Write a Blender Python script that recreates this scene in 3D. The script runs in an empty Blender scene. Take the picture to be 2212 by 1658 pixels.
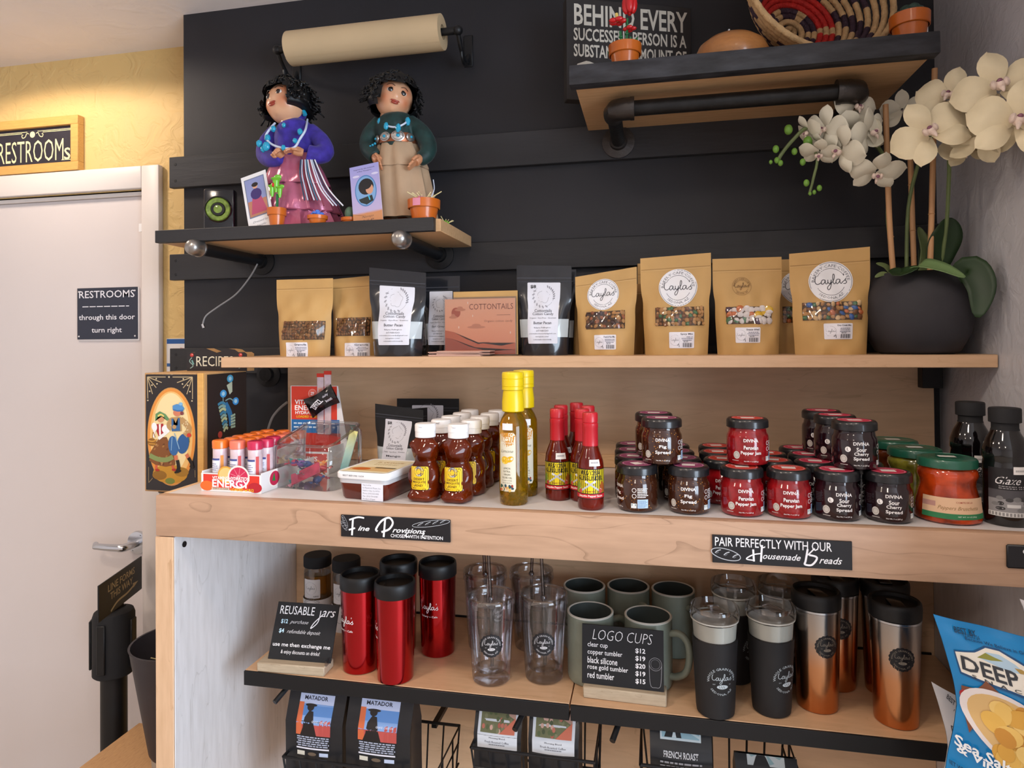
import bpy, bmesh, math, random
from mathutils import Vector, Matrix, noise as mnoise
sin, cos, pi, rad = math.sin, math.cos, math.pi, math.radians
SC = bpy.context.scene
COL = SC.collection
random.seed(7)

# ------------------------------------------------------------------ camera
F, CX, CY, CAMZ = 1424.0, 1106.0, 722.0, 1.58
_yaw, _pitch, _roll = math.atan(298 / 1424.0), rad(.6), rad(.48)
FW = Vector((-sin(_yaw) * cos(_pitch), cos(_yaw) * cos(_pitch), sin(_pitch)))
_r0 = Vector((cos(_yaw), sin(_yaw), 0))
_u0 = _r0.cross(FW)
RT = _r0 * cos(_roll) - _u0 * sin(_roll)
UP = _u0 * cos(_roll) + _r0 * sin(_roll)
cam_d = bpy.data.cameras.new('camera')
cam_d.sensor_fit = 'HORIZONTAL'
cam_d.sensor_width = 36.0
cam_d.lens = 36.0 * F / 2212.0
cam_d.shift_x = 0.0
cam_d.shift_y = -(829.0 - CY) / 2212.0
cam_d.clip_start = .05
cam = bpy.data.objects.new('camera', cam_d)
COL.objects.link(cam)
cam.matrix_world = Matrix(((RT.x, UP.x, -FW.x, 0), (RT.y, UP.y, -FW.y, 0), (RT.z, UP.z, -FW.z, CAMZ), (0, 0, 0, 1)))
SC.camera = cam

# ------------------------------------------------------------------ world, lights, exposure
SC.view_settings.view_transform = 'Standard'
SC.view_settings.look = 'None'
SC.view_settings.gamma = 1.0
SC.view_settings.exposure = 0.10
SC.view_settings.use_curve_mapping = False
w = bpy.data.worlds.new('daylight_world')
SC.world = w
w.use_nodes = True
w.node_tree.nodes['Background'].inputs[0].default_value = (.62, .78, 1.0, 1)
w.node_tree.nodes['Background'].inputs[1].default_value = 1.2

def area_light(name, loc, target, sx, sy, power, color):
    d = bpy.data.lights.new(name, 'AREA')
    d.shape = 'RECTANGLE'; d.size = sx; d.size_y = sy; d.energy = power; d.color = color
    o = bpy.data.objects.new(name, d); COL.objects.link(o)
    o.location = loc
    o.rotation_euler = (Vector(target) - Vector(loc)).to_track_quat('-Z', 'Y').to_euler()
    return o
# daylight entering through the shop-front window on the right
area_light('window_daylight', (2.92, -1.05, 1.4), (-.8, 1.1, 1.2), 2.9, 1.7, 185, (.70, .84, 1.0))
CAN_POWER = 11.0
WARM = (1.0, .84, .69)

# ------------------------------------------------------------------ pixel -> place (calibrated lens)
def ray(px, py):
    return FW + RT * ((px - CX) / F) + UP * (-(py - CY) / F)
def at(px, py, Y):
    d = ray(px, py); t = Y / d.y
    return Vector((d.x * t, Y, CAMZ + d.z * t))
def atz(px, py, Z):
    d = ray(px, py); t = (Z - CAMZ) / d.z
    return Vector((d.x * t, d.y * t, Z))
def atx(px, py, X):
    d = ray(px, py); t = X / d.x
    return Vector((X, d.y * t, CAMZ + d.z * t))

# ------------------------------------------------------------------ materials
def lin(h):
    h = h.lstrip('#')
    v = [int(h[i:i + 2], 16) / 255 for i in (0, 2, 4)]
    return tuple([(c / 12.92 if c <= .04045 else ((c + .055) / 1.055) ** 2.4) for c in v] + [1.0])
MT = {}
def mat(key, hexc, rough=.5, metal=0, trans=0, ior=1.45, coat=0, var=0, vscale=20, bump=0, bscale=60, emit=0, sheen=0, stretch=None, alpha=1, spec=None, sss=0):
    m = bpy.data.materials.new(key)
    m.use_nodes = True
    nt = m.node_tree; b = nt.nodes['Principled BSDF']; L = nt.links
    c = lin(hexc)
    b.inputs['Base Color'].default_value = c
    b.inputs['Roughness'].default_value = rough
    b.inputs['Metallic'].default_value = metal
    b.inputs['Transmission Weight'].default_value = trans
    b.inputs['IOR'].default_value = ior
    b.inputs['Coat Weight'].default_value = coat
    b.inputs['Coat Roughness'].default_value = .08
    b.inputs['Alpha'].default_value = alpha
    if spec is not None: b.inputs['Specular IOR Level'].default_value = spec
    if sheen: b.inputs['Sheen Weight'].default_value = sheen
    if sss:
        b.inputs['Subsurface Weight'].default_value = sss
        b.inputs['Subsurface Radius'].default_value = (.01, .005, .003)
    if emit:
        b.inputs['Emission Color'].default_value = c
        b.inputs['Emission Strength'].default_value = emit
    if var or bump:
        tc = nt.nodes.new('ShaderNodeTexCoord'); mp = nt.nodes.new('ShaderNodeMapping')
        L.new(tc.outputs['Object'], mp.inputs[0])
        if stretch: mp.inputs['Scale'].default_value = stretch
    if var:
        n = nt.nodes.new('ShaderNodeTexNoise'); n.inputs['Scale'].default_value = vscale; n.inputs['Detail'].default_value = 5
        L.new(mp.outputs[0], n.inputs['Vector'])
        r = nt.nodes.new('ShaderNodeValToRGB'); L.new(n.outputs['Fac'], r.inputs[0])
        r.color_ramp.elements[0].position = .3; r.color_ramp.elements[1].position = .7
        r.color_ramp.elements[0].color = tuple([max(0, x * (1 - var)) for x in c[:3]] + [1])
        r.color_ramp.elements[1].color = tuple([min(1, x * (1 + var)) for x in c[:3]] + [1])
        L.new(r.outputs[0], b.inputs['Base Color'])
    if bump:
        n = nt.nodes.new('ShaderNodeTexNoise'); n.inputs['Scale'].default_value = bscale; n.inputs['Detail'].default_value = 4
        L.new(mp.outputs[0], n.inputs['Vector'])
        bp = nt.nodes.new('ShaderNodeBump'); bp.inputs['Strength'].default_value = bump; bp.inputs['Distance'].default_value = .004
        L.new(n.outputs['Fac'], bp.inputs['Height']); L.new(bp.outputs[0], b.inputs['Normal'])
    MT[key] = m
    return m
def ramp_mat(key, cols, axis, z0, z1, rough=.3, metal=0, grain=0):
    """colour that changes along an axis of the object itself (printed, dyed or plated that way)"""
    m = mat(key, '#808080', rough, metal); nt = m.node_tree; L = nt.links; b = nt.nodes['Principled BSDF']
    tc = nt.nodes.new('ShaderNodeTexCoord'); sp = nt.nodes.new('ShaderNodeSeparateXYZ'); L.new(tc.outputs['Object'], sp.inputs[0])
    mr = nt.nodes.new('ShaderNodeMapRange'); mr.inputs[1].default_value = z0; mr.inputs[2].default_value = z1
    L.new(sp.outputs[axis], mr.inputs[0])
    r = nt.nodes.new('ShaderNodeValToRGB'); L.new(mr.outputs[0], r.inputs[0])
    e = r.color_ramp.elements
    e[0].position = cols[0][0]; e[0].color = lin(cols[0][1]); e[1].position = cols[-1][0]; e[1].color = lin(cols[-1][1])
    for p, c in cols[1:-1]:
        x = e.new(p); x.color = lin(c)
    L.new(r.outputs[0], b.inputs['Base Color'])
    return m
def wood(key, c1, c2, scale=3.0, rough=.45, axis='X', contrast=.5, coat=0):
    """maple-like board: long streaks plus thin darker cathedral lines"""
    m = bpy.data.materials.new(key); m.use_nodes = True
    nt = m.node_tree; L = nt.links; b = nt.nodes['Principled BSDF']
    b.inputs['Roughness'].default_value = rough; b.inputs['Coat Weight'].default_value = coat
    tc = nt.nodes.new('ShaderNodeTexCoord'); mp = nt.nodes.new('ShaderNodeMapping'); L.new(tc.outputs['Object'], mp.inputs[0])
    s = {'X': (1, 7, 7), 'Z': (7, 7, 1), 'Y': (7, 1, 7)}[axis]
    mp.inputs['Scale'].default_value = s
    n1 = nt.nodes.new('ShaderNodeTexNoise'); n1.inputs['Scale'].default_value = scale; n1.inputs['Detail'].default_value = 3; n1.inputs['Distortion'].default_value = .5
    L.new(mp.outputs[0], n1.inputs['Vector'])
    # contour lines of a slow noise = cathedral grain
    ml = nt.nodes.new('ShaderNodeMath'); ml.operation = 'MULTIPLY'; ml.inputs[1].default_value = 7.0; L.new(n1.outputs['Fac'], ml.inputs[0])
    fr = nt.nodes.new('ShaderNodeMath'); fr.operation = 'FRACT'; L.new(ml.outputs[0], fr.inputs[0])
    r1 = nt.nodes.new('ShaderNodeValToRGB'); L.new(fr.outputs[0], r1.inputs[0])
    r1.color_ramp.elements[0].position = 0; r1.color_ramp.elements[0].color = (1, 1, 1, 1)
    r1.color_ramp.elements[1].position = .07; r1.color_ramp.elements[1].color = (0, 0, 0, 1)
    n2 = nt.nodes.new('ShaderNodeTexNoise'); n2.inputs['Scale'].default_value = scale * 6; n2.inputs['Detail'].default_value = 6
    L.new(mp.outputs[0], n2.inputs['Vector'])
    mu = nt.nodes.new('ShaderNodeMath'); mu.operation = 'MULTIPLY'; L.new(r1.outputs[0], mu.inputs[0]); L.new(n2.outputs['Fac'], mu.inputs[1])
    ad = nt.nodes.new('ShaderNodeMath'); ad.operation = 'MULTIPLY_ADD'; ad.inputs[1].default_value = contrast
    L.new(mu.outputs[0], ad.inputs[0])
    r2 = nt.nodes.new('ShaderNodeMapRange'); r2.inputs[1].default_value = .35; r2.inputs[2].default_value = .75; r2.inputs[4].default_value = .35
    L.new(n2.outputs['Fac'], r2.inputs[0]); L.new(r2.outputs[0], ad.inputs[2])
    mx = nt.nodes.new('ShaderNodeMixRGB'); mx.inputs[1].default_value = lin(c1); mx.inputs[2].default_value = lin(c2)
    L.new(ad.outputs[0], mx.inputs[0]); L.new(mx.outputs[0], b.inputs['Base Color'])
    MT[key] = m
    return m
def film(key, tint='#ffffff', gloss=.12, rough=.03):
    """thin clear plastic or glass wall: see-through with a fresnel gloss"""
    m = bpy.data.materials.new(key); m.use_nodes = True
    nt = m.node_tree; L = nt.links
    for n in list(nt.nodes): nt.nodes.remove(n)
    o = nt.nodes.new('ShaderNodeOutputMaterial'); t = nt.nodes.new('ShaderNodeBsdfTransparent'); g = nt.nodes.new('ShaderNodeBsdfGlossy')
    t.inputs[0].default_value = lin(tint); g.inputs['Roughness'].default_value = rough
    fz = nt.nodes.new('ShaderNodeLayerWeight'); fz.inputs[0].default_value = .35
    mr = nt.nodes.new('ShaderNodeMapRange'); mr.inputs[3].default_value = gloss * .3; mr.inputs[4].default_value = min(1, gloss * 5)
    L.new(fz.outputs['Fresnel'], mr.inputs[0])
    mx = nt.nodes.new('ShaderNodeMixShader'); L.new(mr.outputs[0], mx.inputs[0]); L.new(t.outputs[0], mx.inputs[1]); L.new(g.outputs[0], mx.inputs[2])
    L.new(mx.outputs[0], o.inputs[0])
    MT[key] = m
    return m
def plain(hexc):
    k = 'ink ' + hexc
    if k not in MT: mat(k, hexc, .55)
    return k

# ------------------------------------------------------------------ geometry builder
def setp(o, label=None, cat=None, group=None, kind=None):
    if label: o['label'] = label
    if cat: o['category'] = cat
    if group: o['group'] = group
    if kind: o['kind'] = kind
    return o
def thing(name, label, cat, loc=(0, 0, 0), rz=0, group=None):
    o = bpy.data.objects.new(name, None); COL.objects.link(o)
    o.empty_display_size = .02
    o.location = loc; o.rotation_euler = (0, 0, rz)
    return setp(o, label, cat, group)
def kids(o): return [c for c in COL.objects if c.parent == o]
def dup(root, loc=None, rz=None, label=None, group=None):
    def cp(o, par):
        c = o.copy(); COL.objects.link(c); c.parent = par
        for ch in KID.get(o.name, []): KID.setdefault(c.name, []).append(cp(ch, c))
        return c
    r = cp(root, None)
    if loc is not None: r.location = loc
    if rz is not None: r.rotation_euler = (0, 0, rz)
    if label: r['label'] = label
    if group: r['group'] = group
    return r
KID = {}
class G:
    def __init__(s, m=None):
        s.v = []; s.f = []; s.fm = []; s.mats = []; s.cur = 0; s.T = Matrix()
        if m: s.use(m)
    def use(s, m):
        if m not in s.mats: s.mats.append(m)
        s.cur = s.mats.index(m); return s
    def add(s, vs, fs):
        b = len(s.v); T = s.T
        s.v += [tuple(T @ Vector(p)) for p in vs]
        s.f += [tuple(b + i for i in f) for f in fs]; s.fm += [s.cur] * len(fs)
        return s
    def box(s, x0, x1, y0, y1, z0, z1, bev=0, seg=2):
        if not bev:
            vs = [(x, y, z) for x in (x0, x1) for y in (y0, y1) for z in (z0, z1)]
            return s.add(vs, [(0, 1, 3, 2), (4, 6, 7, 5), (0, 4, 5, 1), (2, 3, 7, 6), (0, 2, 6, 4), (1, 5, 7, 3)])
        bm = bmesh.new(); bmesh.ops.create_cube(bm, size=1)
        for v in bm.verts: v.co = Vector(((x0 + x1) / 2 + v.co.x * (x1 - x0), (y0 + y1) / 2 + v.co.y * (y1 - y0), (z0 + z1) / 2 + v.co.z * (z1 - z0)))
        bmesh.ops.bevel(bm, geom=list(bm.edges), offset=bev, segments=seg, profile=.5, affect='EDGES')
        bm.verts.index_update()
        s.add([v.co[:] for v in bm.verts], [[v.index for v in f.verts] for f in bm.faces]); bm.free()
        return s
    def lathe(s, prof, n=28, c=(0, 0, 0), ex=1, ey=1, cap0=True, cap1=True, rf=None):
        vs = []; fs = []
        for k, (r, z) in enumerate(prof):
            for i in range(n):
                a = 2 * pi * i / n
                q = r * (rf(a, k, z) if rf else 1)
                vs.append((c[0] + q * ex * cos(a), c[1] + q * ey * sin(a), c[2] + z))
        for k in range(len(prof) - 1):
            for i in range(n):
                j = (i + 1) % n
                fs.append((k * n + i, k * n + j, (k + 1) * n + j, (k + 1) * n + i))
        if cap0: fs.append(tuple(range(n - 1, -1, -1)))
        if cap1: fs.append(tuple((len(prof) - 1) * n + i for i in range(n)))
        return s.add(vs, fs)
    def tube(s, path, r, n=10, caps=True):
        P = [Vector(p) for p in path]; m = len(P)
        R = r if isinstance(r, (list, tuple)) else [r] * m
        vs = []; fs = []; ref = None
        for k in range(m):
            t = (P[min(k + 1, m - 1)] - P[max(k - 1, 0)])
            if t.length < 1e-9: t = Vector((0, 0, 1))
            t.normalize()
            if ref is None:
                ref = t.orthogonal().normalized()
            else:
                ref = ref - t * ref.dot(t)
                ref = ref.normalized() if ref.length > 1e-6 else t.orthogonal().normalized()
            bn = t.cross(ref)
            for i in range(n):
                a = 2 * pi * i / n
                vs.append(P[k] + (ref * cos(a) + bn * sin(a)) * R[k])
        for k in range(m - 1):
            for i in range(n):
                j = (i + 1) % n
                fs.append((k * n + i, k * n + j, (k + 1) * n + j, (k + 1) * n + i))
        if caps:
            fs.append(tuple(range(n - 1, -1, -1))); fs.append(tuple((m - 1) * n + i for i in range(n)))
        return s.add(vs, fs)
    def ell(s, c, rx, ry, rz, nu=14, nv=9, fn=None):
        vs = []; fs = []
        for k in range(nv + 1):
            t = pi * k / nv
            for i in range(nu):
                a = 2 * pi * i / nu
                p = Vector((sin(t) * cos(a), sin(t) * sin(a), cos(t)))
                q = fn(p) if fn else 1
                vs.append((c[0] + rx * p.x * q, c[1] + ry * p.y * q, c[2] + rz * p.z * q))
        for k in range(nv):
            for i in range(nu):
                j = (i + 1) % nu
                fs.append((k * nu + i, (k + 1) * nu + i, (k + 1) * nu + j, k * nu + j))
        return s.add(vs, fs)
    def grid(s, fn, nu, nv, flip=False):
        vs = [fn(i / nu, j / nv) for j in range(nv + 1) for i in range(nu + 1)]
        q = nu + 1; fs = []
        for j in range(nv):
            for i in range(nu):
                f = (j * q + i, j * q + i + 1, (j + 1) * q + i + 1, (j + 1) * q + i)
                fs.append(f[::-1] if flip else f)
        return s.add(vs, fs)
    def prism(s, pts, fn0, fn1):
        n = len(pts)
        vs = [fn0(p) for p in pts] + [fn1(p) for p in pts]
        fs = [tuple(range(n - 1, -1, -1)), tuple(range(n, 2 * n))] + [(i, (i + 1) % n, n + (i + 1) % n, n + i) for i in range(n)]
        return s.add(vs, fs)
    def build(s, name, parent=None, loc=None, angle=40, label=None, merge=False, remesh=0, rz=0):
        me = bpy.data.meshes.new(name)
        me.from_pydata(s.v, [], s.f)
        for m in s.mats: me.materials.append(MT[m])
        me.polygons.foreach_set('material_index', s.fm)
        if merge:
            bm = bmesh.new(); bm.from_mesh(me); bmesh.ops.remove_doubles(bm, verts=bm.verts, dist=1e-5); bm.to_mesh(me); bm.free()
        me.polygons.foreach_set('use_smooth', [True] * len(me.polygons))
        me.set_sharp_from_angle(angle=rad(angle))
        me.update()
        o = bpy.data.objects.new(name, me); COL.objects.link(o)
        if parent is not None:
            o.parent = parent; KID.setdefault(parent.name, []).append(o)
        if loc is not None: o.location = loc
        if rz: o.rotation_euler = (0, 0, rz)
        if label: o['label'] = label
        if remesh:
            md = o.modifiers.new('fuse', 'REMESH'); md.mode = 'VOXEL'; md.voxel_size = remesh; md.use_smooth_shade = True
            sm = o.modifiers.new('soften', 'SMOOTH'); sm.iterations = 4
        return o

# ------------------------------------------------------------------ flat print: shapes and lettering laid on a surface map
_TXT = {}
def text_mesh(body, bold=0.0, shear=0.0, res=2):
    bold = min(bold, .022)
    k = (body, bold, shear, res)
    if k not in _TXT:
        c = bpy.data.curves.new('lettering', 'FONT'); c.body = body; c.size = 1; c.offset = bold; c.shear = shear; c.resolution_u = res; c.fill_mode = 'FRONT'
        o = bpy.data.objects.new('lettering', c); COL.objects.link(o)
        me = bpy.data.meshes.new_from_object(o)
        vs = [(v.co.x, v.co.y) for v in me.vertices]; fs = [tuple(p.vertices) for p in me.polygons]
        bpy.data.objects.remove(o); bpy.data.curves.remove(c); bpy.data.meshes.remove(me)
        if vs:
            xs = [p[0] for p in vs]; ys = [p[1] for p in vs]
            bb = (min(xs), max(xs), min(ys), max(ys))
        else: bb = (0, 1, 0, 1)
        _TXT[k] = (vs, fs, bb)
    return _TXT[k]
def spline(pts, n=6):
    if len(pts) < 3: return list(pts)
    out = []
    for i in range(len(pts) - 1):
        p0 = pts[max(i - 1, 0)]; p1 = pts[i]; p2 = pts[i + 1]; p3 = pts[min(i + 2, len(pts) - 1)]
        for k in range(n):
            t = k / n
            out.append(tuple(.5 * (2 * b + (c - a) * t + (2 * a - 5 * b + 4 * c - d) * t * t + (3 * b - a - 3 * c + d) * t ** 3) for a, b, c, d in zip(p0, p1, p2, p3)))
    out.append(tuple(pts[-1]))
    return out
class D:
    """collects flat print on fn(u, v, h) -> point; every call sits on its own layer so nothing is coplanar"""
    def __init__(s, fn, eps=.00025, h0=1, seg=None):
        s.seg = seg if seg is not None else (0 if getattr(fn, 'flat', False) else .004); s.fn = fn; s.g = G(); s.eps = eps; s.h = h0
    def _m(s, m, up=.06):
        s.g.use(plain(m) if m.startswith('#') else m); s.h += up
    def _p(s, u, v): return s.fn(u, v, s.h * s.eps)
    def rect(s, u0, u1, v0, v1, m, nu=1, nv=1):
        s._m(m)
        if s.seg: nu, nv = max(nu, min(24, int(abs(u1 - u0) / s.seg))), max(nv, min(24, int(abs(v1 - v0) / s.seg)))
        s.g.grid(lambda a, b: s._p(u0 + (u1 - u0) * a, v0 + (v1 - v0) * b), nu, nv); return s
    def rrect(s, u0, u1, v0, v1, r, m):
        pts = []
        for cx, cy, a0 in ((u1 - r, v1 - r, 0), (u0 + r, v1 - r, 90), (u0 + r, v0 + r, 180), (u1 - r, v0 + r, 270)):
            for k in range(4): a = rad(a0 + 30 * k); pts.append((cx + r * cos(a), cy + r * sin(a)))
        return s.poly(pts, m)
    def poly(s, pts, m):
        s._m(m)
        if s.seg:
            q = []
            for i in range(len(pts)):
                a, b = pts[i], pts[(i + 1) % len(pts)]; n = max(1, int(math.hypot(b[0] - a[0], b[1] - a[1]) / s.seg))
                q += [(a[0] + (b[0] - a[0]) * k / n, a[1] + (b[1] - a[1]) * k / n) for k in range(n)]
            pts = q
        cu = sum(p[0] for p in pts) / len(pts); cv = sum(p[1] for p in pts) / len(pts); n = len(pts)
        K = 1
        if s.seg: K = max(1, min(10, int(max(math.hypot(p[0] - cu, p[1] - cv) for p in pts) / s.seg)))
        vs = [s._p(cu + (p[0] - cu) * (K - k) / K, cv + (p[1] - cv) * (K - k) / K) for k in range(K) for p in pts] + [s._p(cu, cv)]
        fs = [(k * n + i, k * n + (i + 1) % n, (k + 1) * n + (i + 1) % n, (k + 1) * n + i) for k in range(K - 1) for i in range(n)]
        s.g.add(vs, fs + [((K - 1) * n + i, (K - 1) * n + (i + 1) % n, K * n) for i in range(n)]); return s
    def ngon(s, pts, m):
        s._m(m); s.g.add([s._p(*p) for p in pts], [tuple(range(len(pts)))]); return s
    def ell(s, cu, cv, ru, rv, m, n=24, rot=0):
        c, q = cos(rot), sin(rot)
        return s.poly([(cu + ru * cos(2 * pi * i / n) * c - rv * sin(2 * pi * i / n) * q, cv + ru * cos(2 * pi * i / n) * q + rv * sin(2 * pi * i / n) * c) for i in range(n)], m)
    def scallop(s, cu, cv, r, k, m, amp=.07):
        n = k * 4
        return s.poly([(cu + r * (1 + amp * abs(sin(k * pi * i / n)) - amp / 2) * cos(2 * pi * i / n), cv + r * (1 + amp * abs(sin(k * pi * i / n)) - amp / 2) * sin(2 * pi * i / n)) for i in range(n)], m)
    def ring(s, cu, cv, r, wd, m, n=40, a0=0, a1=360):
        s._m(m)
        vs = []
        for i in range(n + 1):
            a = rad(a0 + (a1 - a0) * i / n)
            vs += [s._p(cu + (r - wd / 2) * cos(a), cv + (r - wd / 2) * sin(a)), s._p(cu + (r + wd / 2) * cos(a), cv + (r + wd / 2) * sin(a))]
        s.g.add(vs, [(2 * i, 2 * i + 1, 2 * i + 3, 2 * i + 2) for i in range(n)]); return s
    def stroke(s, pts, wd, m, smooth=True, n=5):
        s._m(m)
        P = spline(pts, n) if smooth else list(pts)
        if s.seg and not smooth:
            Q = []
            for a, b in zip(P, P[1:]):
                k = max(1, int(math.hypot(b[0] - a[0], b[1] - a[1]) / s.seg)); Q += [(a[0] + (b[0] - a[0]) * i / k, a[1] + (b[1] - a[1]) * i / k) for i in range(k)]
            P = Q + [P[-1]]
        vs = []
        for i in range(len(P)):
            a = P[max(i - 1, 0)]; b = P[min(i + 1, len(P) - 1)]
            dx, dy = b[0] - a[0], b[1] - a[1]; l = math.hypot(dx, dy) or 1
            nx, ny = -dy / l * wd / 2, dx / l * wd / 2
            vs += [s._p(P[i][0] - nx, P[i][1] - ny), s._p(P[i][0] + nx, P[i][1] + ny)]
        s.g.add(vs, [(2 * i, 2 * i + 2, 2 * i + 3, 2 * i + 1) for i in range(len(P) - 1)]); return s
    def text(s, body, u, v, w, h, m, bold=0.0, shear=0.0, align='C', rot=0, res=2):
        """(u, v) = centre (C) or left-middle (L) of the fitted lettering, w x h its size"""
        vs, fs, bb = text_mesh(body, bold, shear, res)
        if not vs: return s
        s._m(m)
        if w is None: w = h * (bb[1] - bb[0]) / max(1e-6, bb[3] - bb[2])
        kx = w / (bb[1] - bb[0]); ky = h / (bb[3] - bb[2]); u0 = u - (w / 2 if align == 'C' else 0); c, q = cos(rot), sin(rot)
        out = []
        for x, y in vs:
            a = u0 + (x - bb[0]) * kx - u; b = (y - bb[2]) * ky - h / 2
            out.append(s._p(u + a * c - b * q, v + a * q + b * c))
        s.g.add(out, fs); return s
    def arc(s, body, cu, cv, r, h, a0, a1, m, bold=0.0, inside=False):
        """lettering bent along a circle from a0 to a1 degrees (clockwise on top, counter-clockwise below)"""
        vs, fs, bb = text_mesh(body, bold, 0, 1)
        s._m(m); out = []
        for x, y in vs:
            a = rad(a0 + (a1 - a0) * (x - bb[0]) / (bb[1] - bb[0])); t = (y - bb[2]) / (bb[3] - bb[2])
            q = r - h * t if inside else r + h * t
            out.append(s._p(cu + q * cos(a), cv + q * sin(a)))
        s.g.add(out, fs); return s
    def lines(s, u0, u1, v0, dv, n, th, m, ragged=.25, seed=1, center=False):
        rr = random.Random(seed)
        s._m(m)
        for k in range(n):
            e = (u1 - u0) * rr.random() * ragged
            a, b = (u0 + e / 2, u1 - e / 2) if center else (u0, u1 - e)
            x = a
            while x < b - 1e-9:
                q = min(b, x + (u1 - u0) * rr.uniform(.06, .16))
                v = v0 - k * dv
                s.g.add([s._p(x, v), s._p(q, v), s._p(q, v + th), s._p(x, v + th)], [(0, 1, 2, 3)])
                x = q + (u1 - u0) * .025
        return s
    def build(s, name, parent, label=None): return s.g.build(name, parent, label=label)
def pmap(o, U=(1, 0, 0), V=(0, 0, 1)):
    o, U, V = Vector(o), Vector(U).normalized(), Vector(V).normalized(); N = U.cross(V)
    fn = lambda u, v, h: o + U * u + V * v + N * h
    fn.flat = True
    return fn
def cmap(r, a0=0, r1=None, z0=0, z1=1):
    """outside of an upright (or slightly conical) round wall, u = arc length from the front, v = height"""
    def fn(u, v, h):
        q = r if r1 is None else r + (r1 - r) * (v - z0) / (z1 - z0)
        a = a0 + u / r
        return Vector(((q + h) * sin(a), -(q + h) * cos(a), v))
    return fn
# handwritten shop name, one unit = x-height
_A = [(.9, .95), (.4, 1.0), (.1, .5), (.3, .02), (.75, .35), (.95, .95), (.93, .3), (1.2, .05), (1.45, .4)]
SCRIPT = [
    [(.15, 2.0), (-.1, 1.3), (-.1, .45), (.3, .05), (.8, .2), (1.1, .45)],
    [(x + 1.0, y) for x, y in _A],
    [(2.5, 1.0), (2.5, .4), (2.8, .1), (3.15, .5), (3.25, 1.0), (3.15, 0), (2.85, -1.0), (2.45, -1.25), (2.35, -.7), (2.9, -.05), (3.5, .5), (3.9, 1.3), (3.98, 2.0), (3.75, 2.2), (3.6, 1.2), (3.65, .2), (3.95, .05), (4.2, .4)],
    [(x + 4.1, y) for x, y in _A],
    [(5.85, 2.2), (5.8, 1.75)],
    [(5.5, .35), (6.0, .75), (6.25, 1.15), (6.1, .75), (6.35, .35), (6.1, -.02), (5.7, .05)]]
def layla(d, cu, cv, w, m, wd=.13):
    k = w / 6.5
    for st in SCRIPT: d.stroke([(cu + (x - 3.1) * k, cv + (y - .5) * k) for x, y in st], wd * k * 1.6, m, n=4)
    return d
# ------------------------------------------------------------------ material library
def wall_plaster(key, hexc, bscale, strength, rough=.6):
    m = mat(key, hexc, rough, var=.04, vscale=3); nt = m.node_tree; L = nt.links; b = nt.nodes['Principled BSDF']
    tc = nt.nodes.new('ShaderNodeTexCoord')
    n = nt.nodes.new('ShaderNodeTexNoise'); n.inputs['Scale'].default_value = bscale; n.inputs['Detail'].default_value = 3; n.inputs['Distortion'].default_value = 1.2
    L.new(tc.outputs['Object'], n.inputs['Vector'])
    r = nt.nodes.new('ShaderNodeValToRGB'); L.new(n.outputs['Fac'], r.inputs[0])
    r.color_ramp.elements[0].position = .45; r.color_ramp.elements[1].position = .6
    bp = nt.nodes.new('ShaderNodeBump'); bp.inputs['Strength'].default_value = strength; bp.inputs['Distance'].default_value = .006
    L.new(r.outputs[0], bp.inputs['Height']); L.new(bp.outputs[0], b.inputs['Normal'])
wall_plaster('yellow plaster', '#d9b779', 16, .35)
wall_plaster('grey plaster', '#c6c4c8', 26, .13, .42)
wall_plaster('ceiling paint', '#efe6e2', 9, .10)
mat('black wall paint', '#232226', .55, var=.12, vscale=6, bump=.15, bscale=25)
mat('black board paint', '#2b2a2c', .5, var=.35, vscale=9, bump=.35, bscale=40, stretch=(.15, 1, 1))
mat('floor tile', '#b3a698', .4, var=.1, vscale=4)
mat('door paint', '#d8cecb', .45, var=.02, vscale=2)
mat('trim paint', '#dcd2cc', .4, var=.03, vscale=5, bump=.1, bscale=30, stretch=(.1, 1, 1))
mat('black', '#121214', .45)
mat('black matte', '#17171a', .75)
mat('black gloss', '#0f0f12', .18, coat=.4)
mat('black steel', '#1b1b1d', .42, metal=.3)
mat('iron', '#4a4644', .38, metal=.85, var=.2, vscale=40, bump=.15, bscale=150)
mat('dark iron', '#2a2929', .45, metal=.7, var=.25, vscale=40, bump=.15, bscale=120)
mat('bright iron', '#9a9692', .32, metal=.9, var=.15, vscale=30)
mat('chrome', '#c9ccd2', .22, metal=1)
mat('white plastic', '#f0eeee', .3)
mat('white paper', '#e9e6e6', .6)
mat('white laminate', '#dcd6d4', .35, var=.02, vscale=4)
mat('kraft', '#c39a5f', .6, var=.10, vscale=10, bump=.12, bscale=30)
mat('kraft dark', '#a67c48', .65, var=.1, vscale=10, bump=.15, bscale=30)
mat('terracotta', '#c9661f', .28, coat=.3, var=.05, vscale=20)
wood('maple', '#e0b98e', '#b88a5c', 2.2, .42, 'X', .75)
wood('maple apron', '#bf9a7e', '#886850', 1.6, .42, 'X', .9)
wood('maple back', '#dab895', '#b3916e', 1.7, .45, 'X', .6)
wood('maple side', '#dcd8d8', '#b2aca8', 2.0, .40, 'Z', .7)
wood('maple post', '#d8b390', '#b28a64', 2.5, .42, 'Z', .8)
wood('shelf maple', '#d0a985', '#b08a64', 2.5, .42, 'X', .5)
wood('pine', '#d3a97c', '#a97d50', 3.0, .5, 'X', .7)
wood('grey pine', '#b5a48c', '#83735d', 6.0, .6, 'X', .8)
wood('oak frame', '#d9a65c', '#b07d3a', 5.0, .45, 'X', .4)
wood('board top', '#c69a6c', '#8a5f3d', 9.0, .6, 'Y', .8)
wood('box side', '#c79a66', '#a0743f', 6.0, .5, 'Z', .5)
wood('lid wood', '#b97a40', '#8c5526', 5.0, .35, 'X', .5, coat=.3)
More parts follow.
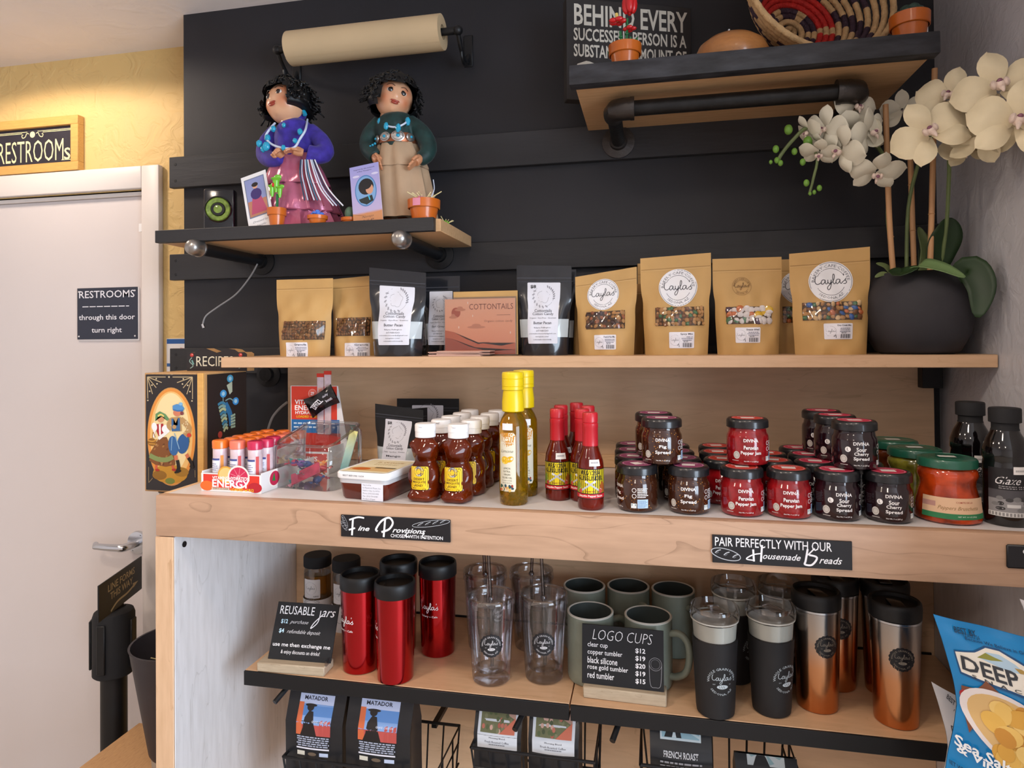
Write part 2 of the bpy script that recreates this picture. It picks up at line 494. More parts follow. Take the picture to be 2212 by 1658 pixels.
film('clear plastic', '#fcfbfc', .12)
film('clear glass', '#fbfdfd', .14)
film('clear film', '#fbf8f4', .10, .08)

# ------------------------------------------------------------------ setting
CEIL, YW, YD, XR = 2.495, 1.60, 1.77, .617
XB0 = -1.261
def struct(o): o['kind'] = 'structure'; return o
struct(G('floor tile').box(-3.6, 3.1, -3.1, YD + .1, -.06, 0).build('floor'))
struct(G('ceiling paint').box(-3.6, 3.1, -3.1, YD + .1, CEIL, CEIL + .06).build('ceiling'))
# yellow wall, with the doorway cut out of it
DX1 = at(316.5, 600, YD).x; DZ = 2.056; DX0 = DX1 - .92
g = G('yellow plaster')
g.box(DX1, XB0 + .02, YD, YD + .1, 0, CEIL).box(-3.6, DX0, YD, YD + .1, 0, CEIL).box(DX0, DX1, YD, YD + .1, DZ, CEIL)
struct(g.build('wall_left'))
wc = struct(G('black wall paint').box(XB0, XR + .1, YW, YD + .1, 0, CEIL).build('wall_center'))
struct(G('grey plaster').box(XR, XR + .1, .72, YW, 0, CEIL).build('wall_right'))
struct(G('ceiling paint').box(XR + .1, 3.1, YW, YW + .1, 0, CEIL).build('wall_far_back'))
struct(G('ceiling paint').box(-3.7, -3.6, -3.1, YD + .1, 0, CEIL).build('wall_far_left'))
struct(G('ceiling paint').box(-3.6, 3.1, -3.2, -3.1, 0, CEIL).build('wall_rear'))
# shop-front window in the side wall, to the right of the camera
WY0, WY1 = -2.6, .5
g = G('ceiling paint')
g.box(3.0, 3.1, -3.1, WY0, 0, CEIL).box(3.0, 3.1, WY1, YW, 0, CEIL).box(3.0, 3.1, WY0, WY1, 0, .5).box(3.0, 3.1, WY0, WY1, 2.3, CEIL)
struct(g.build('wall_far_right'))
g = G('trim paint')
for y in (WY0, (WY0 + WY1) / 2 - .025, WY1 - .05): g.box(3.03, 3.07, y, y + .05, .5, 2.3)
g.box(3.03, 3.07, WY0, WY1, .5, .55).box(3.03, 3.07, WY0, WY1, 2.25, 2.3)
wn = struct(g.build('window_1'))
G('clear glass').box(3.045, 3.05, WY0 + .05, (WY0 + WY1) / 2 - .025, .55, 2.25).build('pane', wn)
G('clear glass').box(3.045, 3.05, (WY0 + WY1) / 2 + .025, WY1 - .05, .55, 2.25).build('pane', wn)
# door slab, casing, handle
dr = struct(G('door paint').box(DX0 + .004, DX1 - .012, YD + .012, YD + .055, .012, DZ - .012).build('door_1'))
cas = struct(G('trim paint').box(DX1, DX1 + .062, YD - .022, YD - .001, 0, DZ + .075, .004).build('trim_1'))
G('trim paint').box(DX0 - .062, DX1 - .0005, YD - .022, YD - .001, DZ + .006, DZ + .075, .004).build('head_casing', cas)
G('trim paint').box(DX0 - .062, DX0, YD - .022, YD - .001, 0, DZ + .005, .004).build('side_casing', cas)
G('trim paint').box(DX1 - .011, DX1 - .0005, YD, YD + .05, 0, DZ - .012).box(DX0, DX1 - .0005, YD, YD + .05, DZ - .011, DZ + .004).build('door_stop', cas)
G('white plastic').box(DX1 - .022, DX1 + .0, YD - .006, YD + .011, 1.93, 1.955).build('latch_block', dr)
hp = at(296, 1172, YD)
hd = G('chrome').lathe([(.034, 0), (.036, .004), (.034, .012), (.02, .014)], 28).build('door_handle', dr, hp + Vector((0, .011, 0)))
hd.rotation_euler = (rad(90), 0, 0)
g = G('chrome')
g.tube([(0, 0, .01), (0, 0, .058), (-.003, 0, .066), (-.012, 0, .07)], [.012, .012, .0115, .011], 14)
g.tube([(-.005, 0, .066), (-.05, -.001, .066), (-.105, -.002, .06), (-.118, 0, .045)], [.0115, .0105, .0095, .008], 12)
g.build('lever', hd)
for a in (60, 240): G('black').lathe([(.003, 0), (.003, .001)], 8, (.026 * cos(rad(a)), .026 * sin(rad(a)), .012)).build('screw', hd)

# three painted boards screwed flat across the black wall
def hboard(px, pyt, pyb, x1=XR - .002, th=.019):
    zt = at(px, pyt, YW - th).z; zb = at(px, pyb, YW - th).z
    o = G('black board paint').box(XB0 - .032, x1, YW - th, YW - .0005, zb, zt, .0015, 1).build('plank', wc)
    for dz in (.22, .75):
        g = G('black'); g.T = Matrix.Translation((XB0 - .012, YW - th, zb + (zt - zb) * dz)) @ Matrix.Rotation(rad(90), 4, 'X')
        g.lathe([(.0045, 0), (.004, .0006)], 10).build('screw', o)
    return zb, zt
B1 = hboard(720, 313, 383)
B2 = hboard(400, 548, 604)
B3 = hboard(400, 752, 806)

# recessed ceiling lamps (the light comes from here)
def can(x, y, power=CAN_POWER, spot=110, blend=.6, group='recessed ceiling downlights', lab=None):
    t = thing('ceiling_downlight', lab, 'ceiling light', (x, y, CEIL), 0, group)
    G('white plastic').lathe([(.052, -.0005), (.066, -.0005), (.066, -.006), (.06, -.008), (.052, -.006)], 28, cap0=False, cap1=False).build('trim_ring', t)
    G('lamp face').lathe([(.0515, -.004), (.0515, -.0015)], 24).build('lamp', t)
    d = bpy.data.lights.new('downlight', 'SPOT'); d.energy = power; d.color = WARM; d.spot_size = rad(spot); d.spot_blend = blend; d.shadow_soft_size = .07
    o = bpy.data.objects.new('downlight', d); COL.objects.link(o); o.location = (x, y, CEIL - .02)
    return t
mat('lamp face', '#fff0dc', .5, emit=6)
can(-1.80, 1.33, 22, 166, .12, lab='recessed ceiling lamp nearest the restroom door, lighting the yellow wall')
can(-1.05, .30, 34, 150, .6, lab='recessed ceiling lamp in front of the dolls, left one of the row')
can(-.25, .30, 20, 150, .6, lab='recessed ceiling lamp in the middle of the row facing the shelves')
can(.30, .42, 12, 150, .6, lab='recessed ceiling lamp nearest the grey side wall')
can(-1.9, -.6, 50, 160, .6, lab='unseen ceiling lamp added for ambient light at the back of the room, left one')  # added out of view to lift the ambient light
can(-.5, -1.2, 45, 160, .6, lab='unseen ceiling lamp added for ambient light at the back of the room, right one')  # likewise an added lamp, only there for ambient light

# ------------------------------------------------------------------ display cabinet, counter and shelves
ZC, ZS, ZM = 1.283, .8972, 1.549
YC, YS, YM, YB = 1.13, 1.24, 1.345, 1.585
XL = -.957
cab = thing('display_cabinet', 'tall open maple display cabinet holding cups and coffee under the counter', 'cabinet', (XL, YC, 0))
def cabp(name, m, x0, x1, y0, y1, z0, z1, bev=.001):
    return G(m).box(x0 - XL, x1 - XL, y0 - YC, y1 - YC, z0, z1, bev, 1).build(name, cab)
cabp('side_panel', 'maple side', XL + .002, XL + .040, YC + .004, YB + .012, 0, 1.201)
cabp('front_post', 'maple post', XL, XL + .040, YC - .001, YC + .0035, 0, 1.202)
cabp('side_panel', 'maple side', XR - .022, XR - .001, YC + .004, YB + .012, 0, 1.201)
cabp('back_panel', 'maple back', XL + .0405, XR - .0225, YB, YB + .011, 0, 1.201)
cabp('bottom_panel', 'maple', XL + .0405, XR - .0225, YC + .02, YB - .0005, .06, .08)
G('black').lathe([(.006, 0), (.006, .001)], 12).build('screw_cap', cab, (.041, .03, 1.18)).rotation_euler = (0, rad(90), 0)
cnt = thing('counter_top', 'long maple edged counter top with a white surface, carrying the jars and bottles', 'counter', (XL, YC, 1.2025))
def cntp(name, m, x0, x1, y0, y1, z0, z1, bev=.001):
    return G(m).box(x0 - XL, x1 - XL, y0 - YC, y1 - YC, z0 - 1.2025, z1 - 1.2025, bev, 2).build(name, cnt)
cntp('apron', 'maple apron', XL, XR - .001, YC, YC + .022, 1.203, ZC, .0025)
cntp('surface', 'white laminate', XL + .012, XR - .001, YC + .0222, YB + .012, ZC - .022, ZC - .0003, 0)
cntp('end_strip', 'maple', XL, XL + .0118, YC + .0222, YB + .012, 1.203, ZC, .001)
cntp('underside', 'maple back', XL + .0125, XR - .001, YC + .0222, YB + .012, 1.2035, 1.221, 0)
tbp = thing('splash_panel', 'maple back board on the black wall behind the jars, under the long shelf', 'panel', (0, 1.5655, ZC))
X0p = at(622, 900, 1.566).x; X1p = at(2018, 860, 1.566).x
G('maple back').box(X0p, X1p, 0, .0145, .0005, ZM - .025 - ZC, .001, 1).build('board', tbp)
g = G('pine')
G('maple').box(X0p - .0, X1p, -.012, -.0002, .0005, .03, .002, 1).build('foot_strip', tbp)
msh = thing('long_shelf', 'long maple shelf at eye height carrying the snack bags and orchid', 'shelf', (0, YM, ZM))
G('shelf maple').box(-.965, XR - .002, 0, YW - .021 - YM, -.024, 0, .0012, 1).build('board', msh)
def flange(par, loc, m='dark iron', r=.036, axis='Y', pipe=.0):
    o = G(m).lathe([(r, 0), (r, .006), (r * .55, .009), (r * .52, .02), (r * .42, .02)], 28).build('flange', par, loc)
    o.rotation_euler = (rad(90), 0, 0) if axis == 'Y' else (rad(180), 0, 0)
    for a in (45, 135, 225, 315): G('black').lathe([(.0042, 0), (.0042, .0012)], 8, (r * .77 * cos(rad(a)), r * .77 * sin(rad(a)), .0055)).build('screw', o)
    return o
fl = at(582, 808, YW - .019); flange(msh, fl - Vector((0, YM, ZM)), r=.034)
G('black steel').box(XR - .055, XR - .016, YW - .06 - YM, YW - .022 - YM, -.075, -.0245, .001, 1).build('bracket', msh)
# shelf on which the cups stand: two boards with a black steel lip
def cup_shelf(px0, px1, lab):
    x0 = at(px0, 1500, YS).x if px0 else -.838
    x1 = at(px1, 1540, YS).x if px1 else XR - .024
    t = thing('cup_shelf', lab, 'shelf', (x0, YS, ZS), 0, 'cup shelves')
    wd = x1 - x0
    G('shelf maple').box(0, wd, .004, YB - .004 - YS, -.018, 0, .001, 1).build('board', t)
    G('black steel').box(0, wd, -.001, .0035, -.03, -.0005, .0008, 1).box(0, wd, .0035, .03, -.03, -.0275).build('front_lip', t)
    for fx in (.09, wd - .09):
        g = G('black steel')
        g.tube([(fx, .025, -.034), (fx - .012, -.012, -.052)], .0055, 10)
        g.build('hook', t)
    return t
cup_shelf(None, 1229, 'left maple cup shelf with black steel lip, carrying red tumblers and clear cups')
cup_shelf(1232, None, 'right maple cup shelf with black steel lip, carrying mugs and black tumblers')
G('black').box(-.84 - XL, XR - .03 - XL, YB - .0035 - YC, YB - .0005 - YC, ZS - .004, ZS + .004).build('gap_shade_strip', cab)  # black strip standing in for the shade in the gap behind the shelf

# ------------------------------------------------------------------ wall shelves on black pipe
ZD = 1.815
ds = thing('wall_shelf', 'black fronted wall shelf on iron pipes carrying the two dolls', 'shelf', (0, YW, ZD))
dx0, dx1 = -1.116, -.432
dzt = at(700, 483, 1.33).z - ZD
G('pine').box(dx0 + .003, dx1, 1.335 - YW, -.0195, 0, dzt, .001, 1).build('board', ds)
dfx = at(940, 480, 1.33).x
G('black board paint').box(dx0, dfx, 1.318 - YW, 1.3348 - YW, -.001, dzt + .001, .001, 1).build('front_strip', ds)
for px, py, cx, cy in ((390, 532, 585, 567), (846, 513, 962, 560)):
    p0 = at(px, py, 1.30) - Vector((0, YW, ZD)); p1 = at(cx, cy, YW - .019) - Vector((0, YW, ZD))
    p0.z = p1.z = -.0165; p0.x = p1.x = (p0.x + p1.x) / 2
    pp = G('black steel').tube([p0 + Vector((0, .02, 0)), p1 + Vector((0, -.012, 0))], .0145, 18).build('pipe', ds)
    T = Matrix.Translation(p0 + Vector((0, .034, 0))) @ Matrix.Rotation(rad(90), 4, 'X')
    g = G('bright iron'); g.T = T
    g.lathe([(.0155, 0), (.0195, .001), (.020, .006), (.0185, .008), (.0185, .022), (.0165, .032), (.011, .038), (0.0001, .040)], 22)
    g.build('end_cap', pp)
    fo = flange(ds, p1 + Vector((0, .0005, 0)), r=.037)
rs = thing('wall_shelf', 'black fronted wall shelf on an iron pipe bar, carrying the woven basket', 'shelf', (0, YW, 2.083))
ZR = 2.083
rx0, rx1 = -.146, .503
rzt = at(1400, 125, 1.28).z - ZR; rzb = at(1233, 178, 1.28).z - ZR
G('pine').box(rx0 + .006, rx1 - .006, 1.309 - YW, -.0195, 0, .022, .001, 1).build('board', rs)
mat('worn black', '#2f2f33', .5, var=.6, vscale=60, bump=.3, bscale=60, stretch=(.3, 1, 1))
G('worn black').box(rx0 - .004, rx1 + .001, 1.279 - YW, 1.3085 - YW, -.004, rzt, .0025, 2).build('front_strip', rs)
G('pine').box(rx0 + .006, rx1 - .006, 1.309 - YW, -.0195, .0222, rzt - .001).build('top_board', rs)
zf = at(1336, 308, YW - .019).z - ZR
xa = at(1336, 308, YW - .019).x; xb = atz(1868, 183, ZR + zf).x
yp = atz(1345, 236, ZR + zf).y - YW
pb = G('dark iron').tube([(xa + .03, yp, zf), (xb - .03, yp, zf)], .0155, 18).build('pipe', rs)
for x in (xa, xb):
    s = 1 if x == xa else -1
    e = G('iron').tube([(x, yp + .034, zf), (x, yp + .02, zf), (x + s * .005, yp + .006, zf), (x + s * .02, yp, zf), (x + s * .036, yp, zf)], [.0215, .0215, .0225, .0225, .0225], 20).build('elbow', rs)
    G('iron').tube([(x + s * .034, yp, zf), (x + s * .042, yp, zf)], .0235, 20).build('collar', e)
    G('dark iron').tube([(x, yp + .03, zf), (x, -.03, zf)], .0155, 18).build('pipe', rs)
    flange(rs, (x, -.0185, zf), 'iron', r=.038)
# ------------------------------------------------------------------ goods on the counter
def ordn(k): return ['front', 'second', 'third', 'fourth', 'fifth', 'rearmost'][k]
# spread jars ---------------------------------------------------------
def speck(key, base, dots, scale=140, thr=.62):
    m = mat(key, base, .12, coat=.6); nt = m.node_tree; L = nt.links; b = nt.nodes['Principled BSDF']
    tc = nt.nodes.new('ShaderNodeTexCoord'); n = nt.nodes.new('ShaderNodeTexVoronoi'); n.inputs['Scale'].default_value = scale
    L.new(tc.outputs['Object'], n.inputs['Vector'])
    r = nt.nodes.new('ShaderNodeValToRGB'); L.new(n.outputs['Distance'], r.inputs[0])
    e = r.color_ramp.elements; e[0].position = .12; e[0].color = lin(dots); e[1].position = .26; e[1].color = lin(base)
    n2 = nt.nodes.new('ShaderNodeTexNoise'); n2.inputs['Scale'].default_value = 45; L.new(tc.outputs['Object'], n2.inputs['Vector'])
    mr = nt.nodes.new('ShaderNodeMapRange'); mr.inputs[1].default_value = .42; mr.inputs[2].default_value = .6; L.new(n2.outputs['Fac'], mr.inputs[0])
    mx = nt.nodes.new('ShaderNodeMixRGB'); mx.inputs[1].default_value = lin(base); L.new(mr.outputs[0], mx.inputs[0]); L.new(r.outputs[0], mx.inputs[2])
    L.new(mx.outputs[0], b.inputs['Base Color'])
speck('fig spread', '#3a1c10', '#c98a35', 210)
mat('pepper jam', '#8a0f16', .12, coat=.6, var=.35, vscale=70)
mat('cherry spread', '#200d14', .12, coat=.6, var=.4, vscale=50)
mat('jar lid black', '#19191c', .3, coat=.3)
JH = .0800
def spread_jar(kind):
    content, lidc, rows = {'fig': ('fig spread', '#8c3a63', ['Fig', 'Spread']), 'pepper': ('pepper jam', '#c23a2c', ['Peruvian', 'Pepper Jam']),
                           'cherry': ('cherry spread', '#c22a4a', ['Sour', 'Cherry', 'Spread'])}[kind]
    t = thing('spread_jar', 'jar', 'jar')
    R = .0352
    G(content).lathe([(.029, 0), (.0335, .0025), (R, .008), (R, .046), (.0345, .051), (.0318, .056), (.031, .063)], 32).build('glass_body', t)
    l = G('jar lid black').lathe([(.0335, .0635), (.0352, .0645), (.0352, .074), (.0345, .077), (.032, .0795), (.0285, .0797), (.028, .0793)], 32).build('lid', t)
    d = D(pmap((0, 0, .0793), (1, 0, 0), (0, 1, 0)))
    d.ell(0, 0, .0268, .0268, lidc, 32).ring(0, 0, .0245, .0007, '#e8b9c4').rect(-.011, .011, -.009, .006, '#eadfd9').lines(-.016, .016, .012, .004, 2, .0018, '#e8c6cc', .2, 3, True)
    d.build('lid_label', l)
    d = D(cmap(R))
    W = '#f2efee'
    d.text('DIVINA', 0, .0440, .0245, .0055, W, .02)
    if len(rows) == 2:
        d.text(rows[0], 0, .0320, .0125 if kind == 'fig' else .024, .0066, W, .025).text(rows[1], 0, .0222, .0265 if kind == 'fig' else .034, .0074, W, .025)
    else:
        for k, wd in enumerate((.0155, .0225, .0245)): d.text(rows[k], 0, .0345 - .0078 * k, wd, .0068, W, .025)
    d.text('Net Wt. 9 oz (255 g)', 0, .0085, .0235, .0026, W, .01, res=1)
    if kind == 'cherry': d.ell(-.0205, .0345, .0044, .0044, W, 18).text('L', -.0205, .0345, .003, .005, '#201015', .03)
    d.ell(-.0275 if kind != 'pepper' else -.0245, .0185, .0058, .0066, '#c9c4be', 20).ring(-.0275 if kind != 'pepper' else -.0245, .0185, .004, .0006, '#8d8880', 16).lines(-.033, -.021, .0085, .002, 1, .001, '#cfc9c4', 0)
    # back label
    for k in (0, 1): d.ring(.0335, .039 - .0098 * k, .0034, .0008, W, 18)
    d.rect(.028, .0375, .0085, .0165, '#dfe3e2').rect(.0292, .0362, .0125, .0155, '#2c5a50').rect(.039, .0575, .0085, .0235, '#b7d3ee').lines(.040, .0565, .0205, .0021, 6, .0009, '#4a6a92', .3, 5)
    d.lines(.039, .0585, .041, .0029, 6, .0015, W, .3, 8)
    d.build('printed_label', t)
    return t
ROWY = [1.191, 1.267, 1.343, 1.419]
def jar_spot(px, py, Y, lvl): 
    p = at(px, py, Y); return Vector((p.x, Y, ZC + lvl * JH))
proto = {k: spread_jar(k) for k in ('fig', 'pepper', 'cherry')}
used = set()
def put_jar(kind, loc, rz, label):
    if kind not in used:
        o = proto[kind]; used.add(kind); o.location = loc; o.rotation_euler = (0, 0, rz)
    else: o = dup(proto[kind], loc, rz)
    o['label'] = label; o['group'] = {'fig': 'jars of fig spread', 'pepper': 'jars of red pepper jam', 'cherry': 'jars of sour cherry spread'}[kind]
P0 = '%s jar of %s, %s'
for kind, txt, cols, back, top in (
    ('fig', 'dark brown fig spread', ((1376, 1005), (1487, 1005)), (((1368, 980), (1366, 958), (1366, 938)), ((1472, 982), (1460, 960), (1452, 939))), ((1429, 904, 1.205), (1412, 886, 1.285))),
    ('pepper', 'red pepper jam', ((1602, 1011), (1703, 1013)), (((1562, 984), (1550, 960), (1546, 939)), ((1668, 988), (1657, 964))), ((1614, 910, 1.22),)),
    ('cherry', 'near black sour cherry spread', ((1807, 1017), (1918, 1021)), (((1760, 988), (1744, 964), (1722, 941)), ((1860, 992), (1835, 966))), ((1845, 912, 1.21), (1803, 894, 1.292), (1774, 876, 1.37)))):
    for c in (0, 1):
        side = 'left' if c == 0 else 'right'
        turned = (kind == 'fig' and c == 0)
        put_jar(kind, jar_spot(*cols[c], 1.190, 0), rad(-62) if turned else rad(4 if c == 0 else -4),
                'jar of dark brown fig spread turned to its back label, front row' if turned else 'jar of %s in the front row, %s of its stack' % (txt, side))
        for k, (px, py) in enumerate(back[c]):
            Y = ROWY[k + 1]
            p = at(px, py, Y); put_jar(kind, Vector((p.x, Y, ZC)), rad(8 * (k - 1)), 'jar of %s, %s row of the %s column' % (txt, ordn(k + 1), side))
    for k, (px, py, Y) in enumerate(top):
        p = at(px, py, Y)
        put_jar(kind, Vector((p.x, Y, ZC + JH)), rad(2 - 3 * k), 'jar of %s on the upper layer, %s one' % (txt, ordn(k)) if len(top) > 1 else 'single jar of %s standing on top of the red stack' % txt)
# honey bears ---------------------------------------------------------
mat('honey', '#7c2a08', .07, trans=.55, ior=1.42, var=.3, vscale=18)
mat('honey label', '#f2c81c', .35, coat=.2)
def bear():
    t = thing('honey_bear', 'bear', 'bottle')
    prof = [(0, .024), (.003, .0265), (.010, .0275), (.02, .026), (.03, .0265), (.045, .0275), (.058, .0262), (.066, .0225), (.071, .0195), (.075, .0200), (.083, .0240), (.092, .0258), (.100, .0250), (.108, .0215), (.113, .0175), (.117, .0165)]
    def rr(z):
        for (z0, r0), (z1, r1) in zip(prof, prof[1:]):
            if z <= z1: 
                q = (z - z0) / (z1 - z0); q = q * q * (3 - 2 * q); return r0 + (r1 - r0) * q
        return prof[-1][1]
    bumps = [(28, .010, 24, .011, .013), (-28, .010, 24, .011, .013), (62, .047, 20, .018, .006), (-62, .047, 20, .018, .006), (40, .036, 16, .008, .004), (-40, .036, 16, .008, .004),
             (0, .090, 20, .009, .006), (68, .106, 15, .008, .008), (-68, .106, 15, .008, .008)]
    N = 44; MZ = 34
    vs = []; fs = []
    for j in range(MZ + 1):
        z = .117 * j / MZ
        for i in range(N):
            a = 360 * i / N - 180
            r = rr(z)
            for ba, bz, sa, sz, am in bumps: r += am * math.exp(-((a - ba) / sa) ** 2 - ((z - bz) / sz) ** 2)
            vs.append((r * sin(rad(a)), -r * cos(rad(a)), z))
    for j in range(MZ):
        for i in range(N): fs.append((j * N + i, j * N + (i + 1) % N, (j + 1) * N + (i + 1) % N, (j + 1) * N + i))
    fs.append(tuple(range(N - 1, -1, -1))); fs.append(tuple(MZ * N + i for i in range(N)))
    G('honey').add(vs, fs).build('bottle', t, angle=80)
    c = G('white plastic').lathe([(.0185, .1172), (.0195, .118), (.0195, .128), (.0200, .1285), (.0200, .1405), (.0185, .143), (.006, .1445)], 30).build('cap', t)
    G('white plastic').box(-.004, .004, -.0225, -.0198, .138, .1405, .0006, 1).build('tab', c)
    r0 = .0296
    d = D(cmap(r0))
    d = D(lambda u, v, h: cmap(.0302)(u, v + .0045, h))
    d.rrect(-.0195, .0195, .018, .0625, .004, '#2a2418').rrect(-.0186, .0186, .0188, .0617, .0035, 'honey label')
    d.ell(0, .0525, .0095, .0095, '#1c2f5c', 26).ell(0, .0525, .0052, .0052, '#e9b63a', 18).arc('CROCKETTS', 0, .0525, .0062, .0026, 165, 15, '#f3ead2', .01).arc('HONEY', 0, .0525, .0090, .0028, 235, 305, '#f3ead2', .02, True)
    d.text('DESERT', 0, .0385, .0215, .0045, '#3b2413', .03).text('MESQUITE', 0, .0325, .0265, .0045, '#3b2413', .03).text('HONEY', 0, .0265, .0175, .0045, '#3b2413', .03)
    d.text('NET WT. 12 oz (340g)', 0, .0212, .025, .0019, '#3b2413', .0, res=1)
    d.build('label', t)
    return t
pb_ = bear(); first = True
for k, (Y, pl, pr) in enumerate(((1.194, 919, 990), (1.257, 953, 1019), (1.32, 974, 1037), (1.383, 998, 1058), (1.446, 1015, 1074))):
    for c, px in ((0, pl), (1, pr)):
        loc = Vector((at(px, 925, Y).x, Y, ZC)); lab = 'honey bear bottle with %s cap, %s row, %s column' % ('a yellowed white' if (k, c) == (1, 1) else 'a white', ordn(k), 'left' if c == 0 else 'right')
        if first: o = pb_; o.location = loc; first = False
        else: o = dup(pb_, loc, 0)
        o.rotation_euler = (0, 0, rad(random.uniform(-8, 8)) if k else rad(-6))
        o['label'] = lab; o['group'] = 'honey bears in two columns'
# olive oil -----------------------------------------------------------
mat('olive oil', '#e3b413', .03, trans=.88, ior=1.45)
mat('infused herbs', '#6b3d14', .6, var=.5, vscale=90)
mat('yellow cap', '#e2c40a', .35, coat=.2)
def oil():
    t = thing('oil_bottle', 'b', 'bottle')
    G('olive oil').lathe([(.0235, 0), (.0258, .003), (.0262, .02), (.0262, .136), (.0255, .146), (.021, .157), (.0155, .166), (.0145, .172), (.0145, .19)], 32).build('bottle', t)
    g = G('infused herbs'); rr = random.Random(5)
    for k in range(46):
        a = rr.uniform(0, 6.3); q = rr.uniform(.0, .0215)
        g.T = Matrix.Translation((q * cos(a), q * sin(a), rr.uniform(.005, .024))) @ Matrix.Rotation(rr.uniform(0, 3), 4, 'X')
        g.ell((0, 0, 0), .0028, .0018, .0045, 6, 4)
    g.build('herbs', t)['kind'] = 'stuff'
    c = G('yellow cap').lathe([(.0185, .168), (.0205, .1695), (.0205, .186), (.0185, .204), (.0178, .2075)], 30, cap0=False).build('neck_sleeve', t)
    c = G('yellow cap').lathe([(.0192, .2078), (.0203, .2085), (.0203, .214), (.0195, .2145), (.0203, .2152), (.0203, .2275), (.0196, .2282), (.0203, .229), (.0203, .2375), (.019, .2405), (.005, .242)], 30).build('cap', t)
    d = D(cmap(.0266))
    d.poly([(-.016, .026), (.014, .026), (.017, .032), (.017, .127), (.013, .132), (-.013, .132), (-.017, .127), (-.017, .032)], '#ddd8c4').poly([(-.017, .112), (0, .106), (.017, .112), (.017, .127), (.013, .132), (-.013, .132), (-.017, .127)], '#c98a2e')
    d.ell(0, .1205, .006, .004, '#f0e6cf', 16).text('BORGO SAN MARCO', 0, .1135, .027, .0022, '#f5efe0', .01, res=1)
    d.text('Limone', 0, .0985, .025, .0055, '#555038', 0, .4)
    d.ell(-.004, .082, .008, .007, '#e2b21c', 20).ell(-.005, .081, .006, .0055, '#f3dd6a', 18).ell(.006, .084, .0075, .005, '#d9a914', 18, .5)
    for k in range(6): d.stroke([(-.005, .081), (-.005 + .0055 * cos(k), .081 + .005 * sin(k))], .0006, '#d79d12', False)
    for k, s in enumerate(('LEMON', 'EXTRA', 'VIRGIN', 'OLIVE OIL')): d.text(s, 0, .0675 - .0056 * k, .0135 if k < 3 else .020, .0034, '#5a553c', .0)
    d.text('Product of Italy', 0, .0455, .02, .0024, '#5a553c', 0, .3, res=1).text('250 ml  8.5 fl oz', 0, .0415, .018, .0020, '#5a553c', 0, res=1)
    rr = random.Random(9)
    for k in range(16): d.ell(rr.uniform(-.013, .013), rr.uniform(.028, .037), rr.uniform(.002, .004), rr.uniform(.002, .004), rr.choice(['#c8552c', '#d9b15c', '#3d5a48', '#a0402a', '#e0c9a0', '#2f4a55']), 10)
    d.rect(-.0085, .0115, .1365, .1485, '#ecebf0')
    d.build('label', t)
    return t
oo = oil(); oo.location = Vector((at(1109, 950, 1.192).x, 1.192, ZC)); oo.rotation_euler = (0, 0, rad(-16))
setp(oo, 'front yellow capped bottle of lemon olive oil with a long paper label', None, 'lemon olive oil bottles')
dup(oo, Vector((at(1132, 950, 1.262).x, 1.262, ZC)), rad(14), 'rear yellow capped olive oil bottle, half hidden behind the other one')
# hot sauce -----------------------------------------------------------
mat('hot sauce', '#6e1508', .1, trans=.25, coat=.3, var=.3, vscale=30)
mat('red cap', '#c01f2c', .35, coat=.2)
def sauce():
    t = thing('hot_sauce_bottle', 'b', 'bottle')
    R = .0232
    G('hot sauce').lathe([(.021, 0), (.0228, .002), (R, .006), (R, .074), (.0222, .084), (.019, .094), (.0148, .105), (.0125, .114), (.012, .15)], 30).build('bottle', t)
    G('red cap').lathe([(.0131, .110), (.0140, .111), (.0137, .142), (.0142, .143), (.0142, .150), (.0128, .151), (.0131, .1525), (.0138, .153), (.0138, .167), (.0122, .1695)], 28, cap0=False).build('cap', t)
    d = D(cmap(R))
    d.rect(-.034, .034, .020, .0725, '#161310', 10, 1)
    d.rect(-.0315, .0315, .030, .0710, '#ead21a', 10, 1)
    d.text('ARIZONA', 0, .0655, .036, .0085, '#1a1612', .03).text('GUNSLINGER', 0, .0565, .048, .008, '#1a1612', .03)
    for s in (-1, 1):
        d.poly([(s * .0315, .031), (s * .014, .031), (s * .0175, .042), (s * .021, .049), (s * .024, .05), (s * .0315, .042)], '#a5561f' if s > 0 else '#7d9a34')
        d.stroke([(s * .017, .034), (s * -.006, .0495)], .003, '#b9bcc0', False).ell(s * -.007, .0497, .0032, .0022, '#d6d8da', 10, s * -.5).stroke([(s * .017, .033), (s * .021, .037)], .0045, '#e6e6ea', False)
        d.ell(s * .019, .0335, .0035, .004, '#c8463a', 10)
    d.text('Smokin\' Hot', 0, .0335, .016, .003, '#8a1d16', .02).rect(-.034, .034, .0215, .0285, '#c4202a', 10, 1).text('Jalapeño Pepper Sauce', 0, .025, .046, .0048, '#f3ece4', .02)
    d.build('label', t)
    d = D(lambda u, v, h: Vector(((.0205 - (v - .088) * .25 + .001 + h) * sin(u / .02 + .35), -(.0205 - (v - .088) * .25 + .001 + h) * cos(u / .02 + .35), v)))
    d.rect(-.0085, .0085, .0775, .0885, '#e8e4e0', 4, 2).lines(-.006, .006, .082, .004, 1, .003, '#a8a4a8', 0)
    d.build('price_sticker', t)
    return t
so = sauce(); first = True
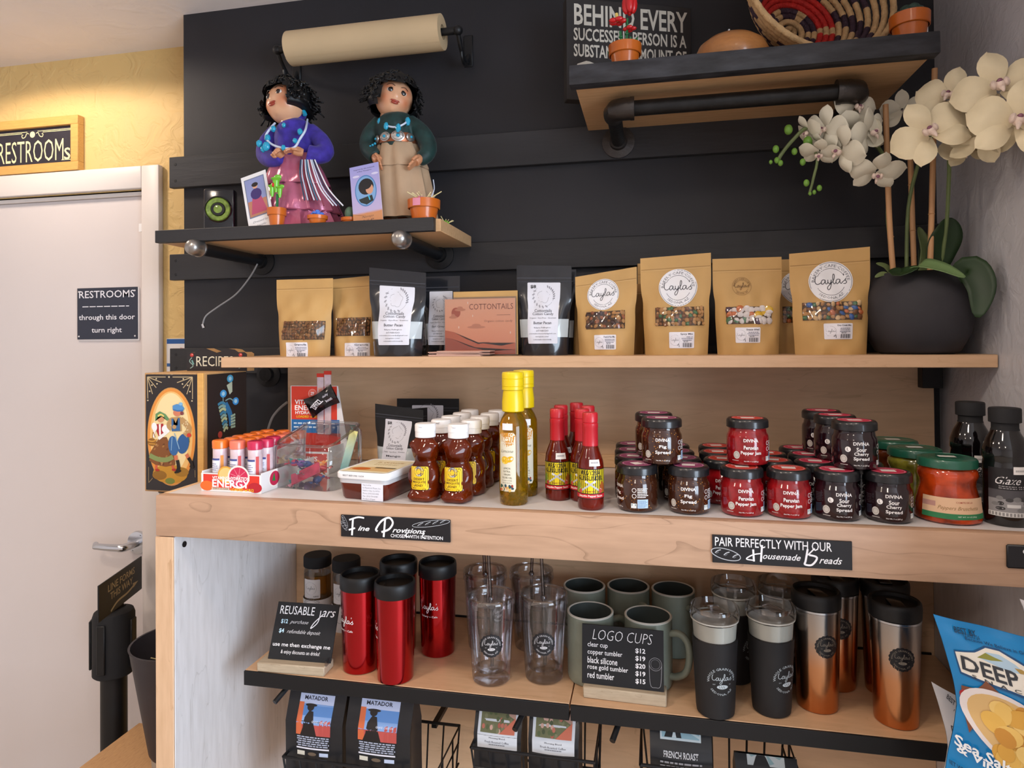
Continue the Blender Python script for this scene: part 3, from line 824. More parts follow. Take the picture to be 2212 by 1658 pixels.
for px, Y, rz, lab in ((1275, 1.181, 4, 'red capped hot sauce bottle nearest the counter edge, front right of the group'), (1204, 1.240, 4, 'red capped hot sauce bottle at the left of the group, label fully visible'),
                       (1212, 1.305, 20, 'red capped hot sauce bottle directly behind the left one'), (1258, 1.238, -5, 'red capped hot sauce bottle squeezed between the two front ones'),
                       (1270, 1.30, 15, 'red capped hot sauce bottle behind the front right one'), (1246, 1.36, 0, 'rearmost red capped hot sauce bottle of the group')):
    loc = Vector((at(px, 950, Y).x, Y, ZC))
    if first: o = so; o.location = loc; first = False
    else: o = dup(so, loc)
    o.rotation_euler = (0, 0, rad(rz)); o['label'] = lab; o['group'] = 'red capped hot sauce bottles'
# green lidded jars ---------------------------------------------------
mat('green lid', '#1d5a45', .3, coat=.4)
mat('pepper strips', '#a8380e', .1, coat=.6, var=.7, vscale=28)
mat('olives', '#7b7526', .12, coat=.6, var=.6, vscale=45)
mat('dark relish', '#5c2a12', .12, coat=.5, var=.5, vscale=45)
def green_jar(content, lab, loc, rz, labels=True):
    t = thing('preserve_jar', lab, 'jar', loc, rz, 'green lidded preserve jars')
    G(content).lathe([(.043, 0), (.0475, .003), (.0480, .010), (.0465, .03), (.0425, .045), (.0395, .058), (.0405, .066), (.0435, .073), (.0425, .081), (.0385, .086)], 34).build('glass_body', t)
    l = G('green lid').lathe([(.0415, .0865), (.0432, .0875), (.0432, .0975), (.0415, .1005), (.037, .102), (.0365, .1012), (.026, .1012), (.0255, .1018), (.001, .1018)], 34).build('lid', t)
    D(pmap((0, 0, .1019), (1, 0, 0), (0, 1, 0))).rect(-.013, .012, -.008, .006, '#e9e3dc').build('price_sticker', l)
    if labels:
        R = .0486
        d = D(lambda u, v, h: Vector(((.0486 - max(0, v - .012) * .085 + h) * sin(u / R), -(.0486 - max(0, v - .012) * .085 + h) * cos(u / R), v)))
        d.rect(-.052, .052, .010, .043, '#dcb592', 16, 3).rect(-.052, .052, .0100, .0185, '#2f7a4c', 16, 1).rect(-.052, -.03, .028, .036, '#b98a80', 4, 1)
        d.text('COMITE DE LA', .012, .0365, .026, .0028, '#a0402f', .01).text('Peppers Bruschetta', .004, .0265, .062, .0075, '#8a6a3a', 0, .4).text('NET WT. 9.9 OZ (280g)', .016, .0142, .03, .0026, '#d9e8d6', .01, res=1)
        d.build('label', t)
    return t
p = at(2046, 1050, 1.211)
green_jar('pepper strips', 'green lidded jar of orange peppers with a paper label, at the counter edge', (p.x, 1.211, ZC), rad(-6))
p = at(1975, 960, 1.305); green_jar('olives', 'green lidded jar of green olives behind the orange peppers jar', (p.x, 1.305, ZC), 0, False)
p = at(1928, 945, 1.40); green_jar('dark relish', 'dark green lidded jar at the back, behind the jar of green olives', (p.x, 1.40, ZC), 0, False)
# glaze bottles -------------------------------------------------------
mat('balsamic', '#0b0809', .08, coat=.6)
def glaze(lab, loc, rz):
    t = thing('glaze_bottle', lab, 'bottle', loc, rz, 'black balsamic glaze bottles')
    G('balsamic').lathe([(.027, 0), (.0305, .004), (.031, .02), (.0312, .095), (.030, .102), (.0318, .106), (.0312, .120), (.026, .135), (.0205, .145), (.019, .150)], 32).build('bottle', t)
    G('black matte').lathe([(.0195, .149), (.0185, .152), (.0185, .160), (.0222, .1615), (.0222, .182), (.0212, .184), (.019, .1845)], 28).build('cap', t)
    d = D(cmap(.0316))
    d.rect(-.034, .034, .016, .092, '#19171a', 14, 1).rect(-.034, .034, .040, .058, '#4a484c', 14, 1).rect(-.034, .034, .022, .044, '#8d8b8c', 14, 1)
    d.text('Glaze', -.006, .073, .034, .012, '#e4e1e2', 0, .5).lines(-.02, .02, .063, .003, 2, .0012, '#a5a2a4', .3, 4, True)
    rr = random.Random(3)
    for k in range(16): d.ell(rr.uniform(-.031, .031), rr.uniform(.026, .046), rr.uniform(.003, .007), rr.uniform(.002, .004), rr.choice(['#2b2a2b', '#5c5b5c', '#777676', '#3c3b3c']), 10)
    for x in (.016, .02, .024): d.poly([(x - .0018, .036), (x + .0018, .036), (x, .052)], '#252425')
    d.rect(-.008, .01, .031, .036, '#c9c8c6', 3, 1).rect(-.034, .034, .0165, .0235, '#d5d3d0', 14, 1)
    for k in range(14): d.rect(-.033 + k * .0047, -.030 + k * .0047, .0175, .0225, '#8b8988')
    d.build('label', t)
    d = D(cmap(.0322, .2)); d.rect(-.006, .014, .083, .095, '#e6e2df', 4, 1).lines(-.003, .011, .087, .004, 1, .003, '#a9a5a5', 0); d.build('price_sticker', t)
    return t
p = at(2172, 1000, 1.197); glaze('black glaze bottle with a price sticker, in front at the right counter edge', (p.x, 1.197, ZC), rad(-8))
p = at(2097, 980, 1.30); glaze('black glaze bottle standing behind the orange peppers jar', (p.x, 1.30, ZC), rad(-15))
# ------------------------------------------------------------------ painted folk box left of the counter
BXF, BX0, BX1, BYB, BZ0, BZ1 = 1.294, -1.127, -.972, 1.453, 1.247, 1.515
mat('box black paint', '#221c1d', .4, coat=.2)
mat('cream paint', '#ddb877', .5)
ramp_mat('oval sky', [(0, '#d99a3c'), (.5, '#e8cf95'), (1, '#dcbf83')], 2, .03, .24, .5)
t = thing('painted_box', 'tall wooden box painted with a dancing folk couple in a cream oval', 'box', (BX0, BXF, BZ0))
W_, D_, H_ = BX1 - BX0, BYB - BXF, BZ1 - BZ0
G('box side').box(0, W_, .004, D_, 0, H_, .001, 1).build('body', t)
fp = G('box black paint').box(.006, W_ - .016, 0, .0038, .004, H_ - .003, .0008, 1).build('front_panel', t)
G('oak frame').box(W_ - .0155, W_, -.001, .0038, 0, H_, .0008, 1).build('corner_strip', t)
G('box black paint').box(W_ + .0002, W_ + .0012, .012, D_ - .002, .002, H_ - .004).build('side_panel', t)
d = D(pmap((.006, 0, .004), (1, 0, 0), (0, 0, 1))); PW = W_ - .022; PH = H_ - .007
def q(px, py): return ((px - 75) / 640 * PW, PH - (py - 155) / 1480 * PH)      # painting laid out on a 640 x 1480 sheet
def E(px, py, rx, ry, c, rot=0, n=20): d.ell(*q(px, py), rx / 640 * PW, ry / 1480 * PH, c, n, rot)
def Pq(pts, c): d.poly([q(*p) for p in pts], c)
def Sq(pts, wd, c, sm=True): d.stroke([q(*p) for p in pts], wd / 640 * PW, c, sm, 4)
E(395, 945, 298, 625, '#c08a4c', 0, 48); E(395, 945, 290, 612, '#d98a3a', 0, 48); E(395, 940, 262, 570, '#e2b36c', 0, 44); E(395, 900, 225, 510, '#e6cf9a', 0, 44)
E(380, 1420, 215, 120, '#b98528'); E(250, 1440, 90, 60, '#8a5f1c'); E(520, 1390, 90, 60, '#9a6f22'); E(380, 1510, 60, 40, '#6f7a36')
for s, cx in ((1, 100), (-1, 660)):
    for x2, y2 in ((330 if s > 0 else 415, 187), (280 if s > 0 else 470, 258), (212 if s > 0 else 545, 325), (165 if s > 0 else 590, 405), (106 if s > 0 else 660, 465)): Sq([(cx, 187), (x2, y2)], 9, '#b9a27c', False)
    for x2, y2 in ((212, 210), (158, 292), (222, 275), (130, 370), (106, 488)): E(x2 if s > 0 else 760 - x2, y2, 10, 10, '#cbb894', 0, 8)
E(372, 187, 12, 12, '#cbb894', 0, 8)
Sq([(115, 1340), (115, 1540)], 7, '#8f7c5c', False); Sq([(115, 1540), (165, 1480)], 7, '#8f7c5c', False); Sq([(688, 1360), (690, 1450)], 7, '#8f7c5c', False)
# the woman
Pq([(250, 960), (340, 950), (440, 1180), (450, 1300), (330, 1330), (200, 1310), (125, 1260), (130, 1160)], '#7b4a24')
rr = random.Random(2)
for k in range(22): E(rr.uniform(170, 400), rr.uniform(1000, 1300), 16, 12, rr.choice(['#9a6a3a', '#5f3518', '#b08050']), .7, 8)
Sq([(130, 1190), (230, 1235), (340, 1240), (420, 1200)], 52, '#7d8a52'); Sq([(215, 1310), (210, 1370)], 28, '#c2583a'); Sq([(410, 1310), (430, 1360)], 28, '#c2583a'); E(225, 1375, 28, 16, '#a32a20'); E(432, 1365, 28, 16, '#a32a20')
Pq([(215, 790), (300, 780), (315, 920), (240, 940), (215, 880)], '#a3242a'); Pq([(245, 790), (270, 785), (272, 930), (250, 935)], '#e8e2da')
E(190, 825, 34, 55, '#e9e6e6', .2); E(335, 850, 52, 55, '#ece9ea'); Sq([(345, 890), (240, 975)], 34, '#e6e2e0'); Sq([(190, 870), (180, 960)], 26, '#e6e2e0')
E(268, 715, 44, 52, '#c98a60'); Pq([(200, 750), (205, 660), (260, 625), (330, 660), (375, 720), (350, 745), (300, 690), (240, 690)], '#5f8a5a'); Sq([(235, 690), (270, 665), (310, 690)], 18, '#d9c26a')
E(160, 1020, 56, 50, '#8a5a1e'); Sq([(110, 1000), (170, 1010), (225, 985)], 14, '#c28a3a'); Sq([(118, 1040), (200, 1045)], 10, '#c28a3a'); Sq([(165, 980), (175, 890), (200, 960)], 10, '#a87432')
# the man
E(425, 1060, 62, 125, '#2f5f94', .12); E(545, 1030, 72, 130, '#2a578c', -.25); Sq([(440, 900), (500, 1100)], 10, '#86a9c4'); Sq([(410, 950), (400, 1120)], 8, '#86a9c4')
Sq([(455, 1180), (460, 1240)], 42, '#c9704e', False); Sq([(585, 1160), (610, 1210)], 42, '#c9704e', False); Sq([(475, 1240), (490, 1340), (470, 1390)], 42, '#17120f'); Sq([(610, 1205), (650, 1280), (640, 1330)], 40, '#17120f'); E(480, 1385, 45, 16, '#17120f', .3); E(655, 1325, 26, 18, '#17120f', .5)
Pq([(400, 700), (520, 690), (530, 870), (410, 880)], '#b08a5a'); Sq([(520, 720), (620, 830), (570, 930)], 62, '#b08a5a'); Sq([(410, 720), (365, 800), (400, 850)], 48, '#b08a5a')
for k in range(16): E(rr.uniform(530, 610), rr.uniform(740, 900), 6, 6, '#e3d3ad', 0, 6)
Pq([(405, 715), (430, 715), (430, 800), (480, 800), (485, 705), (508, 705), (512, 870), (408, 875)], '#37618f'); E(440, 820, 26, 26, '#b08a5a')
E(475, 640, 48, 45, '#c8785a'); Pq([(420, 600), (420, 550), (470, 530), (530, 535), (565, 580), (545, 620), (480, 610)], '#4d88bd'); E(520, 527, 24, 20, '#7fb2d6'); Sq([(425, 600), (480, 615), (550, 610)], 16, '#3a6aa0'); E(535, 645, 22, 24, '#7a3a3c')
E(620, 920, 28, 26, '#c43a28'); Sq([(620, 940), (625, 1010)], 6, '#5a6a30')
d.build('painting', fp)
d = D(pmap((W_ + .0012, .012, .002), (0, 1, 0), (0, 0, 1))); SW, SH = D_ - .014, H_ - .006
def v(px, py): return ((px - 780) / 510 * SW, SH - (py - 160) / 1480 * SH)
for px, py, c in ((1065, 235, '#4aa0c4'), (975, 425, '#3f97cf'), (1138, 545, '#3a8fd0')):
    d.ell(*v(px, py), .012, .009, c, 16).ell(*v(px, py), .006, .005, '#a9d2e2', 12)
d.stroke([v(1000, 560), v(1060, 700), v(1080, 860)], .016, '#2f6f9c').stroke([v(970, 470), v(975, 640)], .003, '#7a9a98').stroke([v(1000, 520), v(1060, 500), v(1110, 540)], .003, '#7a9a98')
for k in range(9):
    a = v(1000 + k * 4, 560 + k * 42); b_ = v(905 + k * 9, 560 + k * 45); d.stroke([a, ((a[0] + b_[0]) / 2, a[1] + .004), b_], .006, ['#3f7f9c', '#86a79c', '#b7bd8c'][k % 3])
for k in range(5):
    a = v(1070, 740 + k * 36); b_ = v(1130, 720 + k * 40); d.stroke([a, b_], .005, '#9fb59c')
for k in range(5): a = v(1020 + k * 8, 330 + k * 26); d.stroke([a, v(1090, 290 + k * 26)], .005, '#b7bfa6')
d.ell(*v(930, 950), .008, .008, '#b5453a', 12); d.stroke([v(900, 1090), v(940, 1120)], .005, '#9fb59c')
d.build('painted_vine', t)
# bracket that carries it on the counter end
bk = thing('box_bracket', 'small black steel bracket on the counter end carrying the painted box', 'bracket', (XL, 1.36, 1.246))
G('black steel').box(-.15, -.0005, -.045, .05, -.006, 0, .001, 1).build('plate', bk)
G('black steel').box(-.006, -.0005, -.045, .05, -.04, -.0065, .001, 1).build('wall_leaf', bk)
# recipes plaque
p0 = at(404, 798, 1.40); p1 = at(533, 798, 1.40)
t = thing('recipe_plaque', 'black RECIPES wooden plaque with a wavy top, standing on the painted box', 'sign', (p0.x, 1.40, BZ1))
PWd = p1.x - p0.x; ph = .052
pts = [(0, 0), (PWd, 0), (PWd, ph * .78), (PWd * .96, ph * .86), (PWd * .86, ph * .86), (PWd * .80, ph * .98), (PWd * .70, ph * 1.02), (PWd * .58, ph * .9), (PWd * .5, ph * .84), (PWd * .42, ph * .93), (PWd * .32, ph * 1.04), (PWd * .22, ph), (PWd * .14, ph * .86), (PWd * .03, ph * .86), (0, ph * .78)]
G('box side').prism(pts, lambda p: (p[0], .03, p[1]), lambda p: (p[0], .0015, p[1])).build('board', t, angle=30)
G('box black paint').prism(pts, lambda p: (p[0], .0014, p[1]), lambda p: (p[0], 0, p[1])).build('face', t, angle=30)
d = D(pmap((0, 0, 0)))
d.text('RECIPES', PWd * .47, ph * .45, PWd * .62, ph * .46, '#d9d2ba')
for x in (.085, .90): d.ell(PWd * x, ph * .74, .005, .0045, '#b5332c', 12).ell(PWd * x + .001, ph * .76, .0018, .0015, '#e8a59a', 8).stroke([(PWd * x, ph * .62), (PWd * (x - .04), ph * .45), (PWd * (x + .02), ph * .25), (PWd * (x - .03), ph * .12)], .002, '#8fa9a0').stroke([(PWd * x, ph * .5), (PWd * (x + .03), ph * .3)], .004, '#6f9f98')
d.build('lettering', t)
# ------------------------------------------------------------------ energy tube display
mat('tube label', '#d9c2c8', .2, coat=.4, var=.15, vscale=60)
mat('carton red', '#d8392a', .4)
mat('tube orange', '#f0782a', .25, coat=.3); mat('tube salmon', '#ef7a62', .25, coat=.3); mat('tube crimson', '#c2264e', .25, coat=.3)
EX0, EY, EW, ED, EH = at(437, 1058, 1.185).x, 1.182, .138, .20, .036
t = thing('drink_tube_display', 'red and white open carton of ENERGY drink tubes with a tall header card', 'display box', (EX0, EY, ZC), rad(-2))
g = G('white paper'); g.box(0, EW, 0, .002, 0, EH).box(0, EW, ED - .002, ED, 0, EH).box(0, .002, .002, ED - .002, 0, EH * 1.1).box(EW - .002, EW, .002, ED - .002, 0, EH * 1.1).box(.002, EW - .002, .002, ED - .002, 0, .002)
tray = g.build('tray', t)
d = D(pmap((0, 0, 0)))
d.rect(.005, EW - .004, .004, EH - .002, 'carton red').ell(EW * .42, EH * .95, .019, .017, '#e8a33a', 26).ell(EW * .42, EH * .95, .016, .014, '#f0c27a', 24).ell(EW * .63, EH * .85, .025, .023, '#f2e2dc', 28).ell(EW * .63, EH * .85, .0215, .0195, '#c92a52', 26).ell(EW * .63, EH * .85, .004, .004, '#f0b8b8', 10)
for k in range(9): d.stroke([(EW * .63, EH * .85), (EW * .63 + .020 * cos(k * .7), EH * .85 + .018 * sin(k * .7))], .001, '#e88a9a', False)
for x, c in ((.1, '#e86a2a'), (.9, '#b3202c')): d.ell(EW * x, EH * .3, .016, .010, c, 16)
d.text('VITAMINS·HYDRATION', EW * .5, EH * .76, EW * .62, .0068, '#f7f2ee', .03).text('ENERGY', EW * .5, EH * .46, EW * .62, .0155, '#ffffff', .05).rect(EW * .18, EW * .48, EH * .1, EH * .22, '#c9b9a4').text('ZERO SUGAR', EW * .33, EH * .16, EW * .26, .003, '#6a5448', .01, res=1).text('LOADED w/ B12', EW * .69, EH * .15, EW * .38, .0055, '#f3c928', .03)
d.build('front_print', tray)
d = D(pmap((EW, 0, 0), (0, 1, 0), (0, 0, 1)))
d.ell(.045, .022, .021, .018, '#f4ece6', 24).ell(.045, .022, .017, .0145, '#c2264e', 22).poly([(.036, .018), (.048, .016), (.044, .034)], '#2f7a3c').rect(.10, .19, .004, .034, '#ece6e4')
d.build('side_print', tray)
for r in range(6):
    for c in range(3):
        col = {0: 'tube orange', 1: 'tube salmon' if r == 0 else 'tube orange', 2: 'tube crimson' if r < 3 else 'tube salmon'}[c]
        cx, cy = .026 + c * .041 + (.004 if r % 2 else 0), .024 + r * .031
        o = G('tube label').lathe([(.0138, .0025), (.0142, .004), (.0142, .083)], 20).build('tube', t, (cx, cy, 0))
        G(col).lathe([(.0136, .083), (.0152, .0835), (.0156, .097), (.0145, .0995), (.012, .1005)], 20).build('tube_cap', o)
        if r < 2:
            d = D(cmap(.0145)); d.rect(-.012, .008, .035, .06, '#e7e7f0', 4, 1).rect(-.012, .008, .060, .064, '#46508c', 4, 1).lines(-.010, .006, .052, .004, 4, .0014, '#6a6f9c', .3, r + c).rect(.010, .016, .02, .07, '#c84a4a' if c else '#d88a3a', 2, 1)
            d.build('tube_print', o)
# second carton of the same, behind the glass jar, with its header card up
HY = 1.375; hx0 = at(629, 900, 1.45).x; hx1 = at(742, 900, 1.45).x; HW = hx1 - hx0; HH = at(680, 833, 1.45).z - ZC
t = thing('drink_tube_display', 'second ENERGY carton behind the glass jar, with a tall red and blue header card', 'display box', (hx0, HY, ZC))
g = G('white paper'); g.box(0, HW, 0, .002, 0, .05).box(0, .002, .002, .073, 0, .06).box(HW - .002, HW, .002, .073, 0, .06).box(.002, HW - .002, .002, .073, 0, .002)
tr2 = g.build('tray', t)
D(pmap((0, 0, 0))).rect(.004, HW - .004, .004, .046, 'carton red').text('VITAMINS', HW * .5, .034, HW * .6, .011, '#f7f2ee', .04).text('ENERGY', HW * .5, .017, HW * .6, .014, '#ffffff', .05).build('front_print', tr2)
pts = [(0, 0), (HW + .014, 0), (HW + .010, .06), (HW * .9, HH), (0, HH)]
hc = G('white paper').prism(pts, lambda p: (p[0], .0755, p[1]), lambda p: (p[0], .0735, p[1])).build('header_card', t, angle=30)
d = D(pmap((0, .0735, 0)))
k_ = HH / .128; d.rect(.002, HW * .9 - .002, .075 * k_, HH - .001, '#d9402c').rect(.002, HW * .93, .054 * k_, .075 * k_, '#2a6fae').rect(.002, HW * .95, .002, .054 * k_, '#c23a30')
d.ell(HW * .42, HH * .905, .0105, .0105, '#e86a58', 20).ring(HW * .42, HH * .905, .0105, .0006, '#f5d5cc', 24).text('ZF', HW * .42, HH * .905, .009, .007, '#ffffff', .03)
d.text('VITAMINS', HW * .33, HH * .80, HW * .5, HH * .058, '#ffffff', .04).text('ENERGY', HW * .33, HH * .73, HW * .5, HH * .062, '#ffffff', .05).text('HYDRATION', HW * .33, HH * .67, HW * .48, HH * .04, '#ffffff', .03).text('LOADED w/ B12', HW * .33, HH * .622, HW * .44, HH * .028, '#f3c928', .03)
d.lines(.008, HW * .88, HH * .53, .009, 2, .0035, '#cfe2f2', .2, 4)
d.build('header_print', hc)
for k, (x, z) in enumerate(((HW * .52, HH + .03), (HW * .66, HH + .036))):
    o = G('tube label').prism([(x, .08), (x + .016, .08), (x + .016, z - .009), (x, z - .009)], lambda p: (p[0], .0732, p[1]), lambda p: (p[0], .0712 - k * .001, p[1])).build('tube_cutout', hc)
    D(pmap((x, .0712 - k * .001, 0))).rect(.002, .014, HH * .86, HH * .98, '#e6b0a0').text('ZIPFIZZ', .008, HH * .92, .016, .006, '#c23a30', .03, rot=1.57).build('cutout_print', o)
    G('carton red').prism([(x - .001, z - .009), (x + .017, z - .009), (x + .017, z), (x - .001, z)], lambda p: (p[0], .0732, p[1]), lambda p: (p[0], .0707 - k * .001, p[1])).build('cutout_cap', o)
# black sachet hung on the header card
pk = at(694, 866, 1.433)
t = thing('black_sachet', 'small crumpled black sachet with white lettering hanging on the energy header card', 'sachet', pk, 0)
def sach(u, v_): return Vector(((u - .5) * .078, -.006 * (1 - (2 * u - 1) ** 2) * (1 - (2 * v_ - 1) ** 2) + .0015 * sin(u * 9 + v_ * 5), (v_ - .5) * .05 * (1 - .2 * sin(u * 3.1))))
Mx = Matrix.Rotation(rad(-28), 4, 'Y')
g = G('black gloss'); g.T = Mx; g.grid(sach, 10, 8); g.T = Mx @ Matrix.Translation((0, .002, 0)); g.grid(lambda u, v_: Vector((sach(u, v_).x, .001, sach(u, v_).z)), 10, 8, True); g.build('wrapper', t)
d = D(lambda u, v_, h: Mx @ (sach(u, v_) + Vector((0, -h, 0))), .0004, seg=.08)
d.text('ZIPFIZZ', .34, .45, .42, .30, '#e6e4ea', .05, rot=.5).text('daily', .72, .64, .22, .16, '#d5d2da', .02, rot=.1).text('boost', .76, .36, .22, .16, '#d5d2da', .02, rot=.1)
d.build('lettering', t)
# ------------------------------------------------------------------ slanted glass candy jar with candies
JX, JY = at(692, 1000, 1.29).x, 1.285
t = thing('glass_candy_jar', 'open slant topped glass jar half filled with wrapped candies', 'jar', (JX, JY, ZC), rad(-9))
hw, hd2, h0, h1 = .074, .062, .088, .122
def jar_wall(ins, zb):
    n = 8; pts = []
    for cx, cy, a0 in ((1, 1, 0), (-1, 1, 90), (-1, -1, 180), (1, -1, 270)):
        for k in range(n + 1):
            a = rad(a0 + 90 * k / n); r = .02 - ins * .5
            pts.append(((hw - .02) * cx + r * cos(a), (hd2 - .02) * cy + r * sin(a)))
    return pts
def wall(g, ins):
    P = jar_wall(ins, 0); n = len(P)
    lev = [(0, .93), (.006, 1), (.5, 1), (.9, 1), (.94, .94), (1, .93)]
    vs = []
    for f_, sc in lev:
        for x, y in P: vs.append((x * sc, y * sc, (h0 + (h1 - h0) * (y + hd2) / (2 * hd2)) * f_))
    fs = []
    for k in range(len(lev) - 1):
        for i in range(n): fs.append((k * n + i, k * n + (i + 1) % n, (k + 1) * n + (i + 1) % n, (k + 1) * n + i))
    fs.append(tuple(range(n - 1, -1, -1)))
    g.add(vs, fs)
    return [vs[-n + i] for i in range(n)]
g = G('clear glass'); top = wall(g, 0); g.build('glass_wall', t, angle=60)
g = G('clear glass'); g.tube(top + [top[0]], .0028, 8, False); g.build('rim', t)
rr = random.Random(11)
cols = ['#c23a5a', '#3a5a9c', '#2f8a8c', '#7a4a9c', '#e0a0b0', '#a8d8d0', '#b02a3a', '#d0c090', '#4a3a6a', '#e08a3a']
def wrapper_mesh(key, c):
    mat('wrapper ' + c, c, .25, coat=.5, var=.25, vscale=60)
    g = G('wrapper ' + c)
    g.ell((0, 0, 0), .013, .009, .007, 10, 6)
    for s in (-1, 1): g.grid(lambda u, v_: Vector((s * (.011 + u * .011), (v_ - .5) * .016 * (.5 + u), .003 * sin(v_ * 12) * u)), 3, 6)
    return g
pm = {}
for k in range(14):
    c = cols[k % len(cols)]
    x, y = rr.uniform(-.045, .045), rr.uniform(-.036, .036); z = .013 + .0165 * (k // 5)
    lab = 'wrapped candy with a %s wrapper in the slanted glass jar, %s layer' % ({'#c23a5a': 'crimson', '#3a5a9c': 'blue', '#2f8a8c': 'teal', '#7a4a9c': 'purple', '#e0a0b0': 'pink', '#a8d8d0': 'mint', '#b02a3a': 'dark red', '#d0c090': 'cream', '#4a3a6a': 'violet', '#e08a3a': 'orange'}[c], ['bottom', 'middle', 'top'][min(2, k // 5)])
    if c not in pm: o = pm[c] = wrapper_mesh('', c).build('wrapped_candy')
    else: o = pm[c].copy(); COL.objects.link(o)
    o.location = (JX + x, JY + y, ZC + z); o.rotation_euler = (rr.uniform(-.5, .5), rr.uniform(-.5, .5), rr.uniform(0, 6)); setp(o, lab, 'candy', 'candies in the glass jar')
ramp_mat('stick wrap', [(0, '#5fb2c0'), (.5, '#bcd8c8'), (1, '#e0d27a')], 2, -.05, .05, .3)
o = G('stick wrap').box(-.009, .009, -.0015, .0015, -.046, .046, .001, 1).build('drink_stick', None, Vector((at(752, 985, 1.29).x, 1.292, ZC + .066))); o.rotation_euler = (rad(-14), rad(10), 0)
setp(o, 'slim teal and yellow drink mix stick leaning inside the glass candy jar', 'sachet')
o = G('wrapper #c23a5a').box(-.035, .035, -.012, .012, -.0015, .0015, .001, 1).build('candy_bar', None, Vector((JX - .005, JY - .048, ZC + .03))); o.rotation_euler = (rad(60), rad(-24), 0)
setp(o, 'flat pink candy bar leaning on the front wall of the glass jar', 'candy')
# ------------------------------------------------------------------ quince paste tub
pl = atz(731, 1078, ZC); pr = atz(838, 1083, ZC)
t = thing('quince_paste_tub', 'rectangular plastic tub of brown quince paste with a printed lid', 'tub', ((pl.x + pr.x) / 2 + .006, (pl.y + pr.y) / 2 + .066, ZC), rad(-7))
tw, td = (pr.x - pl.x) / 2, .064
def tray_ring(s, z, r=.012):
    out = []
    for cx, cy, a0 in ((1, 1, 0), (-1, 1, 90), (-1, -1, 180), (1, -1, 270)):
        for k in range(5):
            a = rad(a0 + 22.5 * k); out.append((((tw - r) * cx + r * cos(a)) * s, ((td - r) * cy + r * sin(a)) * s, z))
    return out
def loft(g, rings, cap0=True, cap1=True):
    n = len(rings[0]); vs = [p for r in rings for p in r]; fs = []
    for k in range(len(rings) - 1):
        for i in range(n): fs.append((k * n + i, k * n + (i + 1) % n, (k + 1) * n + (i + 1) % n, (k + 1) * n + i))
    if cap0: fs.append(tuple(range(n - 1, -1, -1)))
    if cap1: fs.append(tuple((len(rings) - 1) * n + i for i in range(n)))
    return g.add(vs, fs)
mat('quince paste', '#5a1c10', .2, coat=.5, var=.2, vscale=20)
mat('tub plastic', '#e6e4e6', .25, trans=.3)
loft(G('quince paste'), [tray_ring(.93, 0), tray_ring(.97, .004), tray_ring(1.04, .031)]).build('paste', t)
loft(G('tub plastic'), [tray_ring(1.05, .0312), tray_ring(1.07, .042)]).build('tub_rim', t)
ld = loft(G('white plastic'), [tray_ring(1.10, .040), tray_ring(1.12, .043), tray_ring(1.12, .050), tray_ring(1.08, .053), tray_ring(1.04, .053), tray_ring(1.02, .0522)]).build('lid', t)
d = D(pmap((0, 0, .0523), (1, 0, 0), (0, 1, 0)))
d.rect(-tw * .98, tw * .98, -td * .96, td * .96, '#e8dcb8').ell(-.024, -.03, .024, .014, '#b5561c', 18).ell(-.03, -.034, .012, .010, '#7a2a10', 14).poly([(-tw * .9, -.05), (tw * .9, -.05), (tw * .9, -.018), (.01, -.008), (-tw * .9, -.022)], '#d9b47a').ell(-.022, -.032, .020, .012, '#c2641f', 16).rect(.0, tw * .9, -.022, -.012, '#6a5a3a').text('EL QUIXOTE', .006, .035, .06, .010, '#b0821c', .02, .3).lines(-.02, .035, .018, .008, 2, .003, '#b9a36a', .3, 4)
d.build('lid_print', ld)
d = D(pmap((0, -td * 1.12 - .0002, 0)))
d.text('BEST BEFORE 12/24', -.015, .0465, .045, .003, '#55555c', 0, res=1); d.build('date_print', ld)
d = D(pmap((.022, -td * 1.04 - .001, 0), (1, 0, 0), (0, 0, 1)))
d.rect(-.022, .024, .001, .033, '#dfe0ea', 1, 1)
for k, s in enumerate(('Imported by:', 'La Española Meats, Inc', 'Harbor City, Ca 90710', 'Phone: (310) 539-0455', 'Fax: (310) 539-5989', 'Product of Spain')): d.text(s, -.019, .0295 - k * .0052, (.018, .038, .036, .034, .032, .026)[k], .0034, '#2a2a40', 0, align='L', res=1)
d.build('import_label', t)
# ------------------------------------------------------------------ stand-up pouches
def pouch_fn(W, H, Dp, wb=.88, seed=0, wr=.0022, tilt=0.0, flat=.85):
    rr = random.Random(seed); ph = [rr.uniform(0, 6.28) for _ in range(8)]
    def hwid(v):
        a = 1 - (1 - wb) * max(0, 1 - v / .62) ** .7 if v < .62 else 1
        return W / 2 * (a - .035 * math.exp(-((v - .55) / .12) ** 2))
    def th(v):
        if v < .18: return Dp * (.86 + .14 * v / .18)
        if v > flat: return .0012
        q = (v - .18) / (flat - .18); return .0012 + Dp * (1 - q * q * (3 - 2 * q)) ** .9
    def S(x, z, h=0, side=-1):
        v = max(0, min(1, z / H)); hwv = hwid(v); u = max(-1, min(1, x / (W / 2)))
        t = th(v) / 2
        bulge = max(0, 1 - abs(u) ** 2.6) ** .75
        y = side * t * bulge
        env = (1 - abs(u) ** 4) * min(1, th(v) / (Dp * .25) + .12)
        y += side * wr * env * (sin(9 * u + 6 * v + ph[0]) * .5 + sin(17 * v - 7 * u + ph[1]) * .5 + .8 * math.exp(-((v - .68 - .25 * abs(u)) / .05) ** 2))
        zz = z + tilt * x * (v ** 2)
        return Vector((u * hwv, y + side * h, zz))
    return S
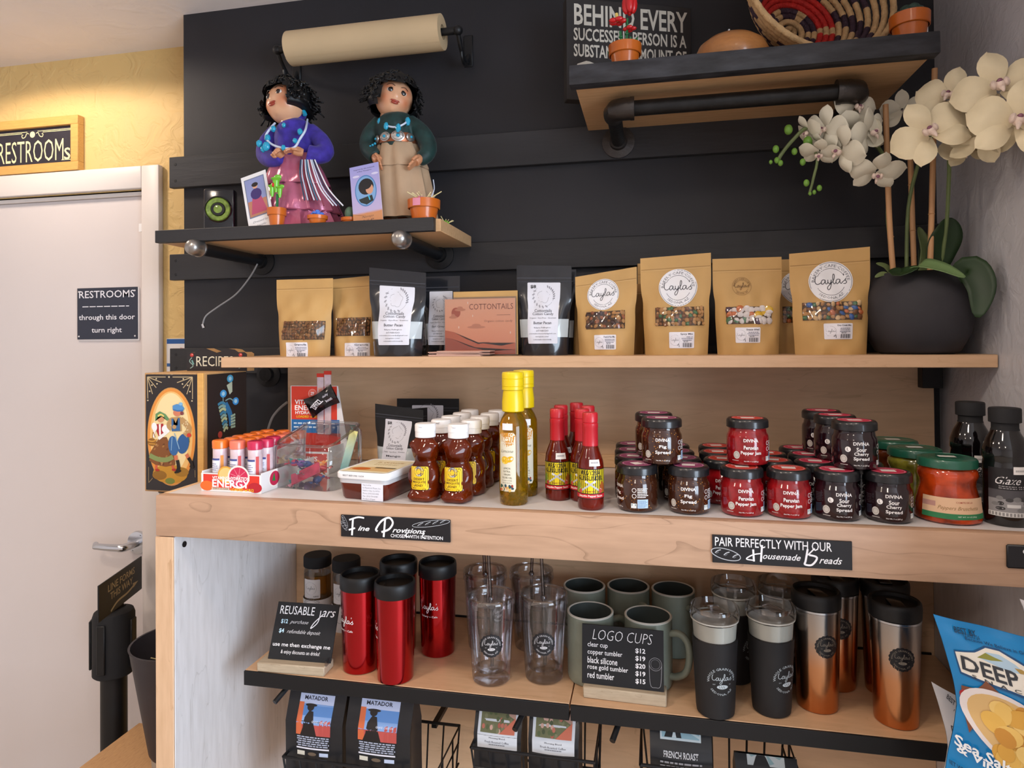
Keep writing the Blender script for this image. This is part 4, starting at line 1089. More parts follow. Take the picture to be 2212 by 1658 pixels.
def pouch_mesh(g, S, W, H, nu=18, nv=26):
    g.grid(lambda a, b: S((a - .5) * W, b * H), nu, nv)
    g.grid(lambda a, b: S((a - .5) * W, b * H, 0, 1), nu, nv, True)
    n = nu + 1
    bot = [S((i / nu - .5) * W, 0) for i in range(n)] + [S((i / nu - .5) * W, 0, 0, 1) for i in range(nu - 1, 0, -1)]
    g.add(bot, [tuple(range(len(bot)))[::-1]])
    top = [S((i / nu - .5) * W, H) for i in range(n)] + [S((i / nu - .5) * W, H, 0, 1) for i in range(nu - 1, 0, -1)]
    g.add(top, [tuple(range(len(top)))])
    return g
mat('nut tan', '#b98a55', .45, var=.3, vscale=60); mat('nut brown', '#7d4f2a', .45, var=.3, vscale=60); mat('nut pale', '#d9b98a', .45); mat('raisin', '#3a1d1c', .4, var=.3, vscale=80)
mat('candy green', '#3f7248', .2, coat=.5); mat('candy blue', '#2a5fae', .2, coat=.5); mat('candy orange', '#c9703f', .2, coat=.5); mat('candy white', '#e6e0e2', .4); mat('candy yellow', '#e3b92a', .3); mat('candy purple', '#4a2a44', .3); mat('apricot', '#9a5a38', .4, var=.3, vscale=50)
mat('granola', '#8a633c', .6, var=.45, vscale=90)
MIX = {'granola': (['granola', 'nut brown', 'granola'], .0052, .5), 'fruit': (['apricot', 'nut brown', 'raisin', 'nut tan'], .0068, .7), 'spicy': (['nut tan', 'nut brown', 'nut tan', 'nut pale', 'nut brown', 'nut tan', 'nut tan', 'candy green'], .0058, .8),
       'freeze': (['candy white', 'candy orange', 'candy white', 'candy yellow', 'candy purple', 'candy white', 'candy green'], .0085, 1), 'dry': (['nut tan', 'nut brown', 'nut pale', 'candy blue', 'nut tan', 'nut brown', 'nut tan', 'candy green', 'nut tan', 'nut pale', 'nut tan', 'candy orange'], .0064, .85)}
def contents(par, S, x0, x1, z0, z1, kind, seed):
    rr = random.Random(seed); cols, r, fl = MIX[kind]
    g = G(); k = 0
    nx = int((x1 - x0) / (r * 1.5)); nz = int((z1 - z0) / (r * 1.45))
    for i in range(nx + 1):
        for j in range(nz + 1):
            x = x0 + r * .8 + (x1 - x0 - 1.6 * r) * i / nx + rr.uniform(-.25, .25) * r; z = z0 + r * .8 + (z1 - z0 - 1.6 * r) * j / nz + rr.uniform(-.25, .25) * r
            g.use(rr.choice(cols))
            p = S(x, z, .0002)
            g.T = Matrix.Translation(p + Vector((0, rr.uniform(0, .3) * r, 0))) @ Matrix.Rotation(rr.uniform(0, 3.1), 4, 'Y') @ Matrix.Rotation(rr.uniform(-.4, .4), 4, 'X')
            q = r * rr.uniform(.75, 1.1)
            g.ell((0, 0, 0), q, q * .45 * fl + .0008, q * rr.uniform(.6, .95) if kind != 'freeze' else q, 8, 5)
            if kind == 'freeze' and g.mats[g.cur] != 'candy white': g.use('candy white'); g.ell((0, -q * .12, q * .42), q * .88, q * .5, q * .62, 8, 5)
    o = g.build('contents', par); o['kind'] = 'stuff'
    return o
mat('bag inside', '#4a3420', .7)
def sticker(d, cu, cv, w, h, title, mono=True, seed=1):
    d.rrect(cu - w / 2, cu + w / 2, cv - h / 2, cv + h / 2, .002, '#e4e0e6')
    d.ring(cu - w * .27, cv, h * .33, .0004, '#8a8890', 22); layla(d, cu - w * .27, cv, w * .3, '#55535c', .10)
    d.text(title, cu + w * .2, cv + h * .36, w * .50, h * .13, '#2b2b38', .03)
    d.lines(cu - w * .02, cu + w * .46, cv + h * .16, h * .1, 3, h * .045, '#6a6a7a', .3, seed, True)
    for k in range(12): d.rect(cu + w * .05 + k * w * .032, cu + w * .05 + k * w * .032 + w * (.012 if k % 3 else .022), cv - h * .44, cv - h * .18, '#2a2a30')
    d.text('$6.50', cu + w * .16, cv - h * .10, w * .18, h * .10, '#55555f', .01).stroke([(cu - w * .18, cv - h * .34), (cu - w * .12, cv - h * .22), (cu - w * .1, cv - h * .42)], .0011, '#1c1c22', False)
def round_label(d, cu, cv, r, white=True):
    ink = '#4a4a52' if white else '#6a4a28'
    if white: d.ell(cu, cv, r, r, '#e9e7ea', 40)
    d.ring(cu, cv, r * .95, r * .022, ink); d.ring(cu, cv, r * .66, r * .022, ink, 40, 25, 155); d.ring(cu, cv, r * .66, r * .022, ink, 40, 205, 335)
    d.arc('BAKERY·CAFE·COFFEE', cu, cv, r * .73, r * .14, 178, 2, ink); d.arc('SEDONA, AZ', cu, cv, r * .87, r * .14, 225, 315, ink, 0, True)
    layla(d, cu, cv, r * 1.42, '#33333a' if white else '#5a3c1e', .10)
def kraft_bag(pxl, pxr, pyt, Y, kind, lab, title, seed, circ=None, win=None, stick=None, tilt=0, white=True, Dp=.058, m='kraft', rz=0, wb=.88):
    a, b = at(pxl, 680, Y), at(pxr, 680, Y); W = b.x - a.x; cx = (a.x + b.x) / 2
    H = at((pxl + pxr) / 2, pyt, Y).z - ZM
    t = thing('snack_bag', lab, 'bag', (cx, Y + Dp / 2, ZM), rad(rz), 'kraft snack bags on the long shelf')
    S = pouch_fn(W, H, Dp, wb, seed, .0034, tilt)
    pouch_mesh(G(m), S, W, H).build('pouch', t, angle=60)
    k = W / (pxr - pxl); P = lambda px, py: ((px - (pxl + pxr) / 2) * k, H - (py - pyt) * k * 1.0)
    d = D(lambda u, v_, h: S(u, v_, h), .0004); d.stroke([(-W * .49, H * .875), (W * .49, H * .875)], .0012, '#a67e48', False); d.stroke([(-W * .49, H * .862), (W * .49, H * .862)], .0012, '#d3ab70', False); d.build('zip_seal', t)
    if win:
        x0, z1 = P(win[0], win[1]); x1, z0 = P(win[2], win[3])
        d = D(lambda u, v_, h: S(u, v_, h), .0004); d.rect(x0, x1, z0, z1, 'bag inside', 12, 6); wo = d.build('window', t)
        contents(t, S, x0, x1, z0, z1, kind, seed)
        d = D(lambda u, v_, h: S(u, v_, h + .0052), .0004); d.rect(x0, x1, z0, z1, 'clear film', 10, 5); d.build('film', wo)
    if circ:
        d = D(lambda u, v_, h: S(u, v_, h + .0006), .0004); u0, v0 = P(circ[0], circ[1]); round_label(d, u0, v0, circ[2] * k, white); d.build('round_label', t)
    if stick:
        d = D(lambda u, v_, h: S(u, v_, h + .0006), .0004); u0, v1 = P(stick[0], stick[1]); u1, v0 = P(stick[2], stick[3]); sticker(d, (u0 + u1) / 2, (v0 + v1) / 2, u1 - u0, v1 - v0, title, True, seed); d.build('price_label', t)
    return t
kraft_bag(583, 707, 600, 1.40, 'granola', 'kraft bag of granola at the left end of the long shelf', 'Granola', 1, None, (603, 685, 698, 722), (612, 727, 665, 758))
kraft_bag(704, 806, 596, 1.43, 'granola', 'kraft bag of granola half hidden by a black pouch', 'Granola', 2, None, (720, 679, 797, 716), (742, 730, 798, 758), tilt=.06)
kraft_bag(1240, 1376, 584, 1.405, 'fruit', 'kraft bag of Fruit & Nut Mix, shortest of the four labelled bags', 'Fruit & Nut Mix', 3, (1302, 634, 35), (1262, 672, 1353, 711), (1281, 724, 1333, 756), tilt=.14)
kraft_bag(1384, 1540, 548, 1.40, 'spicy', 'kraft bag of Spicy Mix with a large round white label', 'Spicy Mix', 4, (1467, 622, 43), (1413, 666, 1527, 708), (1444, 722, 1504, 758), tilt=.05)
kraft_bag(1543, 1696, 553, 1.405, 'freeze', 'kraft bag of white and orange freeze dried candies with a small brown stamp', 'freeze dried', 5, (1607, 619, 22), (1567, 667, 1673, 707), (1586, 715, 1645, 750), white=False)
kraft_bag(1713, 1892, 536, 1.375, 'dry', 'kraft bag of Dry Creek Mix, largest bag, beside the orchid pot', 'Dry Creek Mix', 6, (1803, 612, 49), (1733, 660, 1872, 703), (1779, 711, 1848, 748), tilt=.06)
kraft_bag(1668, 1812, 556, 1.48, 'dry', 'kraft bag standing behind, between the freeze dried and Dry Creek bags', 'Dry Creek Mix', 7, (1730, 624, 40), (1690, 668, 1790, 706), (1722, 716, 1780, 748), Dp=.045)
kraft_bag(1226, 1300, 618, 1.495, 'fruit', 'plain kraft bag edge showing behind the left of the Fruit & Nut bag', '', 8, Dp=.04)
kraft_bag(1328, 1392, 612, 1.49, 'fruit', 'plain kraft bag showing between the Fruit & Nut and Spicy Mix bags', '', 9, Dp=.04, m='kraft dark')
kraft_bag(1378, 1480, 566, 1.515, 'spicy', 'plain kraft bag edge behind the left of the Spicy Mix bag', '', 10, Dp=.03)
# black cotton candy pouches ------------------------------------------
mat('black foil', '#1d2026', .25, coat=.6, bump=.1, bscale=20)
mat('clear band', '#b9c2c6', .15, coat=.4)
def sheep_label(d, cu, v0, w, h, flavour, price=False):
    d.rrect(cu - w / 2, cu + w / 2, v0, v0 + h, .002, '#d9dae4')
    c = v0 + h * .77; r = w * .32
    d.ring(cu, c, r, .0005, '#77777f', 36)
    d.stroke([(cu + r * .55 * cos(a) * (1 + .12 * sin(5 * a)), c + r * .6 * sin(a) * (1 + .12 * sin(5 * a + 1))) for a in [k * .35 for k in range(19)]], .0005, '#6a6a72')
    for k in range(8):
        a = 2.6 + k * .35; x, z = cu + r * cos(a), c + r * sin(a); d.ell(x, z, r * .16, r * .07, '#9a9aa4', 8, a + .6); a = -.2 + k * .2; x, z = cu + r * cos(a), c + r * sin(a); d.ell(x, z, r * .14, r * .06, '#8a8a94', 8, a + .6)
    ink = '#4c4c56'
    d.text('Cottontails', cu, v0 + h * .535, w * .56, h * .052, ink, .005).text('Cotton Candy', cu, v0 + h * .475, w * .68, h * .055, ink, .005).text('Organic · Dye-Free · Gourmet', cu, v0 + h * .412, w * .86, h * .028, ink, .0, res=1)
    d.text(flavour, cu, v0 + h * .335, w * .58, h * .046, ink, .01)
    for k, (s, q) in enumerate((('Rikyna Fullington', .55), ('607-968-0203', .42), ('cottontailscottoncandy@gmail.com', .9), ('instagram.com/', .45), ('cottontailscottoncandy', .62))): d.text(s, cu, v0 + h * (.255 - .048 * k), w * q, h * .026, ink, 0, res=1)
    if price: d.text('$8', cu - w * .32, v0 + h * .93, w * .17, h * .06, '#1c1c22', .03)
def black_pouch(loc, W, H, lab, flavour, seed, group, rz=0, lw=.62, lv=.13, lh=.68, tilt=0, band=True, price=False, Dp=.06, rx=0, m='black foil'):
    t = thing('cotton_candy_pouch', lab, 'pouch', loc, rad(rz), group)
    if rx: t.rotation_euler = (rad(rx), 0, rad(rz))
    S = pouch_fn(W, H, Dp, .84, seed, .0022, tilt, .80)
    pouch_mesh(G(m), S, W, H).build('pouch', t, angle=60)
    d = D(lambda u, v_, h: S(u, v_, h), .0004)
    d.stroke([(-W * .49, H * .86), (W * .49, H * .86)], .002, '#3a3c44', False).stroke([(-W * .49, H * .82), (W * .49, H * .82)], .002, '#2c2e36', False); d.build('zip_seal', t)
    if band:
        d = D(lambda u, v_, h: S(u, v_, h), .0004); d.rect(-W * .485, W * .485, H * .2, H * .40, 'clear band', 14, 5); d.build('clear_band', t)
    d = D(lambda u, v_, h: S(u, v_, h + .0006), .0004); sheep_label(d, 0, H * lv, W * lw, H * lh, flavour, price); d.build('label', t)
    return t
def mid_pouch(pxl, pxr, pyt, Y, *a, **k):
    p, q_ = at(pxl, 680, Y), at(pxr, 680, Y)
    return black_pouch((((p.x + q_.x) / 2), Y + .03, ZM), q_.x - p.x, at((pxl + pxr) / 2, pyt, Y).z - ZM, *a, **k)
gp = 'black cotton candy pouches on the long shelf'
mid_pouch(786, 911, 580, 1.362, 'black pouch of Butter Pecan cotton candy in front, beside the granola bags', 'Butter Pecan', 21, gp, tilt=-.12)
mid_pouch(904, 986, 594, 1.45, 'black pouch of Earl Grey cotton candy behind, left of the Cottontails card', 'Earl Grey', 22, gp, lw=.62)
mid_pouch(862, 940, 606, 1.50, 'black pouch almost hidden between the Butter Pecan and Earl Grey pouches', 'Earl Grey', 23, gp, Dp=.04)
mid_pouch(1111, 1232, 570, 1.40, 'black pouch of Butter Pecan cotton candy with $8 written on it, right of the card', 'Butter Pecan', 24, gp, price=True, lw=.60, tilt=-.04)
mid_pouch(1142, 1242, 580, 1.455, 'black pouch hidden behind the Butter Pecan pouch marked $8', 'Butter Pecan', 25, gp, Dp=.045)
gp = 'black cotton candy pouches on the counter'
p = at(855, 960, 1.40); black_pouch((p.x, 1.42, ZC), .122, .150, 'black pouch of Mango cotton candy on the counter behind the quince tub', 'Mango', 31, gp, -6, lw=.55, lv=.02, lh=.78, tilt=-.1, band=True, price=True, m='black matte')
p = at(925, 960, 1.525); black_pouch((p.x, 1.524, ZC), .155, .160, 'black pouch standing rearmost behind the honey bears on the counter', 'Mango', 32, gp, 4, lw=.5, lv=.3, lh=.6, m='black matte', Dp=.04)
p = at(901, 960, 1.468); black_pouch((p.x, 1.468, ZC), .058, .142, 'black pouch turned sideways between the Mango pouch and the honey bears', 'Mango', 33, gp, 52, lw=.75, lv=.05, lh=.7, m='black matte', Dp=.035)
mat('card edge', '#c9a08e', .6); mat('dusk print2', '#e39a78', .5)
# Cottontails card in an acrylic holder -------------------------------
Y = 1.42; a = at(962, 755, Y); b = at(1114, 755, Y); W = b.x - a.x
t = thing('card_holder', 'clear acrylic holder with the orange COTTONTAILS desert card', 'card holder', (a.x, Y, ZM))
Hc = at(1030, 645, Y).z - ZM
G('clear plastic').box(-.002, W + .002, .0035, .006, 0, Hc + .004).box(-.002, W + .002, -.0035, -.0015, .004, Hc + .004).box(-.002, W + .002, -.0035, .06, -.0, .002).build('acrylic', t)
cd = G('white paper').box(0, W, -.001, .0012, .003, Hc).build('card', t)
ramp_mat('dusk print', [(0, '#e08a62'), (.5, '#eca57e'), (1, '#efb592')], 2, 0, .13, .5)
d = D(pmap((0, -.001, 0)))
d.rect(0, W, .003, Hc, 'dusk print').text('COTTONTAILS', W * .66, Hc * .86, W * .62, Hc * .10, '#7a3a24', .0).text('Organic cotton candy', W * .76, Hc * .60, W * .40, Hc * .05, '#8a4a30', 0, res=1).rect(W * .74, W * .93, Hc * .705, Hc * .712, '#8a4a30')
d.ell(W * .16, Hc * .76, W * .065, Hc * .09, '#b4563a', 22)
for x, z, s in ((.22, .81, .08), (.45, .5, .13), (.12, .68, .06)): d.ell(W * x, Hc * z, W * s, Hc * .025, '#d08a68', 14).ell(W * x, Hc * (z + .03), W * s * .5, Hc * .03, '#d08a68', 12)
d.poly([(0, .003), (W, .003), (W, Hc * .22), (W * .8, Hc * .17), (W * .62, Hc * .24), (W * .48, Hc * .2), (W * .3, Hc * .3), (W * .12, Hc * .42), (0, Hc * .45)], '#c4643f').poly([(0, .003), (W, .003), (W, Hc * .1), (W * .6, Hc * .08), (W * .35, Hc * .16), (W * .1, Hc * .3), (0, Hc * .32)], '#a84a2c')
for x, z in ((.4, .7), (.93, .4), (.33, .93), (.2, .5)): d.ell(W * x, Hc * z, .0012, .003, '#f4dcc8', 6)
d.build('card_print', cd)
G('kraft').box(.018, W + .004, .0062, .0075, .002, Hc + .017).build('backing_card', t)
rr = random.Random(4)
for k in range(6):
    o = G('card edge').box(-.058, .058, -.042, .042, 0, .0016).build('postcard', None, (at(1000, 765, 1.39).x + rr.uniform(-.01, .01), 1.393 + rr.uniform(-.004, .003), ZM + .0003 + k * .0019), rz=rr.uniform(-.12, .12))
    D(pmap((0, 0, .0016), (1, 0, 0), (0, 1, 0))).rect(-.056, .056, -.040, .040, 'dusk print2').build('print', o)
    setp(o, '%s orange postcard of the small stack lying before the card holder' % ['lowest', 'second lowest', 'third', 'fourth', 'second highest', 'topmost'][k], 'postcard', 'postcards lying in a stack')
# ------------------------------------------------------------------ cups and tumblers on the cup shelf
def pos_top(px, py, h): return atz(px, py, ZS + h)
def shop_badge(d, cu, cv, r, ink, ring_text=True, wheat=True):
    layla(d, cu, cv + r * .18, r * 1.25, ink, .11)
    if ring_text: d.arc('WHOLE GRAIN BAKERY', cu, cv, r * .78, r * .16, 185, -5, ink); d.arc('SEDONA, AZ', cu, cv, r * .93, r * .16, 215, 320, ink, 0, True)
    if wheat:
        d.ell(cu + r * .02, cv - r * .34, r * .36, r * .14, ink, 20)
        for k in range(3): d.stroke([(cu - r * .2 + k * r * .14, cv - r * .27), (cu - r * .13 + k * r * .14, cv - r * .42)], r * .03, '#3a3a3c', False)
    d.text('EST', cu - r * .5, cv - r * .18, r * .16, r * .07, ink, res=1).text('20', cu + r * .52, cv - r * .18, r * .12, r * .07, ink, res=1)
# red tumblers
mat('red metal', '#b30a16', .2, metal=1, coat=.5)
def red_tumbler():
    t = thing('red_tumbler', 'r', 'tumbler')
    G('red metal').lathe([(.034, 0), (.0365, .002), (.0372, .006), (.0405, .165), (.0405, .169)], 40).build('body', t)
    l = G('black').lathe([(.0412, .1693), (.0422, .1705), (.0422, .190), (.0412, .1965), (.0395, .1985), (.0375, .1965), (.0372, .188), (.03, .187), (.001, .187)], 40).build('lid', t)
    G('black').box(-.010, .010, -.032, -.020, .1872, .1905, .001, 1).build('flip_tab', l)
    d = D(cmap(.0392, 0, .0412, .1, .17)); layla(d, 0, .1085, .042, '#e9e3e3', .12); d.text('Bakery ~ Cafe', 0, .0895, .040, .0055, '#e9e3e3', .01); d.build('lettering', t)
    return t
r0 = red_tumbler(); H = .197; first = True
for px, py, rz, lab in ((778, 1237, -28, 'red tumbler in front with the handwritten name, beside the REUSABLE JARS sign'), (853, 1252, -70, 'red tumbler in front, the right one, its name turned away to the left'), (945, 1212, -12, 'red tumbler standing at the right rear of the four'), (861, 1208, 40, 'red tumbler at the rear, half hidden behind the front ones')):
    p = pos_top(px, py, H)
    o = r0 if first else dup(r0); first = False
    o.location = (p.x, p.y, ZS); o.rotation_euler = (0, 0, rad(rz)); o['label'] = lab; o['group'] = 'red metal tumblers'
# clear cups with straws
mat('badge black', '#1d1d22', .35)
def clear_cup():
    t = thing('clear_cup', 'c', 'cup')
    G('clear plastic').lathe([(.034, .001), (.0375, .003), (.039, .012), (.047, .150), (.0478, .155)], 40, cap1=False).build('outer_wall', t)
    G('clear plastic').lathe([(.028, .022), (.032, .024), (.034, .032), (.0435, .150)], 40, cap1=False).build('inner_wall', t)
    l = G('clear plastic').lathe([(.0475, .151), (.0495, .153), (.0498, .163), (.0485, .168), (.0465, .1705), (.044, .168), (.043, .158), (.04, .157), (.006, .157)], 40, cap0=False, cap1=False).build('lid', t)
    G('clear plastic').tube([(.0475 * cos(a), .0475 * sin(a), .1705) for a in [2 * pi * k / 36 for k in range(37)]], .0018, 8, False).build('lid_rim', l)
    s_ = G('straw plastic').tube([(.002, 0, .026), (0, 0, .16), (-.006, .004, .296)], .0034, 12).build('straw', t)
    G('straw plastic').lathe([(.0062, .1575), (.0062, .163), (.0045, .166)], 14, cap0=False, cap1=False).build('grommet', s_)
    d = D(cmap(.0428, 0, .0478, .08, .155)); d.scallop(0, .085, .023, 18, 'badge black'); shop_badge(d, 0, .085, .0205, '#cfcdd0'); d.build('badge', t)
    return t
film('straw plastic', '#d9d6dc', .22)
c0 = clear_cup(); first = True
for px, py, rz, lab in ((1060, 1285, 14, 'clear plastic cup with straw, front left of the four, black badge facing out'), (1174, 1282, 8, 'clear plastic cup with straw, front right of the four, next to the grey mugs'), (1048, 1232, 60, 'clear plastic cup with straw at the rear left'), (1148, 1232, -120, 'clear plastic cup with straw at the rear right')):
    p = pos_top(px, py, .168)
    o = c0 if first else dup(c0); first = False
    o.location = (p.x, p.y, ZS); o.rotation_euler = (0, 0, rad(rz)); o['label'] = lab; o['group'] = 'clear plastic cups with straws'
# mugs
mat('mug glaze', '#7d8478', .42, coat=.15, var=.08, vscale=40); mat('mug inside', '#3f4644', .45); mat('mug rim', '#c6c3ba', .4)
def mug():
    t = thing('mug', 'm', 'mug')
    R = .0465; Hh = .135
    G('mug glaze').lathe([(.04, 0), (.0445, .003), (R, .01), (R, Hh - .001)], 40, cap1=False).build('body', t)
    G('mug rim').lathe([(R + .0001, Hh - .002), (R + .0004, Hh), (R - .002, Hh + .0015), (R - .0042, Hh)], 40, cap0=False, cap1=False).build('rim', t)
    G('mug inside').lathe([(R - .004, Hh - .0005), (R - .0042, .012), (.036, .008), (.0005, .008)], 40, cap0=False, cap1=False).build('inside', t)
    G('mug glaze').tube(spline([(R - .003, 0, .108), (R + .018, 0, .112), (R + .034, 0, .098), (R + .037, 0, .070), (R + .030, 0, .042), (R + .012, 0, .028), (R - .003, 0, .026)], 5), .0068, 12).build('handle', t)
    d = D(cmap(R)); d.h = .6; shop_badge(d, 0, .066, .027, '#4a5048'); d.build('badge', t)
    return t
m0 = mug(); first = True
for px, py, rz, lab in ((1275, 1317, 28, 'grey green mug in front left, next to the clear cups'), (1400, 1326, -22, 'grey green mug in front with its handle to the right, behind the LOGO CUPS sign'), (1262, 1262, -60, 'grey green mug at the back, leftmost of the rear three'), (1357, 1263, -55, 'grey green mug at the back, middle of the rear three'), (1454, 1270, -50, 'grey green mug at the back, rightmost of the rear three')):
    p = pos_top(px, py, .136)
    o = m0 if first else dup(m0); first = False
    o.location = (p.x, p.y, ZS); o.rotation_euler = (0, 0, rad(rz)); o['label'] = lab; o['group'] = 'grey green mugs'
# glass tumblers with black silicone sleeve
mat('silicone', '#1a191b', .62); mat('frosted band', '#c9c5bb', .4)
def sleeve():
    t = thing('silicone_tumbler', 's', 'tumbler')
    G('silicone').lathe([(.03, 0), (.0335, .003), (.0345, .012), (.0405, .135), (.0405, .138), (.039, .139)], 40).build('sleeve', t)
    G('frosted band').lathe([(.0375, .1392), (.0395, .168)], 40, cap0=False, cap1=False).build('glass_band', t)
    G('clear glass').lathe([(.0395, .138), (.042, .178)], 40, cap0=False, cap1=False).build('glass_wall', t)
    l = G('clear plastic').lathe([(.0425, .174), (.0445, .176), (.0448, .190), (.0435, .194), (.040, .195), (.0385, .190), (.037, .185), (.002, .184)], 40, cap0=False, cap1=False).build('lid', t)
    G('clear plastic').box(-.010, .012, -.026, .014, .1855, .190, .002, 2).build('lid_slider', l)
    G('frosted band').lathe([(.0412, .171), (.0428, .1712), (.0428, .1735), (.0412, .1737)], 40, cap0=False, cap1=False).build('seal_ring', l)
    d = D(cmap(.0365, 0, .0412, .055, .14)); d.h = .8; shop_badge(d, 0, .072, .0275, '#b9c3c9'); d.build('badge', t)
    return t
s0 = sleeve(); first = True
for px, py, rz, lab in ((1543, 1311, 14, 'black sleeved glass tumbler in front, next to the mugs'), (1664, 1308, 36, 'black sleeved glass tumbler in front, next to the copper tumbler'), (1584, 1259, 60, 'black sleeved glass tumbler at the rear left'), (1684, 1258, 0, 'black sleeved glass tumbler at the rear right')):
    p = pos_top(px, py, .19)
    o = s0 if first else dup(s0); first = False
    o.location = (p.x, p.y, ZS); o.rotation_euler = (0, 0, rad(rz)); o['label'] = lab; o['group'] = 'black sleeved glass tumblers'
# copper fade tumblers
ramp_mat('copper fade', [(0, '#c47f4e'), (.45, '#c98f66'), (.75, '#b5a79c'), (1, '#aaa6a4')], 2, 0, .185, .22, 1)
def copper():
    t = thing('copper_tumbler', 'c', 'tumbler')
    G('copper fade').lathe([(.033, 0), (.0355, .002), (.0362, .006), (.0415, .178), (.0415, .182)], 40).build('body', t)
    G('chrome').lathe([(.0417, .1822), (.0424, .183), (.0424, .1865), (.0414, .1872)], 40, cap0=False, cap1=False).build('steel_ring', t)
    l = G('black').lathe([(.0405, .187), (.0428, .1885), (.0435, .206), (.0425, .2135), (.040, .216), (.037, .214), (.036, .208), (.001, .207)], 40).build('lid', t)
    G('black gloss').box(-.012, .012, -.03, .012, .2072, .213, .003, 2).build('flip_tab', l)
    d = D(cmap(.0388, 0, .0416, .1, .18)); d.scallop(0, .125, .0205, 18, 'badge black'); shop_badge(d, 0, .125, .0185, '#8d8478'); d.build('badge', t)
    return t
k0 = copper(); first = True
for px, py, rz, lab in ((1762, 1274, 14, 'copper fading tumbler in front, beside the black sleeved tumblers'), (1932, 1296, -2, 'copper fading tumbler at the right end, beside the chip bags'), (1803, 1243, 0, 'copper fading tumbler behind the left one, mostly hidden'), (1910, 1252, 180, 'copper fading tumbler behind the right one, mostly hidden')):
    p = pos_top(px, py, .213)
    o = k0 if first else dup(k0); first = False
    o.location = (p.x, p.y, ZS); o.rotation_euler = (0, 0, rad(rz)); o['label'] = lab; o['group'] = 'copper fading tumblers'
# reusable jars at the back left: clear bottles with black lids in white carriers
mat('honey glass', '#b98230', .08, trans=.7)
def rjar(px, py, lab, Y):
    p = at(px, py, Y); hh = p.z - ZS
    t = thing('reusable_jar', lab, 'jar', (p.x, Y, ZS), 0, 'reusable jars with black lids')
    k = hh / .165
    G('clear glass').lathe([(.029, .001), (.0325, .004), (.0325, .125 * k), (.030, .137 * k)], 32, cap1=False).build('glass', t)
    G('honey glass').lathe([(.0295, .003), (.0315, .006), (.0315, .118 * k)], 32).build('tea', t)
    G('black matte').lathe([(.032, .1375 * k), (.0335, .139 * k), (.0335, .161 * k), (.0315, .165 * k)], 32).build('lid', t)
    c = G('white paper').lathe([(.0335, 0), (.0345, .002), (.0345, .062 * k)], 32, cap1=False).build('carrier', t)
    D(cmap(.0347)).ring(0, .042 * k, .019, .0008, '#8a8a90').arc('BAKERY·CAFE', 0, .042 * k, .021, .005, 150, 30, '#8a8a90').build('carrier_print', c)
    d = D(cmap(.0327)); d.rrect(-.022, .022, .066 * k, .112 * k, .002, '#e2e0e2').ring(-.002, .09 * k, .015, .0005, '#8a8a92', 26); layla(d, -.002, .09 * k, .022, '#55555c', .1); d.text('LESS', .012, .071 * k, .012, .003, '#33333a', .02); d.build('label', t)
rjar(686, 1196, 'tall black lidded jar in a white carrier at the back left, leftmost one', 1.50)
rjar(748, 1204, 'tall black lidded jar in a white carrier, right behind the red tumblers', 1.475)
# ------------------------------------------------------------------ price signs on wooden feet
def scr(d, word, u, v, w, h, m, bold=0): d.text(word, u, v, w, h, m, bold, .35)
bl = atz(552, 1452, ZS); br = atz(698, 1464, ZS)
sw = (br - bl).length
t = thing('price_sign', 'leaning black REUSABLE JARS sign on a grey wooden foot', 'sign', ((bl.x + br.x) / 2, (bl.y + br.y) / 2 + .004, ZS), math.atan2(br.y - bl.y, br.x - bl.x))
G('grey pine').box(-sw / 2, sw / 2, 0, .045, 0, .019, .002, 1).build('wooden_foot', t)
hh = .112
tl = Matrix.Translation((.010, .018, .0195)) @ Matrix.Rotation(rad(-24), 4, 'X')
pw = sw * .94
g = G('black matte'); g.T = tl; g.box(-pw / 2, pw / 2, 0, .003, 0, hh, .0005, 1); pn = g.build('panel', t)
d = D(lambda u, v_, h: tl @ Vector((u, -h, v_)), seg=0)
Wt = '#e9e7ea'
d.text('REUSABLE', -pw * .16, hh * .86, pw * .56, hh * .15, Wt).stroke([(pw * .22, hh * .88), (pw * .20, hh * .68), (pw * .10, hh * .56), (pw * .14, hh * .66), (pw * .25, hh * .80)], .0018, Wt).text('ars', pw * .35, hh * .83, pw * .22, hh * .11, Wt, 0, .4)
d.text('$12', -pw * .34, hh * .655, pw * .11, hh * .085, '#bfe0f2', .04).text('purchase', -pw * .10, hh * .65, pw * .30, hh * .08, Wt, -.01, .5).text('$4', -pw * .36, hh * .49, pw * .08, hh * .085, '#bfe0f2', .04).text('refundable deposit', .0 - pw * .0, hh * .48, pw * .54, hh * .085, Wt, -.01, .5)
d.text('use me then exchange me', 0, hh * .25, pw * .92, hh * .09, Wt, .01).text('& enjoy discounts on drinks!', 0, hh * .13, pw * .62, hh * .085, Wt, .0)
d.build('lettering', pn)
G('clear plastic').box(pw / 2 + .004, pw / 2 + .008, .004, .03, .0195, .03).build('acrylic_edge', t)
bl = atz(1259, 1508, ZS); br = atz(1440, 1530, ZS); sw = (br - bl).length
t = thing('price_sign', 'black LOGO CUPS price list on a grey wooden foot in front of the mugs', 'sign', ((bl.x + br.x) / 2, (bl.y + br.y) / 2 + .002, ZS), math.atan2(br.y - bl.y, br.x - bl.x))
G('grey pine').box(-sw / 2, sw / 2, 0, .04, 0, .022, .002, 1).build('wooden_foot', t)
tl = Matrix.Translation((-.004, .012, .0223)) @ Matrix.Rotation(rad(-6), 4, 'X')
yy = bl.y + .014; a = at(1255, 1400, yy); b = at(1432, 1400, yy); pw = b.x - a.x; hh = at(1345, 1382, yy).z - at(1345, 1507, yy).z
g = G('black matte'); g.T = tl; g.box(-pw / 2, pw / 2, 0, .003, 0, hh, .0005, 1); pn = g.build('panel', t)
